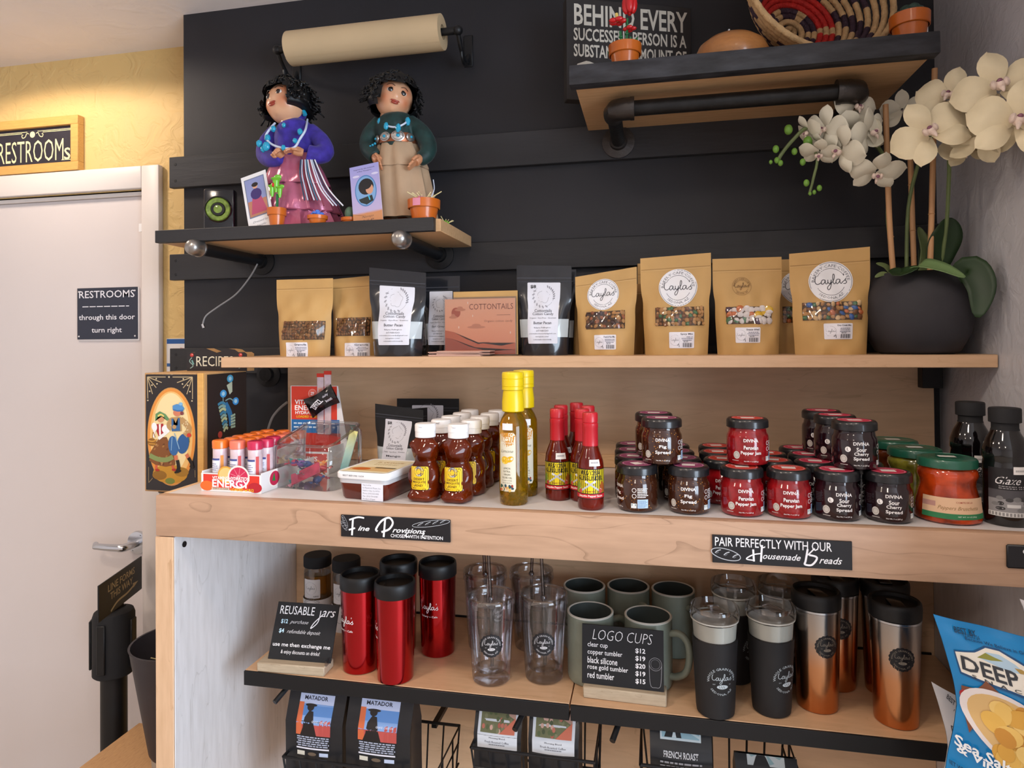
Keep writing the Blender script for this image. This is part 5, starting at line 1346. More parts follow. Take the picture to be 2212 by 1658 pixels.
d = D(lambda u, v_, h: tl @ Vector((u, -h, v_)), seg=0)
d.text('LOGO CUPS', 0, hh * .84, pw * .74, hh * .17, Wt, -.02, .25)
for k, (s, c, wd) in enumerate((('clear cup', '$12', .25), ('copper tumbler', '$19', .43), ('black silicone', '$20', .37), ('rose gold tumbler', '$19', .50), ('red tumbler', '$15', .33))):
    d.text(s, -pw * .43, hh * (.655 - .125 * k), pw * wd, hh * .105, Wt, .005, align='L').text(c, pw * .22, hh * (.63 - .125 * k), pw * .12, hh * .09, Wt, .06)
cu, cv = pw * .40, hh * .30
d.ring(cu, cv + hh * .14, pw * .075, .0006, '#9a9a9e').ring(cu, cv + hh * .14, pw * .055, .0006, '#77777c')
d.stroke([(cu - pw * .075, cv + hh * .12), (cu - pw * .06, cv - hh * .2), (cu, cv - hh * .24), (cu + pw * .06, cv - hh * .2), (cu + pw * .075, cv + hh * .12)], .0007, '#9a9a9e')
d.build('lettering', pn)
# ------------------------------------------------------------------ signs stuck on the counter apron
def apron_sign(px0, py0, px1, py1, lab):
    a, b = at(px0, py0, YC), at(px1, py1, YC)
    t = thing('shelf_sign', lab, 'sign', (a.x, YC - .0005, b.z), 0)
    w_, h_ = b.x - a.x, a.z - b.z
    G('sign edge').box(0, w_, -.003, 0, 0, h_, .0004, 1).build('panel', t)
    return t, w_, h_, D(pmap((0, -.003, 0)))
mat('sign edge', '#18171b', .4)
def loaf(d, cu, cv, L, wd, rot, n=3, ink='#b9bcc2'):
    R = lambda x, y: (cu + x * cos(rot) - y * sin(rot), cv + x * sin(rot) + y * cos(rot))
    d.stroke([R(L / 2 * cos(a), wd / 2 * sin(a)) for a in [k * pi / 8 for k in range(17)]], wd * .07, ink)
    for k in range(n):
        x = L * (-.3 + .6 * k / max(1, n - 1)); d.stroke([R(x - L * .06, -wd * .12), R(x, wd * .12), R(x + L * .1, wd * .3)], wd * .09, ink); d.stroke([R(x - L * .02, -wd * .16), R(x + L * .05, wd * .05)], wd * .05, '#7a7c82')
t, w_, h_, d = apron_sign(738, 1110, 974, 1170, 'black Fine Provisions sign on the counter edge, left one')
d.stroke([(w_ * .08, h_ * .78), (w_ * .16, h_ * .92), (w_ * .22, h_ * .90)], .003, Wt).stroke([(w_ * .115, h_ * .82), (w_ * .105, h_ * .08)], .0036, Wt).stroke([(w_ * .075, h_ * .32), (w_ * .135, h_ * .42)], .003, Wt)
d.text('ine', w_ * .215, h_ * .42, w_ * .11, h_ * .22, Wt, .02, .4)
d.stroke([(w_ * .345, h_ * .33), (w_ * .33, h_ * .42), (w_ * .38, h_ * .8), (w_ * .45, h_ * .97), (w_ * .485, h_ * .75), (w_ * .45, h_ * .45), (w_ * .38, h_ * .3)], .0036, Wt).stroke([(w_ * .415, h_ * .9), (w_ * .40, h_ * .08)], .0036, Wt)
d.text('rovisions', w_ * .63, h_ * .42, w_ * .30, h_ * .22, Wt, .02, .4).stroke([(w_ * .62, h_ * .34), (w_ * .60, h_ * .2), (w_ * .63, h_ * .14)], .002, Wt).stroke([(w_ * .77, h_ * .34), (w_ * .75, h_ * .2), (w_ * .78, h_ * .12)], .002, Wt)
d.text('CHOSEN WITH INTENTION', w_ * .70, h_ * .17, w_ * .47, h_ * .16, Wt, .01)
loaf(d, w_ * .83, h_ * .80, w_ * .34, h_ * .26, .16, 4); loaf(d, w_ * .04, h_ * .70, h_ * .6, h_ * .16, 2.0, 4); loaf(d, w_ * .03, h_ * .50, h_ * .5, h_ * .14, 2.2, 3)
d.build('lettering', t)
t, w_, h_, d = apron_sign(1538, 1153, 1840, 1230, 'black PAIR PERFECTLY WITH OUR Housemade Breads sign on the counter edge')
d.text('PAIR PERFECTLY WITH OUR', w_ * .44, h_ * .77, w_ * .84, h_ * .32, Wt, .005)
d.stroke([(w_ * .30, h_ * .55), (w_ * .305, h_ * .12)], .003, Wt).stroke([(w_ * .365, h_ * .72), (w_ * .355, h_ * .12)], .003, Wt).stroke([(w_ * .305, h_ * .16), (w_ * .25, h_ * .2), (w_ * .30, h_ * .36), (w_ * .36, h_ * .42)], .002, Wt)
d.text('ousemade', w_ * .505, h_ * .34, w_ * .27, h_ * .22, Wt, .01, .4).stroke([(w_ * .69, h_ * .66), (w_ * .675, h_ * .25), (w_ * .67, h_ * .12), (w_ * .72, h_ * .12), (w_ * .755, h_ * .38), (w_ * .70, h_ * .46)], .003, Wt).stroke([(w_ * .69, h_ * .45), (w_ * .74, h_ * .7)], .002, Wt).text('reads', w_ * .85, h_ * .30, w_ * .16, h_ * .24, Wt, .01, .4)
loaf(d, w_ * .10, h_ * .32, w_ * .22, h_ * .38, -.22, 3)
d.build('lettering', t)
a = at(2172, 1174, YC); b = at(2230, 1228, YC)
t = thing('shelf_sign', 'black sign at the right end of the counter edge, cut off by the photo', 'sign', (a.x, YC - .0005, b.z))
G('sign edge').box(0, .09, -.003, 0, 0, a.z - b.z, .002, 1).build('panel', t)
D(pmap((0, -.003, 0))).ell(.026, .026, .005, .004, '#d9dade', 14).ell(.031, .0245, .004, .003, '#d9dade', 12).build('lettering', t)
# ------------------------------------------------------------------ the two dolls and their neighbours on the wall shelf
ZT = ZD + dzt
def skin_mat(key, R):
    m = mat(key, '#d99a72', .32, coat=.25, sss=.0); nt = m.node_tree; L = nt.links; b = nt.nodes['Principled BSDF']
    tc = nt.nodes.new('ShaderNodeTexCoord'); ab = nt.nodes.new('ShaderNodeVectorMath'); ab.operation = 'ABSOLUTE'; L.new(tc.outputs['Object'], ab.inputs[0])
    ds_ = nt.nodes.new('ShaderNodeVectorMath'); ds_.operation = 'DISTANCE'; L.new(ab.outputs[0], ds_.inputs[0]); ds_.inputs[1].default_value = (.56 * R, .76 * R, .30 * R)
    r = nt.nodes.new('ShaderNodeValToRGB'); mr = nt.nodes.new('ShaderNodeMapRange'); mr.inputs[2].default_value = .50 * R; L.new(ds_.outputs['Value'], mr.inputs[0]); L.new(mr.outputs[0], r.inputs[0])
    r.color_ramp.elements[0].color = lin('#cf7c55'); r.color_ramp.elements[1].color = lin('#e0a983'); L.new(r.outputs[0], b.inputs['Base Color'])
mat('doll hand', '#cf9068', .35, coat=.2)
mat('doll hair', '#08080a', .5); mat('eye dark', '#150b08', .08, coat=.8); mat('eye white', '#d8cdc4', .2, coat=.5); mat('lip', '#a5412f', .25, coat=.3)
mat('purple velvet', '#3b2a92', .75, sheen=.12, var=.3, vscale=60, bump=.2, bscale=80); mat('green velvet', '#12322f', .55, sheen=.1, var=.5, vscale=50, bump=.25, bscale=60)
mat('pink satin', '#b8637e', .22, metal=.25, coat=.3, var=.2, vscale=22, bump=.35, bscale=26); mat('tan cloth', '#b8997a', .7, bump=.25, bscale=30, var=.06, vscale=20)
mat('turquoise', '#1f9fc4', .25, coat=.4); mat('bead white', '#d5def0', .3); mat('silver', '#b9b5b0', .28, metal=.9); mat('copper trim', '#a3603f', .35, metal=.6); mat('leather brown', '#6b3414', .45)
def head(t, R, M, part, hairlow, seed, curls, sweep, vol=1.22, fw_=.8):
    nose = Vector((0, -1, -.12)).normalized()
    def fn(p):
        q = 1.0
        def b(x, y, z, s, a):
            return a * math.exp(-((p - Vector((x, y, z)).normalized()).length / s) ** 2)
        q += b(0, -1, -.14, .13, .15) + b(0, -1, .02, .10, .05) + b(.5, -.78, -.36, .3, .07) + b(-.5, -.78, -.36, .3, .07) + b(0, -.72, -.70, .22, .07) + b(0, -.93, -.42, .16, .05)
        q += b(.36, -.9, .12, .14, -.05) + b(-.36, -.9, .12, .14, -.05) + b(0, .6, .3, .8, .08)
        return q
    key = 'doll face %d' % seed; skin_mat(key, R)
    g = G(key); g.ell((0, 0, 0), R * .98, R * .98, R * 1.06, 44, 32, fn); g.tube([(0, R * .15, -R * .7), (0, R * .2, -R * 1.5)], [R * .5, R * .47], 16)
    h = g.build('head', t, angle=80); h.matrix_local = M
    for s in (-1, 1):
        e = G('eye white').ell((s * .34 * R, -.845 * R, .13 * R), .180 * R, .075 * R, .125 * R, 14, 8).build('eye', h)
        G('eye dark').ell((s * .33 * R, -.900 * R, .135 * R), .145 * R, .050 * R, .120 * R, 12, 8).build('iris', h)
        G('doll hair').tube(spline([(s * .18 * R, -.90 * R, .24 * R), (s * .34 * R, -.895 * R, .265 * R), (s * .50 * R, -.82 * R, .17 * R)], 4), [.012 * R] * 9, 6).build('eyelid_line', h)
        G('doll brow').tube(spline([(s * .16 * R, -.935 * R, .38 * R), (s * .36 * R, -.90 * R, .45 * R), (s * .56 * R, -.78 * R, .36 * R)], 4), [.014 * R] * 9, 6).build('eyebrow', h)
        G(key).ell((s * .93 * R, .05 * R, -.08 * R), .07 * R, .16 * R, .22 * R, 10, 8).build('ear', h)
    G('lip').ell((0, -1.0 * R, -.40 * R), .25 * R, .07 * R, .06 * R, 14, 6).build('upper_lip', h); G('lip').ell((0, -.985 * R, -.50 * R), .20 * R, .07 * R, .065 * R, 14, 6).build('lower_lip', h)
    # hair: shaped cap with curls, left open over the face
    rr = random.Random(seed); nu, nv = 40, 26; vs = []; keep = []
    def hr(p): return R * (vol + .13 * mnoise.noise(p * 2.6 + Vector((seed, 0, 0))) + .06 * mnoise.noise(p * 8.0))
    def isface(p): return p.y < -.12 and abs(p.x - part * .1) < fw_ + .1 * p.z and p.z < .40 + .34 * part * p.x
    g = G('doll hair')
    for k in range(nv + 1):
        th = pi * k / nv
        for i in range(nu):
            a = 2 * pi * i / nu; p = Vector((sin(th) * cos(a), sin(th) * sin(a), cos(th))); r = hr(p)
            q_ = Vector((p.x * r * 1.02, p.y * r * 1.02, p.z * r * 1.08))
            if p.z < -.35: q_ = Vector((q_.x * 1.05, q_.y * 1.05, max(q_.z, -hairlow * R)))
            vs.append(q_)
    fs = []
    for k in range(nv):
        for i in range(nu):
            f = (k * nu + i, (k + 1) * nu + i, (k + 1) * nu + (i + 1) % nu, k * nu + (i + 1) % nu)
            c = sum((vs[j] for j in f), Vector()) / 4; p = c.normalized()
            if isface(p) or (p.z < -.62 and p.y < .25): continue
            fs.append(f)
    g.add(vs, fs)
    for k in range(curls):
        a = rr.uniform(-pi, pi); th = rr.uniform(.1, 1.8); p = Vector((sin(th) * sin(a), cos(a) * sin(th), cos(th)))
        if isface(p): continue
        r = hr(p) * 1.02; st = Vector((p.x * r, p.y * r, p.z * r * 1.06)); dn = Vector((p.x, p.y, 0)) * .3 + Vector((sweep, 0, -.55)) + Vector((rr.uniform(-.4, .4), rr.uniform(-.4, .4), rr.uniform(-.2, .2)))
        path = [st]
        for j in range(1, 6):
            q_ = path[-1] + dn * R * .13 + Vector((sin(j * 1.3 + k), cos(j * 1.7 + k), sin(j * 2.1 + k))) * R * .075
            u_ = q_.normalized(); rm = R * (vol + .03)
            if q_.length < rm: q_ = u_ * rm
            if isface(u_): break
            path.append(q_)
        if len(path) > 3: g.tube(spline(path, 2), [R * (.06 - .004 * j) for j in range(len(spline(path, 2)))] if len(spline(path, 2)) < 11 else R * .042, 6)
    g.build('hair', h, angle=70)
    return h
mat('doll brow', '#2a1712', .5)
def hand(t, wrist, knuck, side, fwd, sc):
    """palm from wrist to knuckles, four bent fingers and a thumb leaving the side"""
    w_, k_ = Vector(wrist), Vector(knuck); ax = (k_ - w_).normalized(); fw_ = Vector(fwd).normalized(); acr = ax.cross(fw_).normalized()
    g = G('doll hand'); g.tube([w_, w_.lerp(k_, .5), k_], [.0075 * sc, .0098 * sc, .0092 * sc], 12)
    for i, ln in enumerate((.78, .95, 1.0, .85)):
        o = (i - 1.5) * .0050 * sc; a = k_ + acr * o - ax * .003 * sc
        b = a + ax * .009 * sc * ln + fw_ * .003 * sc; c = b + ax * .003 * sc + fw_ * .008 * sc * ln; e = c - ax * .004 * sc + fw_ * .004 * sc
        g.tube([a, b, c, e], [.0031 * sc, .0029 * sc, .0026 * sc, .0021 * sc], 8)
    a = w_.lerp(k_, .35) + acr * .0075 * sc * side; b = a + acr * .006 * sc * side + ax * .006 * sc + fw_ * .003 * sc; c = b + ax * .008 * sc + fw_ * .002 * sc
    g.tube([a, b, c], [.0036 * sc, .0032 * sc, .0024 * sc], 8)
    return g.build('hand', t, remesh=.0011 * sc)
def skirt(t, m, rings, n=56, waves=11, amp=.05, tiers=(), name='skirt'):
    vs = []; fs = []; K = len(rings)
    for k, (c, r, am) in enumerate(rings):
        for i in range(n):
            a = 2 * pi * i / n; q_ = r * (1 + am * sin(waves * a + 1.3 * k * .15) + am * .5 * sin(waves * 1.7 * a + 2))
            vs.append((c.x + q_ * cos(a), c.y + q_ * sin(a) * .85, c.z))
    for k in range(K - 1):
        for i in range(n): fs.append((k * n + i, k * n + (i + 1) % n, (k + 1) * n + (i + 1) % n, (k + 1) * n + i))
    return G(m).add(vs, fs).build(name, t, angle=60)
def doll_frame(px, Yd):
    O = Vector((at(px, 470, Yd).x, Yd, ZT)); return O, (lambda a, b, f=0: at(a, b, Yd - f) - O)
# ---- doll in purple and pink
Yd = 1.445; O, L_ = doll_frame(655, Yd); SP = at(651, 300, Yd).x - at(650, 300, Yd).x
t = thing('doll', 'porcelain doll in a purple velvet blouse and shiny pink tiered skirt, looking up left', 'doll', O, 0, 'dolls on the wall shelf')
zt = L_(640, 345).z; zb = .002
c0_, c1_ = L_(650, 480).x, L_(638, 345).x
def rk(f, r, am): 
    z = zb + (zt - zb) * f; return (Vector((c0_ + (c1_ - c0_) * f, 0, z)), r * SP, am)
skirt(t, 'pink satin', [rk(0, 92, .045), rk(.12, 84, .05), rk(.24, 76, .05)], waves=15, name='hem_tier')
skirt(t, 'pink satin', [rk(.235, 80, .03), rk(.25, 83, .05), rk(.45, 72, .05), rk(.62, 62, .05)], waves=13, name='middle_tier')
skirt(t, 'pink satin', [rk(.61, 65, .03), rk(.63, 66, .05), rk(.8, 56, .06), rk(.95, 46, .05), rk(1.05, 40, .03)], waves=11, name='upper_tier')
g = G('purple velvet')
g.tube([L_(638, 352), L_(638, 325), L_(637, 295), L_(635, 272), L_(632, 262)], [.042, .047, .048, .040, .022], 18)
g.tube(spline([L_(600, 280, .0), L_(578, 305, .008), L_(572, 335, .022), L_(590, 346, .042), L_(612, 340, .052)], 3), [.018, .018, .018, .019, .020, .0205, .0205, .020, .0195, .019, .0185, .018, .0175], 14)
g.tube(spline([L_(668, 280, .0), L_(692, 302, .006), L_(702, 328, .02), L_(685, 335, .04), L_(664, 330, .052)], 3), [.018, .019, .019, .020, .021, .0215, .022, .022, .0215, .021, .0205, .020, .0195], 14)
g.build('blouse', t, remesh=.0032)
G('purple velvet').lathe([(.024, 0), (.027, .012), (.031, .020), (.029, .020), (.022, .004)], 28, L_(634, 268), 1, .9, False, False).build('collar', t)
Rh = 39 * SP
M1 = Matrix.Translation(L_(620, 226, .008)) @ Matrix.Rotation(rad(-12), 4, 'Y') @ Matrix.Rotation(rad(-14), 4, 'Z') @ Matrix.Rotation(rad(-12), 4, 'X')
head(t, Rh, M1, -.5, .55, 3, 420, .25, 1.24, .74)
hand(t, L_(610, 337, .058), L_(600, 326, .070), -1, (.5, -.5, -.7), 1.15); hand(t, L_(655, 330, .060), L_(634, 324, .072), 1, (-.6, -.5, -.6), 1.15)
# necklace of white and turquoise beads, looped through the hands
path = spline([L_(664, 258, .0), L_(660, 280, .048), L_(648, 300, .062), L_(636, 318, .078), L_(615, 320, .084), L_(588, 312, .074), L_(574, 296, .06), L_(582, 280, .05), L_(594, 266, .03)], 6)
nk = G('bead white').tube(path, .0026, 8).build('necklace', t)
for px, py, f, s in ((648, 284, .056, 1.1), (637, 304, .070, .9), (612, 319, .086, .9), (575, 316, .076, 1.5), (560, 310, .07, 1.2), (578, 298, .064, 1.2), (590, 278, .05, 1.1), (568, 322, .074, 1.0)):
    g = G('turquoise'); g.ell(L_(px, py, f), .0062 * s, .005 * s, .0072 * s, 9, 6, lambda p: 1 + .25 * mnoise.noise(p * 2 + Vector((px, 0, 0)))); g.build('turquoise_bead', nk)
G('turquoise').ell(L_(613, 270, .052), .005, .004, .006, 10, 8).build('brooch', t); G('turquoise').tube([L_(655, 237, .01), L_(659, 248, .012)], [.004, .0055], 8).build('earring', t)
rr = random.Random(6)
for k, c in enumerate(('#24425c', '#b9c3d8', '#7a2436', '#d9dbe8', '#3a6f8a', '#e6e6ee', '#8a3a4c', '#e9e9f2', '#c9d2e6', '#30304a', '#eeeef4')):
    key = plain(c); x = 648 + k * 4.5
    G(key).tube(spline([L_(650 + k * 3, 345, .058), L_(x, 375, .072), L_(x + 6 + k * 1.2, 410, .080), L_(x + 10 + k * 2.4 + (14 if k > 6 else 0), 432 + (12 if k > 5 else 0), .086)], 4), .0016, 6).build('tassel_string', t)
# ---- doll in green and tan
Yd = 1.455; O, L_ = doll_frame(866, Yd); SP = at(861, 300, Yd).x - at(860, 300, Yd).x
t = thing('doll', 'porcelain doll in a dark green blouse and tan skirt with a silver concho belt', 'doll', O, 0, 'dolls on the wall shelf')
zt = L_(860, 318).z; zb = .022; c0_, c1_ = L_(876, 470).x, L_(860, 318).x
skirt(t, 'tan cloth', [rk(0, 66, .05), rk(.2, 64, .06), rk(.45, 60, .07), rk(.66, 56, .07), rk(.69, 54, .03)], waves=9, name='lower_tier')
skirt(t, 'tan cloth', [rk(.68, 57, .03), rk(.70, 57, .06), rk(.85, 49, .07), rk(1.02, 40, .04)], waves=9, name='upper_tier')
for s in (-1, 1): G('leather brown').box(-.014, .014, -.035, .012, 0, .024, .008, 3).build('boot', t, (c0_ + s * .02 - .012, -.012, 0))
g = G('green velvet')
g.tube([L_(860, 325), L_(858, 300), L_(855, 278), L_(852, 258), L_(850, 246)], [.040, .045, .048, .042, .022], 18)
g.tube(spline([L_(822, 262), L_(800, 290, .004), L_(795, 318, .012), L_(806, 334, .026), L_(812, 340, .034)], 3), [.017, .018, .019, .020, .0205, .0205, .020, .0195, .019, .018, .0175, .017, .016], 14)
g.tube(spline([L_(884, 262), L_(910, 285, .004), L_(926, 315, .012), L_(920, 336, .026), L_(905, 344, .034)], 3), [.017, .018, .019, .020, .0205, .0205, .020, .0195, .019, .018, .0175, .017, .016], 14)
g.build('blouse', t, remesh=.0032)
G('green velvet').lathe([(.024, 0), (.028, .012), (.033, .018), (.031, .018), (.022, .004)], 28, L_(851, 254), 1, .9, False, False).build('collar', t)
Rh = 38 * SP
M2 = Matrix.Translation(L_(851, 214, .008)) @ Matrix.Rotation(rad(15), 4, 'Y') @ Matrix.Rotation(rad(30), 4, 'Z') @ Matrix.Rotation(rad(-5), 4, 'X')
head(t, Rh, M2, .6, .95, 8, 420, 0, 1.32, .70)
hand(t, L_(810, 338, .040), L_(818, 348, .052), -1, (.4, -.6, -.7), 1.2); hand(t, L_(908, 340, .040), L_(896, 350, .052), 1, (-.4, -.6, -.7), 1.2)
bc = L_(858, 306)
bt = G('copper trim').lathe([(.046, -.011), (.048, -.006), (.048, .006), (.046, .011)], 36, (bc.x, bc.y, bc.z), 1, .92, False, False).build('belt', t)
for a, r in ((-14, .0135), (22, .0155), (-50, .012), (58, .012)):
    p = Vector((bc.x + .0485 * sin(rad(a)), bc.y - .0485 * .92 * cos(rad(a)), bc.z))
    T = Matrix.Translation(p) @ Matrix.Rotation(rad(a), 4, 'Z') @ Matrix.Rotation(rad(90), 4, 'X')
    g = G('silver'); g.T = T; g.lathe([(r, 0), (r, .0015), (r * .8, .002), (r * .7, .0035), (r * .35, .004), (.0005, .0045)], 24, (0, 0, 0), 1, .78); c_ = g.build('concho', bt)
    g = G('turquoise'); g.T = T; g.ell((0, 0, .005), r * .3, r * .25, .002, 10, 6); g.build('stone', bt)
path = spline([L_(822, 262, .03), L_(838, 272, .052), L_(856, 274, .058), L_(872, 268, .054), L_(884, 258, .034)], 6)
nk = G('bead white').tube(path, .0022, 8).build('necklace', t)
for px, py, f, s in ((820, 262, .035, 1), (834, 272, .054, 1.05), (860, 276, .06, 1.15), (881, 262, .045, 1.15)):
    g = G('turquoise'); g.ell(L_(px, py, f), .0055 * s, .004 * s, .0085 * s, 9, 6, lambda p: 1 + .25 * mnoise.noise(p * 2 + Vector((px, 0, 0)))); g.build('turquoise_bead', nk)
for k in range(5): G('turquoise').ell(L_(790 + k * 5, 322 - k * 3, .034), .003, .003, .003, 8, 5).build('bracelet_bead', t)
G('bead white').tube(spline([L_(936, 388, .02), L_(938, 408, .03), L_(932, 425, .035)], 4), .0012, 6).build('loose_cord', t)

# ---- cards
def lean_card(pl, pr, pt, Y, tilt, lab, roll=0):
    a, b = at(pl, 480, Y), at(pr, 480, Y); w_ = b.x - a.x; h_ = at((pl + pr) / 2, pt, Y).z - ZT
    t = thing('photo_card', lab, 'card', ((a.x + b.x) / 2, Y, ZT + .0005)); t.rotation_euler = (rad(-tilt), rad(roll), 0)
    G('white paper').box(-w_ / 2, w_ / 2, 0, .0012, 0, h_).build('card', t)
    return t, w_, h_, D(pmap((0, 0, 0)))
t, w_, h_, d = lean_card(538, 594, 364, 1.345, 8, 'white photo card of the purple doll leaning in front of her, with handwriting', -15)
d.rect(-w_ * .40, w_ * .40, h_ * .22, h_ * .93, '#6a7690').rect(-w_ * .37, w_ * .37, h_ * .24, h_ * .915, '#8a92c0').rect(-w_ * .37, w_ * .37, h_ * .24, h_ * .52, '#b57a60')
d.poly([(-w_ * .16, h_ * .6), (w_ * .16, h_ * .6), (w_ * .34, h_ * .28), (-w_ * .3, h_ * .28)], '#b24a6a').ell(0, h_ * .63, w_ * .22, h_ * .10, '#3a2a6a', 16).ell(0, h_ * .77, w_ * .10, h_ * .045, '#d9a080', 14).ell(0, h_ * .80, w_ * .13, h_ * .04, '#1c1418', 14)
d.text('Dressed by', 0, h_ * .135, w_ * .6, h_ * .045, '#6a6a72', -.01, .4).text('Jocelle', .0, h_ * .06, w_ * .4, h_ * .045, '#6a6a72', -.01, .4)
d.build('print', t)
t, w_, h_, d = lean_card(764, 828, 348, 1.345, 8, 'lilac photo card with an oval portrait leaning before the green doll', -8)
ramp_mat('lilac sky', [(0, '#d99a6a'), (.16, '#c98a62'), (.2, '#b9a9cc'), (1, '#9d9ad2')], 2, 0, h_, .5)
d.rect(-w_ / 2, w_ / 2, 0, h_, 'lilac sky').text('Inspired by the artwork', 0, h_ * .935, w_ * .72, h_ * .026, '#2a2a4a', .01).text('of Roy Thompson', 0, h_ * .895, w_ * .5, h_ * .026, '#2a2a4a', .01)
for x in (-.3, .35): d.ell(w_ * x, h_ * .82, w_ * .12, h_ * .02, '#cfc9e2', 12)
d.poly([(-w_ / 2, 0), (w_ / 2, 0), (w_ / 2, h_ * .17), (w_ * .2, h_ * .15), (0, h_ * .17), (-w_ * .3, h_ * .15), (-w_ / 2, h_ * .19)], '#c8875a')
d.ell(0, h_ * .55, w_ * .37, h_ * .27, '#4a7ab0', 32).ell(0, h_ * .55, w_ * .34, h_ * .25, '#7aa2cc', 32).ell(w_ * .02, h_ * .62, w_ * .26, h_ * .14, '#17151a', 20).ell(w_ * .13, h_ * .57, w_ * .13, h_ * .09, '#cf9678', 16).ell(w_ * .02, h_ * .66, w_ * .2, h_ * .09, '#17151a', 18).poly([(-w_ * .26, h_ * .42), (w_ * .2, h_ * .46), (w_ * .24, h_ * .36), (0, h_ * .31), (-w_ * .2, h_ * .36)], '#1e2a2a').stroke([(w_ * .08, h_ * .46), (w_ * .12, h_ * .38)], .003, '#3fb0d0')
d.text('Navajo', 0, h_ * .105, w_ * .4, h_ * .05, '#4a3a3a', -.01, .4).text('Lil P', 0, h_ * .04, w_ * .4, h_ * .045, '#4a3a3a', -.01, .4)
d.build('print', t)
# ---- toy pots
mat('toy green', '#79c23a', .25, coat=.3); mat('toy blue', '#4a7fe0', .25, coat=.3); mat('toy pink', '#e08ab4', .3); mat('toy cream', '#ead9a4', .4); mat('toy red', '#d01f24', .25, coat=.3); mat('toy dark green', '#1c6a38', .3, coat=.2); mat('toy sage', '#56705a', .4); mat('toy yellow', '#f0d070', .4)
def toy_pot(t, r, h, m='terracotta'):
    o = G(m).lathe([(r * .72, 0), (r * .92, h * .62)], 28, cap1=False).build('pot', t)
    G(m).lathe([(r * .98, h * .6), (r * 1.04, h * .62), (r * 1.06, h), (r * .96, h), (r * .94, h * .8), (.0005, h * .8)], 28, cap0=False, cap1=False).build('pot_rim', t)
def pot_at(px, py, Y, Z, lab, r, h, grp='small toy plant pots'):
    p = at(px, py, Y); t = thing('toy_plant_pot', lab, 'plant pot', (p.x, Y, Z), 0, grp); toy_pot(t, r, h); return t
t = pot_at(598, 470, 1.343, ZT, 'orange toy pot with a green pitcher plant, beside the purple doll card', .020, .042)
G('toy dark green').tube([(0, 0, .034), (.002, 0, .075)], .0032, 8).build('stem', t)
for x, z, s in ((.0, .10, 1), (-.010, .086, .8), (.009, .082, .75)):
    q_ = G('toy green').lathe([(.003 * s, -.022 * s), (.006 * s, -.01 * s), (.0075 * s, .004 * s), (.012 * s, .008 * s), (.011 * s, .010 * s), (.006 * s, .006 * s)], 14, (x, -.002, z), 1, 1, True, False).build('pitcher', t)
    G('toy green').ell((x, .004, z + .014 * s), .010 * s, .004 * s, .006 * s, 10, 6).build('hood', t)
G('toy red').ell((-.004, -.008, .094), .003, .003, .005, 8, 6).build('red_tip', t)
t = pot_at(686, 473, 1.341, ZT, 'orange toy pot with a blue bloom, in front of the pink skirt', .021, .020)
for k in range(7): G('toy blue').ell((.009 * cos(k * .9), .009 * sin(k * .9), .024 + .002 * (k % 2)), .006, .006, .004, 8, 5).build('petal', t)
G('toy blue').ell((0, 0, .029), .007, .007, .005, 10, 6).build('bloom_centre', t)
for k in range(8): G('toy pink').tube([(0, 0, .022), (.021 * cos(k * .8), .021 * sin(k * .8), .030)], .0008, 5).build('spike', t)
t = pot_at(756, 470, 1.372, ZT, 'small orange toy pot peeking out behind the lilac card', .019, .018)
G('toy sage').ell((0, 0, .028), .012, .012, .016, 12, 8).build('cactus', t)
t = pot_at(916, 465, 1.37, ZT, 'large orange toy pot with pink flowers and pale spikes, at the shelf end', .034, .048)
for k in range(7): G('toy pink').ell((.014 * cos(k * .9), .014 * sin(k * .9), .048 + .003 * (k % 2)), .007, .007, .005, 8, 5).build('flower', t)
for k in range(5): G('toy green').ell((.018 * cos(k * 1.3 + .5), .018 * sin(k * 1.3 + .5), .046), .008, .008, .004, 8, 5).build('leaf', t)
for k in range(16): a = k * .79; G('toy cream').tube([(0, 0, .045), ((.016 + .012 * (k % 3)) * cos(a), (.016 + .012 * (k % 3)) * sin(a), .066 - .004 * (k % 4))], .0011, 5).build('spike', t)
D(cmap(.0362, -.1)).rect(-.010, .008, .031, .047, '#d98aa0', 4, 1).build('pink_band', t)
p = at(962, 486, 1.45)
t = thing('toy_cactus', 'tiny green toy sprout with pale spikes lying at the right shelf end', 'toy plant', (min(p.x, dx1 - .022), 1.45, ZT), 0)
G('toy green').ell((0, 0, .009), .010, .010, .009, 10, 7).build('body', t)
for k in range(7): a = k * .9; G('toy cream').tube([(0, 0, .009), (.02 * cos(a), .02 * sin(a), .016 + .004 * (k % 3))], .0010, 5).build('spike', t)
# ---- round-faced camera / speaker gadget
mat('gadget black', '#15181f', .16, coat=.5); mat('green lens', '#7f9a3a', .15, coat=.7, var=.5, vscale=90)
p = at(476, 470, 1.46)
t = thing('round_gadget', 'small black gadget with a glowing green ring, at the left end of the doll shelf', 'gadget', (p.x, 1.46, ZT), rad(22))
wg = .037; hg = at(470, 405, 1.44).z - ZT
G('gadget black').box(-wg, wg, -.012, .02, 0, hg, .006, 3).build('body', t)
T = Matrix.Translation((-.002, -.012, hg * .58)) @ Matrix.Rotation(rad(90), 4, 'X')
g = G('black gloss'); g.T = T; g.lathe([(.033, 0), (.033, .003), (.03, .005), (.029, .003)], 36, cap0=False, cap1=False); g.build('bezel', t)
g = G('green lens'); g.T = T; g.lathe([(.029, .002), (.027, .0035), (.018, .003), (.017, .001)], 36, cap0=False, cap1=False); g.build('green_ring', t)
g = G('black gloss'); g.T = T; g.lathe([(.017, .001), (.016, .004), (.011, .004)], 30, cap0=False); g.build('inner_ring', t)
g = G('green lens'); g.T = T; g.lathe([(.010, .0042), (.006, .005), (.0005, .0052)], 20, cap0=False); g.build('centre', t)
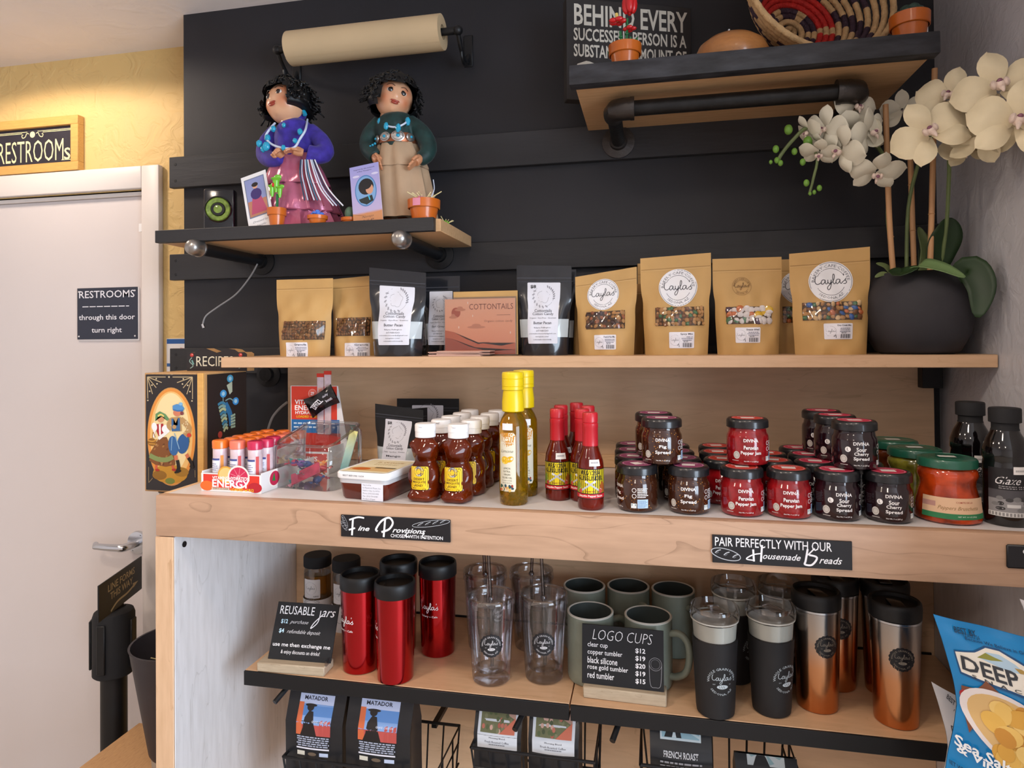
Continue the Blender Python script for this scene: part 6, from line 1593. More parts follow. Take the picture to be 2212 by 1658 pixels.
g = G('black gloss'); g.T = Matrix.Translation((-.002, -.012, hg * .13)) @ Matrix.Rotation(rad(90), 4, 'X'); g.lathe([(.006, 0), (.005, .003), (.001, .004)], 14); g.build('button', t)
# ---- paper roll on wrought brackets
Yr = 1.505
a = at(628, 106, Yr); b = at(956, 68, Yr); zr = (a.z + b.z) / 2
mat('roll paper', '#cdb18a', .7, var=.03, vscale=8)
t = thing('paper_roll', 'wide roll of beige kraft paper hanging from black brackets high on the wall', 'paper roll', (a.x, Yr, zr))
Lr = b.x - a.x; rl = .041
g = G('roll paper'); g.T = Matrix.Rotation(rad(90), 4, 'Y'); g.lathe([(rl, 0), (rl, Lr)], 40, cap0=False, cap1=False); g.lathe([(rl, Lr), (.017, Lr + .0005)], 40, cap0=False, cap1=False); g.lathe([(.017, 0), (rl, -.0001)], 40, cap0=False, cap1=False); g.lathe([(.0165, 0), (.0165, Lr)], 24, cap0=False, cap1=False); g.build('paper', t)
g = G('roll paper'); g.grid(lambda u, v_: Vector((Lr * (.0 + u), rl * 1.03 * cos(-2.2 + v_ * 1.1), rl * 1.03 * sin(-2.2 + v_ * 1.1))), 1, 10); g.build('loose_sheet', t)
G('black').tube([(-.035, 0, 0), (Lr + .036, 0, 0)], .009, 14).build('rod', t)
for x in (-.037, Lr + .038):
    k = G('black').ell((x, 0, 0), .012, .012, .012, 14, 9).build('knob', t)
    G('black').tube(spline([(x, 0, -.004), (x, .02, -.026), (x, .05, -.046), (x, .078, -.045), (x, .0945, -.02)], 4), .0055, 10).build('bracket', t)
    G('black').tube(spline([(x, .03, -.030), (x, .035, -.05), (x, .055, -.058), (x, .064, -.047), (x, .054, -.042)], 5), .004, 8).build('scroll', t)
    G('black').box(x - .012, x + .012, .0905, .0948, -.05, .03, .002, 1).build('wall_plate', t)
# ---- loose cable under the doll shelf
pts = [at(x, y, Yc) for x, y, Yc in ((556, 570, 1.54), (540, 598, 1.55), (510, 635, 1.555), (470, 663, 1.56), (445, 682, 1.56), (438, 700, 1.558))]
o = thing('loose_cable', 'thin grey cable dangling under the doll shelf with a small plug', 'cable', pts[0])
mat('cable grey', '#8f8d8c', .4)
G('cable grey').tube(spline([p - pts[0] for p in pts], 5), .0021, 8).build('cord', o)
g = G('chrome').tube([pts[-1] - pts[0], pts[-1] - pts[0] + Vector((.004, 0, -.010))], .0042, 10).build('plug', o)
pts = [at(x, y, 1.55) for x, y in ((621, 868), (604, 882), (588, 902), (578, 930))]
o = thing('loose_cable', 'pale flat cable curving down behind the energy drink carton', 'cable', pts[0])
G('cable grey').tube(spline([p - pts[0] for p in pts], 5), .0032, 8).build('cord', o)
# ------------------------------------------------------------------ things on the right wall shelf
ZRT = ZR + rzt - .001
mat('sign black', '#2b2726', .6, var=.15, vscale=30)

# box sign: left edge near, right edge turned back


pl_ = at(1224, 100, 1.455); pr_ = at(1493, 100, 1.565)
t = thing('box_sign', 'black BEHIND EVERY SUCCESSFUL PERSON box sign leaning behind the toy flowers', 'sign', (pl_.x, pl_.y, ZRT), math.atan2(pr_.y - pl_.y, pr_.x - pl_.x))
sw = math.hypot(pr_.x - pl_.x, pr_.y - pl_.y); sh = at(1226, -6, pl_.y).z - ZRT
t.location.z = ZRT
G('sign black').box(0, sw, 0, .028, 0, sh, .001, 1).build('box', t)
Ci = '#d8d3c6'
ztop = lambda py: at(1240, py, pl_.y).z - ZRT
for s, y0, y1, w0, w1 in (('BEHIND EVERY', 4, 50, .06, .97), ('SUCCESSFUL PERSON IS A', 56, 84, .055, .96), ('SUBSTANTIAL AMOUNT OF', 91, 119, .055, .96), ('COFFEE', 127, 180, .055, .9)):
    z0, z1 = max(.004, ztop(y1)), ztop(y0)
    if z1 - z0 > .006: D(pmap((0, 0, 0))).text(s, sw * (w0 + w1) / 2, (z0 + z1) / 2, sw * (w1 - w0), z1 - z0, Ci, .02).build('lettering', t)
# toy flowers in an orange pot
t = pot_at(1350, 110, 1.33, ZRT, 'orange toy pot with red flowers on the right wall shelf', .031, .050)
st = lambda px, py, Y=1.33: at(px, py, Y) - Vector(t.location)
for px, top in ((1355, 40), (1340, 68), (1362, 80)):
    G('toy dark green').tube([Vector((st(px, 100).x * .6, 0, .036)), st(px, top)], .0026, 8).build('stem', t)
    for k in range(3): G('toy dark green').ell(Vector((st(px, 100).x * .6, 0, .036)).lerp(st(px, top), .35 + .2 * k), .0045, .0045, .0035, 8, 6).build('node', t)
p = st(1360, 8)
for k in range(4): G('toy red').ell(p + Vector((.007 * cos(k * 1.6), .007 * sin(k * 1.6), -.002)), .0085, .0085, .019, 10, 8).build('petal', t)
p = st(1334, 46)
for k in range(5): G('toy red').ell(p + Vector((.010 * cos(k * 1.26), .010 * sin(k * 1.26), .0)), .009, .006, .005, 8, 6).build('petal', t)
G('toy yellow').tube([p, p + Vector((-.002, 0, .016))], [.004, .003], 8).build('stamen', t)
p = st(1360, 62)
for k in range(4): G('toy red').ell(p + Vector((.007 * cos(k * 1.57), .007 * sin(k * 1.57), .0)), .007, .005, .004, 8, 6).build('petal', t)
for s, px, py in ((1, 1378, 78), (-1, 1312, 112)):
    p = st(px, py); G('toy dark green').grid(lambda u, v_: Vector((s * .006, 0, .04)).lerp(p, v_) + Vector(((u - .5) * .018 * sin(pi * v_), -.006 * sin(pi * v_) + .004 * (u - .5) ** 2, (u - .5) * .012 * sin(pi * v_))), 4, 8).build('leaf', t)
# wooden lid behind the basket
p = at(1580, 90, 1.365)
t = thing('wooden_lid', 'turned brown wooden lid with a small metal pin, lying left of the basket', 'lid', (p.x, 1.365, ZRT))
G('lid wood').lathe([(.066, 0), (.070, .006), (.071, .026), (.063, .043), (.046, .056), (.022, .064), (.0005, .066)], 40).build('dome', t)
G('chrome').tube([(-.004, 0, .064), (-.004, 0, .078)], .0028, 10).build('pin', t)
# coiled basket, tipped towards the room
mat('basket straw', '#cda878', .7, bump=.8, bscale=160, var=.18, vscale=60); mat('basket red', '#c0251f', .7, bump=.8, bscale=160, var=.15, vscale=50); mat('basket dark', '#3b2836', .7, bump=.8, bscale=160, var=.2, vscale=50)
t = thing('coiled_basket', 'large coiled straw basket with red and dark star pattern, tipped forward', 'basket', (0, 0, ZRT))
tip = Matrix.Rotation(rad(20), 4, 'Z') @ Matrix.Rotation(rad(72), 4, 'X')
NC = 15; Rb = .152; Db = .115
def coil(k):
    f = k / (NC - 1); return .008 + (Rb - .008) * f ** .8, Db * f ** 1.9
low = min((tip @ Vector((coil(k)[0] * cos(q_ * .2), coil(k)[0] * sin(q_ * .2), coil(k)[1]))).z for k in range(NC) for q_ in range(32)) - .0066
rc = tip @ Vector((0, 0, Db)); pc_ = at(1774, -4, 1.385)
t.location = (pc_.x - rc.x, 1.385 - rc.y, ZRT)
for k in range(NC):
    r, z = coil(k); n = 60; g = G('basket straw')
    for i in range(n):
        a0, a1 = 2 * pi * i / n, 2 * pi * (i + 1) / n; a_ = math.degrees((a0 + a1) / 2)
        s5 = abs(((a_ + 18) % 72) - 36) / 36
        if k <= 1: m = 'basket straw'
        elif k <= 3: m = 'basket straw' if s5 > .72 - .1 * (k - 2) else 'basket dark'
        elif k <= 6: m = 'basket red' if ((a_ + k * 3) % 180) > 14 else 'basket straw'
        elif k <= 11: m = 'basket dark' if ((a_ + (k - 7) * 11) % 45) < 20 else 'basket straw'
        else: m = 'basket straw' if (k >= 13 or ((a_ + k * 9) % 60) > 12) else 'basket dark'
        g.use(m)
        w0 = .0064 * (1.0 + .06 * (i % 2))
        g.tube([tip @ Vector((r * cos(q_), r * sin(q_), z)) + Vector((0, 0, -low)) for q_ in (a0, (a0 + a1) / 2, a1)], [.0060, w0, .0060], 8, False)
    g.build('coil', t, angle=70)
mat('succulent', '#27443a', .4, coat=.2)
# small succulent pot at the shelf end
t = pot_at(1965, 60, 1.335, ZRT, 'orange toy pot with a dark green succulent, at the right shelf end', .032, .056)
for k in range(9):
    r_ = .017 if k < 6 else .007; G('succulent').ell((r_ * cos(k * 1.05), r_ * sin(k * 1.05), .058 + (.012 if k >= 6 else 0)), .011, .011, .009, 10, 7).build('leaf', t)
p = at(1982, 20, 1.40); o = thing('white_card', 'plain white card standing behind the succulent pot', 'card', (p.x, 1.40, ZRT))
G('white paper').box(-.018, .018, 0, .0015, 0, .09).build('card', o)
# ------------------------------------------------------------------ orchid
mat('orchid pot', '#2f2d31', .7, var=.2, vscale=12, bump=.2, bscale=60); mat('petal cream', '#e6d6b2', .55, var=.06, vscale=30, sss=.0); mat('petal white', '#e6e0cb', .55, var=.04, vscale=30); mat('orchid lip', '#e6cfc0', .45, var=.1, vscale=90); mat('lip purple', '#8a5a6c', .45); mat('stem green', '#6b7a4c', .5, var=.15, vscale=30); mat('leaf green', '#1d3416', .5, coat=.0, var=.2, vscale=14); mat('leaf light', '#6f8a58', .45, var=.15, vscale=14); mat('bud green', '#6d9a3a', .4, var=.2, vscale=60); mat('bamboo', '#c8976a', .5, var=.1, vscale=20, stretch=(1, 1, .1)); mat('moss', '#6a5a2a', .9, var=.4, vscale=120, bump=.6, bscale=150)
YO = 1.425; pc = at(1997, 680, YO)
OX = min(pc.x, XR - .106)
OO = Vector((OX, YO, ZM)); SPo = at(1998, 600, YO).x - at(1997, 600, YO).x
t = thing('orchid', 'cream orchid with bamboo stakes in a round dark grey pot, at the right shelf end', 'potted plant', OO)
r_ = .098
ph_ = at(1997, 590, YO).z - ZM
G('orchid pot').lathe([(r_ * .62, 0), (r_ * .74, ph_ * .04), (r_ * .92, ph_ * .26), (r_, ph_ * .52), (r_ * .95, ph_ * .76), (r_ * .80, ph_ * .94), (r_ * .68, ph_), (r_ * .62, ph_ * .985), (r_ * .64, ph_ * .9)], 48, cap1=False).build('pot', t)
G('moss').lathe([(r_ * .64, ph_ * .9), (r_ * .4, ph_ * .985), (.001, ph_ * 1.0)], 28, cap0=False, rf=lambda a, k, z: 1 + .06 * sin(5 * a)).build('moss', t)
OL = lambda px, py, Y=YO: at(px, py, Y) - OO
for pts in (((1931, 600, 1.41), (1921, 470, 1.40), (1913, 226, 1.40)), ((1975, 590, 1.45), (1970, 450, 1.45), (1966, 322, 1.45)), ((2008, 590, 1.41), (2014, 400, 1.40), (2019, 148, 1.39))):
    P = [OL(*q_) for q_ in pts]; P[0].z = ph_ * .9
    o = G('bamboo').tube(spline(P, 5), .0052, 10).build('stake', t)
    for f in (.35, .7): G('bamboo').ell(P[0].lerp(P[2], f) + (P[1] - P[0].lerp(P[2], .5)) * (1 - abs(2 * f - 1)), .0062, .0062, .0022, 10, 6).build('node', o)
def stem(pts, r=.0036, n=4, m='stem green'):
    P = [OL(*q_) for q_ in pts]; return G(m).tube(spline(P, n), r, 8).build('stem', t)
stem(((1934, 600, 1.41), (1918, 480, 1.405), (1919, 400, 1.40), (1905, 330, 1.39), (1865, 300, 1.38), (1800, 275, 1.37), (1745, 275, 1.37), (1715, 300, 1.37), (1690, 330, 1.37), (1680, 348, 1.37)))
stem(((1958, 590, 1.45), (1962, 450, 1.45), (1985, 350, 1.42), (2010, 300, 1.36), (2030, 240, 1.33)))
stem(((2030, 590, 1.43), (2045, 480, 1.40), (2050, 380, 1.36), (2055, 320, 1.32), (2100, 270, 1.26), (2160, 250, 1.22)))
stem(((1745, 300, 1.37), (1765, 340, 1.37), (1757, 385, 1.37), (1748, 420, 1.37)), .0026)
for px, py, s in ((1678, 346, .8), (1665, 350, .55), (1686, 352, .8), (1676, 322, 1.0), (1703, 280, 1.3), (1745, 306, 1.4), (1716, 327, .9), (1734, 350, .9), (1742, 395, .9), (1770, 406, .8), (1750, 418, .5), (1759, 415, .6)):
    p = OL(px, py, 1.365); G('bud green').ell(p, .0062 * s, .0058 * s, .0078 * s, 10, 7).build('bud', t)
def petal(g, M, L, W, cup, n=6):
    def f(u, v_):
        w_ = W * (sin(pi * min(1, .08 + .92 * v_)) ** .75) * (.55 + .55 * v_) if v_ < 1 else 0.0
        x = (u - .5) * 2 * w_ * .5
        return M @ Vector((x, -cup * sin(v_ * pi * .9) * L + (abs(u - .5) * 2) ** 2 * cup * .35 * L + .04 * L * sin(v_ * 5 + u * 4), v_ * L))
    g.grid(f, n, 8)
def flower(px, py, Y, R, yaw, pitch, roll, m='petal cream'):
    R *= 1.18
    c = OL(px, py, Y)
    M = Matrix.Translation(c) @ Matrix.Rotation(rad(yaw), 4, 'Z') @ Matrix.Rotation(rad(pitch), 4, 'X') @ Matrix.Rotation(rad(roll), 4, 'Y')
    first = None
    for k, (a_, L, W, back) in enumerate(((82, 1.0, 1.25, -8), (-82, 1.0, 1.25, -8), (0, .98, .78, 6), (138, .95, .74, 6), (-138, .95, .74, 6))):
        g = G(m); petal(g, M @ Matrix.Rotation(rad(a_), 4, 'Y') @ Matrix.Rotation(rad(back), 4, 'X') @ Matrix.Translation((0, .002 * k, R * .06)), L * R, W * R, .10 + .05 * (k % 2))
        ob = g.build('flower' if k == 0 else 'petal', t if first is None else first, angle=80)
        if first is None: first = ob
    g = G('orchid lip'); g.T = M
    g.ell((0, -R * .16, -R * .05), R * .13, R * .15, R * .12, 12, 8); g.ell((-R * .13, -R * .2, -R * .02), R * .08, R * .12, R * .12, 8, 6); g.ell((R * .13, -R * .2, -R * .02), R * .08, R * .12, R * .12, 8, 6); g.tube([(0, -R * .2, -R * .1), (0, -R * .3, -R * .22), (0, -R * .3, -R * .32)], [R * .07, R * .06, R * .02], 8)
    g.use('lip purple'); g.ell((0, -R * .25, R * .02), R * .07, R * .09, R * .06, 8, 6)
    g.build('lip', first)
    return first
S0 = SPo
for a_ in ((2048, 208, 1.30, 60, -22, -12, 20, 'petal cream'), (2008, 285, 1.27, 72, -18, -8, -30, 'petal cream'), (2158, 188, 1.225, 80, -20, -14, -12, 'petal cream'), (2196, 262, 1.20, 84, -10, -6, 14, 'petal cream'),
           (1850, 232, 1.37, 46, 20, 5, 8, 'petal white'), (1880, 285, 1.36, 50, 40, 10, -25, 'petal white'), (1780, 278, 1.36, 46, -40, 10, 15, 'petal white'), (1815, 322, 1.355, 54, -60, 25, 40, 'petal white'), (1895, 372, 1.36, 52, -10, 55, 10, 'petal white'), (1948, 238, 1.42, 40, 170, -10, 0, 'petal white'), (1745, 285, 1.37, 36, -70, 30, 0, 'petal white'), (1835, 285, 1.375, 44, 10, 40, 60, 'petal white'), (1770, 330, 1.365, 40, -30, 60, 20, 'petal white'), (1858, 300, 1.385, 46, 150, 0, 30, 'petal white'), (2120, 300, 1.25, 60, 150, 15, -20, 'petal cream'), (2085, 320, 1.28, 46, 160, 20, 10, 'petal cream')):
    flower(a_[0], a_[1], a_[2], a_[3] * S0 * a_[2] / YO, *a_[4:])
def leaf(pts, wd, m, bend=(0, -1, 0), name='leaf'):
    P = [Vector(q_) for q_ in spline([OL(*q_) for q_ in pts], 5)]; n = len(P); bend = Vector(bend)
    g = G(m)
    def f(u, v_):
        i = min(n - 1, int(v_ * (n - 1) + .5)); p = P[i]; tn = (P[min(n - 1, i + 1)] - P[max(0, i - 1)]).normalized(); sd = tn.cross(bend).normalized()
        w_ = wd * sin(pi * (.1 + .88 * v_)) ** .7
        return p + sd * (u - .5) * w_ + bend * -.12 * wd * (1 - (2 * u - 1) ** 2) * sin(pi * v_)
    g.grid(f, 6, n - 1); o = g.build(name, t, angle=80)
    md = o.modifiers.new('thickness', 'SOLIDIFY'); md.thickness = .0012
leaf(((2022, 590, 1.42), (2035, 540, 1.41), (2050, 500, 1.40), (2052, 470, 1.40)), .060, 'leaf green', (.2, -1, .1))
leaf(((1958, 600, 1.38), (1985, 568, 1.345), (2035, 575, 1.325), (2085, 598, 1.31)), .040, 'leaf light', (0, -.55, .85))
leaf(((1950, 580, 1.36), (1940, 588, 1.345), (1985, 575, 1.33)), .03, 'leaf green', (0, -.6, .8))
leaf(((2062, 605, 1.36), (2095, 578, 1.335), (2120, 620, 1.315), (2112, 685, 1.31)), .050, 'leaf green', (-.35, -.9, .2))
leaf(((1935, 600, 1.42), (1915, 575, 1.42), (1893, 568, 1.42)), .014, 'stem green', (0, -.7, .7)); leaf(((1930, 605, 1.40), (1910, 590, 1.40), (1890, 598, 1.40)), .012, 'stem green', (0, -.7, .7))
leaf(((1990, 590, 1.45), (2002, 540, 1.46), (1985, 490, 1.47)), .022, 'stem green'); leaf(((1996, 590, 1.46), (2004, 545, 1.47), (2003, 505, 1.47)), .034, 'leaf green')
# ------------------------------------------------------------------ signs by the restroom door
mat('chalk black', '#2a2630', .6, var=.15, vscale=30)
Yq = 1.745
b0 = at(168, 374, Yq); t0_ = at(166, 247, Yq); W_ = .46; H_ = t0_.z - b0.z
zb_ = DZ + .0755
t = thing('framed_sign', 'wood framed black RESTROOMS sign standing on the door casing', 'sign', (b0.x - W_, Yq, zb_))
H_ = t0_.z - zb_
fw_ = .028
for x0, x1, z0, z1 in ((0, W_, 0, fw_), (0, W_, H_ - fw_, H_), (0, fw_, fw_, H_ - fw_), (W_ - fw_, W_, fw_, H_ - fw_)): G('oak frame').box(x0, x1, 0, .024, z0, z1, .0012, 1).build('frame_rail', t)
G('chalk black').box(fw_, W_ - fw_, .012, .016, fw_, H_ - fw_).build('chalkboard', t)
d = D(pmap((W_, .012, 0)))
k_ = (b0.x - at(0, 320, Yq).x) / 168          # metres per photo pixel on the sign
q = lambda px, py: ((px - 168) * k_, H_ * (1 - (py - 247 - (168 - px) * .1) / 127))
Y_ = '#f2e6b0'
X0, X1 = q(-12, 0)[0], q(146, 0)[0]
d.text('RESTROOM', (X0 + q(131, 0)[0]) / 2, H_ * .42, q(131, 0)[0] - X0, H_ * .40, Y_, -.005).text('s', q(139, 0)[0], H_ * .33, q(146, 0)[0] - q(133, 0)[0], H_ * .22, Y_)
cx = q(64, 0)[0]; cz = H_ * .73
d.ell(cx, cz, .010, .010, Y_, 20)
for s in (-1, 1): d.stroke([(cx + s * .014, cz + .003), (cx + s * .022, cz + .005), (cx + s * .028, cz - .006), (cx + s * .038, cz - .009), (cx + s * .041, cz - .001), (cx + s * .036, cz + .001)], .0025, Y_)
for s, a, b in ((1, cx + .02, -fw_ - .004), (-1, -W_ + fw_ + .004, cx - .02)): d.stroke([(a, H_ * .785), (b, H_ * .785)], .0018, Y_, False).stroke([(a + (.02 if s > 0 else 0), H_ * .76), (b - (0 if s > 0 else .02), H_ * .76)], .0018, Y_, False)
d.stroke([(-fw_ - .045, H_ * .22), (-fw_ - .004, H_ * .22)], .0018, Y_, False)
d.build('chalk_lettering', t)
YDF = YD + .012
a = at(170, 623, YDF); b = at(303, 733, YDF)
t = thing('door_sign', 'dark blue RESTROOMS through this door turn right sign screwed on the door', 'sign', (a.x, YDF - .0002, b.z)); W_, H_ = b.x - a.x, a.z - b.z
mat('sign rim', '#e2dcdc', .35); mat('sign navy', '#2e3240', .5)
G('sign rim').box(.002, W_, -.004, 0, -.003, H_ - .001, .002, 2).build('backing', t); G('sign navy').box(0, W_ - .004, -.006, -.0042, .002, H_, .0008, 1).build('face', t)
d = D(pmap((0, -.006, 0))); Wt = '#e6e4ea'
d.text('RESTROOMS', W_ * .485, H_ * .875, W_ * .90, H_ * .14, Wt, .005)
dl = D(pmap((0, -.006, 0)))
for k in range(7): dl.rect(W_ * (.09 + .118 * k), W_ * (.09 + .118 * k + (.10 if k < 6 else .05)), H_ * .632, H_ * .648, Wt)
dl.build('dashed_rule', t)
d.build('lettering', t); d = D(pmap((0, -.006, 0)))
d.text('through this door', W_ * .485, H_ * .42, W_ * .91, H_ * .13, Wt, .01).build('lettering', t); d = D(pmap((0, -.006, 0)))
d.text('turn right', W_ * .485, H_ * .175, W_ * .49, H_ * .13, Wt, .01)
d.build('lettering', t)
for x, z in ((.03, .93), (.94, .93), (.03, .07), (.94, .07)):
    g = G('sign rim'); g.T = Matrix.Translation((W_ * x, -.006, H_ * z)) @ Matrix.Rotation(rad(90), 4, 'X'); g.lathe([(.0028, 0), (.002, .0014)], 10); g.build('screw', t)
a = at(360.5, 731, YD); pw_ = .15
t = thing('hand_washing_poster', 'white and blue hand washing poster on the yellow wall, half behind the black wall', 'poster', (a.x, YD - .0003, a.z - .215)); x1 = XB0 - a.x - .003
G('white paper').box(0, x1, -.0012, 0, 0, .215).build('sheet', t)
d = D(pmap((0, -.0012, 0)))
d.rect(.001, x1 - .001, .199, .2135, '#2a5a9c').text('COMO L', x1 * .66, .206, x1 * .6, .009, '#f4f4f6', .03)
for k in range(3):
    z = .165 - k * .072; d.rect(.001, x1 - .001, z - .036, z - .026, '#3a66a4').ell(x1 * .5, z, .016, .012, '#d9a08c', 14).stroke([(x1 * .25, z + .02), (x1 * .6, z + .008), (x1 * .8, z - .012)], .004, '#c98a78').stroke([(x1 * .3, z - .004), (x1 * .7, z + .002)], .002, '#a8685a').text('lave', x1 * .4, z - .031, x1 * .5, .005, '#e6ecf4', res=1)
d.build('print', t)
# ------------------------------------------------------------------ queue post, bench and planter at the lower left
sx = at(246, 1400, 1.62).x
t = thing('queue_post', 'black belt barrier post with a LINE FORMS THIS WAY sign, before the door', 'barrier post', (sx, 1.62, 0))
zt0, zt1 = at(246, 1452, 1.62).z, at(246, 1318, 1.62).z
G('black matte').lathe([(.16, 0), (.16, .008), (.15, .02), (.04, .028)], 36).build('base', t)
G('black').lathe([(.034, .02), (.034, zt0 + .01)], 28).build('post', t)
hd = G('black matte').lathe([(.050, zt0), (.054, zt0 + .004), (.054, zt1 - .012), (.050, zt1), (.046, zt1 + .001), (.001, zt1 + .001)], 32).build('belt_head', t)
for a_ in (-60, 10, 100): 
    g = G('black'); g.T = Matrix.Rotation(rad(a_), 4, 'Z'); g.box(-.012, .012, -.060, -.0535, zt0 + .02, zt1 - .02, .002, 1); g.build('belt_slot', hd)
G('dark iron').box(-.005, .005, -.04, .04, zt1 + .001, zt1 + .004).build('head_slot', hd)
pL = at(212, 1265, 1.50); pR = at(305, 1200, 1.735); pB = at(212, 1345, 1.50)
U_ = (pR - pL); U_.z = 0; wl = U_.length; U_.normalize(); hl = pL.z - pB.z
t2 = Vector((sx, 1.62, 0)); o0 = pL - t2; o0.z -= hl + .0
g = G('black'); ang = math.atan2(U_.y, U_.x); g.T = Matrix.Translation(o0) @ Matrix.Rotation(ang, 4, 'Z'); g.box(0, wl, -.002, .002, 0, hl, .0006, 1); sg = g.build('sign_plate', t)
g = G('black'); g.box(-.006, .006, -.03, .03, zt1, o0.z + .004); g.build('sign_foot', t)
N_ = U_.cross(Vector((0, 0, 1)))
mat('sign gold', '#b09a72', .4)
d = D(lambda u, v_, h: o0 + U_ * u + Vector((0, 0, v_)) + N_ * (.002 + h) * 1.0, seg=0)
d.text('LINE FORMS', wl * .5, hl * .74, wl * .62, hl * .20, 'sign gold', .01).text('THIS WAY', wl * .5, hl * .48, wl * .52, hl * .20, 'sign gold', .01).stroke([(wl * .25, hl * .06), (wl * .4, hl * .2), (wl * .62, hl * .22), (wl * .8, hl * .3)], .006, 'sign gold').poly([(wl * .78, hl * .24), (wl * .9, hl * .34), (wl * .76, hl * .38)], 'sign gold')
d.build('lettering', sg)
bz = .55; xb_ = atz(300, 1560, bz).x
t = thing('low_bench', 'low reddish wooden bench top beside the cabinet, carrying the planter', 'bench', (xb_, 1.36, 0))
Lb = XL - .004 - xb_
G('board top').box(0, Lb, -.26, .20, bz - .03, bz, .002, 1).build('top', t)
for x in (.02, Lb - .06):
    for y in (-.24, .15): G('board top').box(x, x + .04, y, y + .04, 0, bz - .0305, .002, 1).build('leg', t)
pz = at(300, 1372, 1.42).z
t = thing('planter', 'tall tapered dark grey planter with a pale foot and dry soil, beside the cabinet', 'planter', (-1.135, 1.42, bz))
mat('planter grey', '#35333a', .55, var=.1, vscale=10); mat('planter foot', '#a59c90', .6); mat('dry soil', '#5a4028', .9, var=.5, vscale=80, bump=.8, bscale=60)
hz = pz - bz
G('planter foot').lathe([(.060, 0), (.062, .03), (.063, .042)], 36).build('foot', t)
G('planter grey').lathe([(.064, .0425), (.068, .05), (.108, hz - .006), (.111, hz), (.106, hz), (.098, hz - .06), (.095, hz - .07)], 40, cap1=False).build('shell', t)
G('dry soil').lathe([(.0955, hz - .072), (.05, hz - .058), (.001, hz - .055)], 30, cap0=False, rf=lambda a, k, z: 1 + .03 * sin(7 * a)).build('soil', t)
rr = random.Random(12)
for k in range(9): a_ = rr.uniform(0, 6.28); G('toy cream').tube([(.05 * cos(a_), .05 * sin(a_), hz - .06), (.07 * cos(a_ + .4), .07 * sin(a_ + .4), hz - .03 - .02 * rr.random())], .0012, 5).build('dry_stalk', t)
# ------------------------------------------------------------------ wire baskets and coffee bags under the cup shelf
ZL = .858
def basket(px0, px1, pyr, lab, Yb0=1.262, Yb1=1.44):
    a, b = at(px0, pyr, Yb0), at(px1, pyr, Yb0); w_ = b.x - a.x; zr_ = (a.z + b.z) / 2; h_ = .13
    t = thing('wire_basket', lab, 'basket', (a.x, Yb0, zr_ - h_), 0, 'black wire baskets holding coffee')
    dp = Yb1 - Yb0
    G('black steel').tube([(0, 0, h_), (w_, 0, h_), (w_, dp, h_), (0, dp, h_), (0, 0, h_)], .0034, 8, False).build('rim', t)
    G('black steel').tube([(.012, .01, .004), (w_ - .012, .01, .004), (w_ - .012, dp, .004), (.012, dp, .004), (.012, .01, .004)], .003, 8, False).build('base_ring', t)
    n = max(4, int(w_ / .034))
    for k in range(n + 1):
        x = w_ * k / n; g = G('black steel').tube([(x, 0, h_), (x * .95 + .008, .005, h_ * .5), (x * .93 + .012, .01, .004), (x * .93 + .012, dp, .004), (x, dp, h_)], .0022, 6); g.build('wire', t)
    for k in (.35, .7): G('black steel').tube([(.003, .003, h_ * k), (w_ - .003, .003, h_ * k), (w_ - .003, dp, h_ * k)], .0022, 6).build('cross_wire', t)
    for s, x in ((0, 0), (1, w_)):
        for y in (dp * .3, dp * .7): G('black steel').tube([(x, y, h_), (x, y, .004)], .0022, 6).build('side_wire', t)
    # the baskets hang from the back panel
    G('black steel').box(w_ * .2, w_ * .2 + .012, dp, YB - Yb0 - .001, h_ - .012, h_ - .002).build('arm', t); G('black steel').box(w_ * .8, w_ * .8 + .012, dp, YB - Yb0 - .001, h_ - .012, h_ - .002).build('arm', t)
    return t, a.x, w_, zr_ - h_
BK = []
for px0, px1, pyr, lab in ((612, 938, 1655, 'black wire basket under the red tumblers, with the two desert label coffee bags'), (1018, 1284, 1630, 'black wire basket in the middle, with the two white label coffee bags'), (1384, 1735, 1672, 'black wire basket at the right, with the French roast coffee bags')):
    BK.append(basket(px0, px1, pyr, lab))
mat('coffee foil', '#17181c', .4, coat=.15, bump=.25, bscale=22); mat('coffee blue', '#1d3a5c', .35, coat=.2)
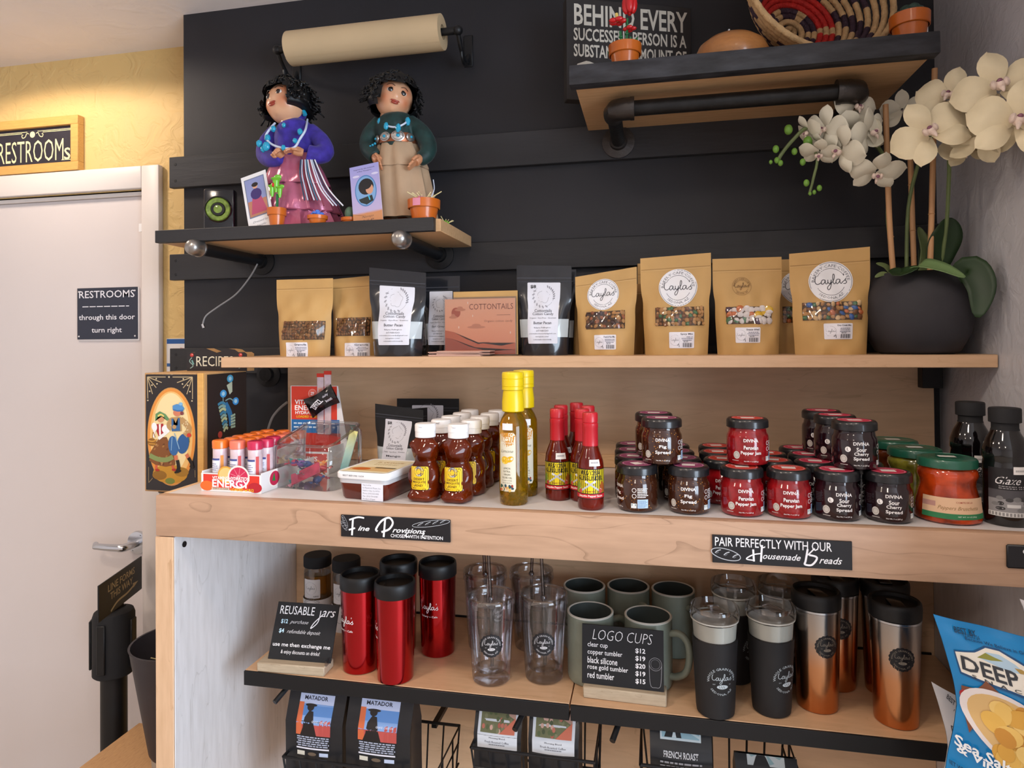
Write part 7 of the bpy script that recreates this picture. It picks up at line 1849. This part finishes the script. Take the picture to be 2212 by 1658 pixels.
def coffee(pxl, pxr, bk, style, lab, rz=0, ly=0, top=None):
    t_, bx, bw, bzz = BK[bk]
    Y = 1.275; a, b = at(pxl, 1560, Y), at(pxr, 1560, Y); w_ = b.x - a.x; z0 = bzz + .008; h_ = (top or ZL - .004) - z0; dp = .07
    t = thing('coffee_bag', lab, 'coffee bag', ((a.x + b.x) / 2, Y + .006, z0), rad(rz), 'bags of coffee in the wire baskets')
    def S(u, v_, side):
        tp = 1 if v_ < .72 else 1 - (v_ - .72) / .28 * .92
        bul = .006 * sin(pi * min(1, v_ * 1.2)) * (1 - u * u)
        return Vector((u * w_ / 2 * (1 - .03 * sin(v_ * 3)), (dp / 2 - dp / 2 * tp if side < 0 else dp / 2 + dp / 2 * tp) - (bul if side < 0 else -bul), v_ * h_))
    g = G('coffee foil'); g.grid(lambda a_, b_: S(2 * a_ - 1, b_, -1), 8, 14); g.grid(lambda a_, b_: S(2 * a_ - 1, b_, 1), 8, 14, True)
    for s in (-1, 1): g.grid(lambda a_, b_: S(s, b_, -1).lerp(S(s, b_, 1), a_) + Vector((-s * .008 * sin(pi * a_), 0, 0)), 4, 14, s < 0)
    g.add([S(-1, 0, -1), S(1, 0, -1), S(1, 0, 1), S(-1, 0, 1)], [(3, 2, 1, 0)])
    g.build('bag', t, angle=50)
    d = D(lambda u, v_, h: S(u * 2 / w_, max(0, min(1, v_ / h_)), -1) + Vector((0, -h, 0)), .0004)
    Y0 = lambda py: at((pxl + pxr) / 2, py + ly, Y).z - z0
    if style == 'desert':
        zt_, zb2 = Y0(1503), Y0(1632); zb2 = max(zb2, .01); lw = w_ * .30; hh = zt_ - zb2; Z = lambda f: zb2 + hh * f
        d.rect(-lw, lw, Z(0), Z(1), '#17181c').text('LOCALLY ROASTED. ALWAYS FRESH.', 0, Z(.965), lw * 1.8, hh * .05, '#cfd6e6', .02, res=1).rect(-lw, lw, Z(.33), Z(.92), '#7f9fd0').rect(-lw, lw, Z(.62), Z(.80), '#5a86c2').rect(-lw, lw, Z(.78), Z(.92), '#b4bcd8').rect(-lw, lw, Z(.33), Z(.50), '#b5504a')
        d.poly([(-lw, Z(.33)), (-lw, Z(.80)), (-lw * .72, Z(.80)), (-lw * .66, Z(.33))], '#c8643c')
        for x in (.45, .7, .9): d.poly([(lw * (x - .12), Z(.33)), (lw * (x + .1), Z(.33)), (lw * (x + .06), Z(.58)), (lw * (x - .08), Z(.56))], '#b04a44')
        d.poly([(-lw * .75, Z(.33)), (lw * .2, Z(.33)), (0, Z(.55)), (-lw * .1, Z(.68)), (-lw * .35, Z(.69)), (-lw * .55, Z(.60)), (-lw * .6, Z(.45))], '#1c1514').ell(-lw * .3, Z(.735), lw * .2, hh * .05, '#1c1514', 14).ell(-lw * .28, Z(.765), lw * .34, hh * .022, '#1c1514', 14)
        d.text('MATADOR', -lw * .05, Z(.865), lw * 1.35, hh * .06, '#1a1a2c', .05).text('GRAND CANYON', lw * .35, Z(.55), lw * .9, hh * .03, '#d8dcea', .0, res=1).lines(-lw * .95, lw * .95, Z(.29), hh * .035, 5, hh * .018, '#aab0c4', .1, 3, True).rect(-lw * .95, lw * .95, Z(.105), Z(.13), '#d8d6e0').rect(-lw * .9, -lw * .45, Z(.0), Z(.07), '#cfcabc').rect(lw * .4, lw * .9, Z(.0), Z(.06), '#b9c4dc').ell(-lw * .02, Z(.03), lw * .25, hh * .03, '#6a5a4a', 12)
    elif style == 'white':
        zt_, zb2 = Y0(1525), max(.01, Y0(1612)); lw = w_ * .42; hh = zt_ - zb2; Z = lambda f: zb2 + hh * f
        d.rect(-lw, lw, Z(-.08), Z(1.6), '#c9ccd2').rect(-lw * .86, lw * .86, Z(.28), Z(1.2), '#b08a7a').poly([(-lw * .86, Z(.28)), (lw * .86, Z(.28)), (lw * .86, Z(.55)), (0, Z(.75)), (-lw * .86, Z(.9))], '#6a6a4a')
        rr = random.Random(pxl)
        for k in range(30): d.ell(rr.uniform(-lw * .8, lw * .8), Z(rr.uniform(.32, .9)), lw * .08, hh * .05, rr.choice(['#a8584a', '#55603e', '#c9a090', '#7a7a5a', '#b56a58', '#4a5238']), 8)
        d.poly([(lw * .1, Z(.28)), (lw * .86, Z(.28)), (lw * .86, Z(.6))], '#c26a52')
        d.text('Morning Blend', 0, Z(.18), lw * .8, hh * .05, '#55555f', 0, res=1).text('Fresh Roasted Coffee', 0, Z(.09), lw * 1.2, hh * .05, '#55555f', 0, res=1).lines(-lw * .4, lw * .4, Z(.02), hh * .05, 1, hh * .02, '#77777f', 0)
    elif style == 'french':
        lw = w_ * .33; zt_ = Y0(1575); zb2 = Y0(1612); Z = lambda f: zb2 + (zt_ - zb2) * f; hh = zt_ - zb2
        d.rect(-lw, lw, Z(-.0), Z(2.0), '#c8d6dc').rect(-lw * .92, lw * .92, Z(.1), Z(1.9), '#8fb4c2')
        for k in range(6): d.poly([(0, Z(.6)), (lw * .92, Z(.15 + k * .3)), (lw * .92, Z(.28 + k * .3))], '#c2d6dc')
        d.poly([(-lw * .8, Z(.12)), (lw * .05, Z(.12)), (-lw * .1, Z(.9)), (-lw * .5, Z(.9))], '#14161a').poly([(-lw * .42, Z(.12)), (-lw * .2, Z(.12)), (-lw * .3, Z(.55))], '#c8d6dc')
        d.text('FRENCH ROAST', 0, Z(-.62), lw * 1.7, hh * .32, '#d2d2d6', .02).lines(-lw * 1.1, lw * 1.1, Z(-1.1), hh * .22, 2, hh * .1, '#9a9aa2', .3, 4, True).rect(-lw * .27, lw * .27, Z(-1.9), Z(-1.5), '#d0cfcc').text('www.matadorcoffee.com', 0, Z(-2.1), lw * 1.4, hh * .16, '#b9b9c0', .01, res=1)
    else:
        lw = w_ * .30; zt_ = Y0(1612); zb2 = Y0(1675); zb2 = max(.01, zb2); hh = zt_ - zb2; Z = lambda f: zb2 + hh * f
        d.text('Roasted in Flagstaff Arizona', 0, Z(1.05), lw * 1.8, hh * .08, '#c9c9d0', .01, res=1).rect(-lw, lw, Z(0), Z(.94), '#c2ccd0')
        for k in range(9): d.poly([(0, Z(.35)), (lw * .95 * cos(k * .7), Z(.45 + .42 * sin(k * .7))), (lw * .95 * cos(k * .7 + .3), Z(.45 + .42 * sin(k * .7 + .3)))], '#8fb0b8')
        d.text('MATADOR', 0, Z(.82), lw * 1.6, hh * .13, '#22262a', .05).ell(-lw * .25, Z(.4), lw * .16, hh * .12, '#14161a', 12).ell(-lw * .25, Z(.5), lw * .3, hh * .04, '#14161a', 12).poly([(-lw * .7, Z(0)), (lw * .2, Z(0)), (-lw * .1, Z(.34)), (-lw * .4, Z(.34))], '#14161a')
    d.build('label', t)
    return t
coffee(612, 738, 0, 'desert', 'black coffee bag with a desert MATADOR label, left one under the red tumblers')
coffee(742, 885, 0, 'desert', 'black coffee bag with a desert MATADOR label, right one under the red tumblers', ly=13)
coffee(1020, 1125, 1, 'white', 'black coffee bag with a white landscape label, left one of the middle basket')
coffee(1138, 1250, 1, 'white', 'black coffee bag with a white landscape label, right one of the middle basket', ly=12)
coffee(1402, 1540, 2, 'french', 'black FRENCH ROAST coffee bag in the right wire basket')
coffee(1590, 1730, 2, 'matador', 'black MATADOR coffee bag with a rising sun label, rightmost of all', top=.80)
# ------------------------------------------------------------------ chip bags at the right
mat('chip blue', '#0f7fc0', .28, coat=.4, bump=.2, bscale=12); mat('chip white', '#cfcbcd', .3, coat=.3, bump=.2, bscale=12); mat('chip silver', '#c9cdd2', .25, metal=.4)
mat('chip crisp', '#e0b050', .5, var=.25, vscale=30)
YP = 1.075
def chip_bag(P0, P1, Hb, W_, th, m, lab, PN=.085):
    U_ = (P1 - P0).normalized(); V_ = Vector((-.10, 0, 1)).normalized(); N_ = U_.cross(V_).normalized()
    pinf = lambda y: PN * (sin(min(1, y / .42) * pi / 2) if y < .42 else 1 - (y - .42) / .40 * 1.9) * W_
    W2 = U_.dot(V_)
    t = thing('chip_bag', lab, 'chip bag', P0, 0, 'chip bags at the right end')
    def S(u, v_, side=1):            # u along the top seam, v down from it
        x = u / W_; y = v_ / Hb
        flat_ = min(1, max(0, (y - .04) / .22)) * min(1, max(0, (.97 - y) / .2))
        pin = pinf(y)
        b_ = th * flat_ ** .6 * max(0, 1 - (2 * x - 1) ** 2)
        wr = .002 * sin(x * 14 + y * 5) * (1 - flat_) + .0012 * sin(y * 26 + x * 6) * flat_
        return U_ * (u + pin * (1 - 2 * x)) - V_ * v_ + N_ * (side * (b_ + .0008) + wr)
    g = G(m); g.grid(lambda a_, b_: S(a_ * W_, (1 - b_) * Hb), 40, 48); g.grid(lambda a_, b_: S(a_ * W_, (1 - b_) * Hb, -1), 20, 26, True); g.build('bag', t, angle=70)
    loc = lambda px, py: (lambda r: ((r.dot(U_) - W2 * r.dot(V_)) / (1 - W2 * W2), -(r.dot(V_) - W2 * r.dot(U_)) / (1 - W2 * W2)))(at(px, py, YP) - P0)
    def mp_(u, v_, h):
        y = -v_ / Hb; p = pinf(y)
        return S(max(0, min(W_, W_ * (u - p) / (W_ - 2 * p))), -v_) + N_ * h
    return t, loc, mp_
P0, P1 = at(2016, 1326, YP), at(2212, 1374, YP)
t, loc, mp_ = chip_bag(P0, P1, .30, .205, .032, 'chip blue', 'blue bag of Sea Salt & Vinegar chips, tilted, at the right edge')
d = D(mp_, .0015, .8, .003)
V2 = lambda px, py: (lambda a_: (a_[0], -a_[1]))(loc(px + 8, py + 2))
def Pp(pts, c): d.poly([V2(*p) for p in pts], c)
Pp([(2047, 1396), (2085, 1395), (2110, 1385), (2140, 1391), (2175, 1410), (2200, 1425), (2300, 1455), (2300, 1510), (2212, 1492), (2150, 1470), (2060, 1445)], '#1c4a78')
Pp([(2050, 1399), (2088, 1398), (2112, 1389), (2140, 1395), (2172, 1413), (2198, 1428), (2300, 1458), (2300, 1504), (2212, 1487), (2150, 1465), (2062, 1441)], '#e2ddd2')
Pp([(2094, 1407), (2112, 1397), (2138, 1401), (2168, 1418), (2190, 1437), (2150, 1430)], '#a9c4d8'); Pp([(2092, 1407), (2110, 1398), (2125, 1405), (2145, 1413), (2120, 1412)], '#8a8a3a'); Pp([(2165, 1424), (2180, 1427), (2196, 1438), (2175, 1434)], '#a88a4a')
u0 = V2(2054, 1420); u1 = V2(2300, 1480)
ang = math.atan2(u1[1] - u0[1], u1[0] - u0[0])
d.h += .3
d.text('DEEP RIVER', (u0[0] + V2(2290, 1470)[0]) / 2 + .009, (u0[1] + V2(2290, 1470)[1]) / 2 - .001, .150, .0195, '#33363c', .03, rot=ang)
d.text('S  N  A  C  K  S', V2(2150, 1462)[0], V2(2150, 1462)[1], .085, .0045, '#33363c', .01, rot=ang)
d.text('BEST BY', V2(2073, 1358)[0], V2(2073, 1358)[1], .030, .008, '#1c3c58', .02, rot=ang); d.text('12 AUG 24', V2(2085, 1367)[0], V2(2085, 1367)[1], .022, .005, '#1c3c58', 0, rot=ang)
d.text('Because We Believe in Giving', V2(2140, 1396 - 12)[0], V2(2140, 1396 - 12)[1] - .002, .085, .005, '#123a60', .01, rot=ang)
# vinegar bottle, bowl, chips
Pp([(2088, 1470), (2104, 1450), (2138, 1480), (2110, 1490), (2092, 1540), (2076, 1568), (2066, 1510), (2062, 1470)], '#7a4a34'); d.ell(*V2(2073, 1492), .008, .009, '#a8282c', 14); d.ell(*V2(2080, 1480), .004, .003, '#1a1414', 10)
d.ell(*V2(2165, 1560), .066, .047, '#e4dcdc', 36, ang - .62); d.ell(*V2(2168, 1562), .060, .041, '#d8b47a', 34, ang - .62)
rr = random.Random(8)
for k in range(22):
    a_ = rr.uniform(0, 6.28); q_ = rr.uniform(0, 1) ** .5; cx, cz = V2(2168 + 50 * q_ * cos(a_) - 10, 1560 + 62 * q_ * sin(a_)); d.ell(cx, cz, rr.uniform(.012, .020), rr.uniform(.009, .014), rr.choice(['#e3b65a', '#d9a548', '#ecc878', '#c98f3c', '#e8c06a']), 14, rr.uniform(0, 3))
ang2 = ang - .18
d.h += .3
d.text('Sea Salt', V2(2100, 1607)[0], V2(2100, 1607)[1], .062, .0165, '#eef2f6', .04, rot=ang2).text('& Vinegar', V2(2112, 1630)[0], V2(2112, 1630)[1], .072, .016, '#eef2f6', .04, rot=ang2).text('NET WT 2 OZ', V2(2060, 1645)[0], V2(2060, 1645)[1], .030, .006, '#0e3a5c', .02, rot=ang2)
d.build('print', t)
YP = 1.142
t, loc, mp_ = chip_bag(at(2012, 1472, YP), at(2110, 1526, YP), .22, .17, .016, 'chip white', 'white chip bag standing behind the blue one, its corner showing')
d = D(mp_, .0005); d.text('BEST BY', V2(2050, 1512)[0], V2(2050, 1512)[1], .022, .009, '#55555a', .02, rot=-.45); d.text('18', V2(2053, 1530)[0], V2(2053, 1530)[1], .006, .004, '#55555a', 0, rot=-.4); d.stroke([V2(2043, 1560), V2(2070, 1575)], .0015, '#4a4a50', False); d.stroke([V2(2043, 1560), V2(2048, 1585)], .0015, '#4a4a50', False); d.build('print', t)
YP = 1.12
t, loc, mp_ = chip_bag(at(2203, 1293, YP), at(2260, 1310, YP), .09, .06, .012, 'chip white', 'small white packet hanging at the far right edge under the counter')
# rack below the photo's edge on which the chip bags lean
t = thing('snack_rack', 'black steel snack rack below the counter at the right, carrying the chip bags', 'rack', (.36, 1.022, 0))
G('black steel').box(0, .225, -.075, .125, .655, .663, .001, 1).build('tray', t); G('black steel').box(0, .225, -.078, -.0752, .655, .69, .001, 1).build('front_rail', t)
for x in (.006, .219):
    for y in (-.07, .095): G('black steel').tube([(x, y, 0), (x, y, .655)], .006, 10).build('leg', t)
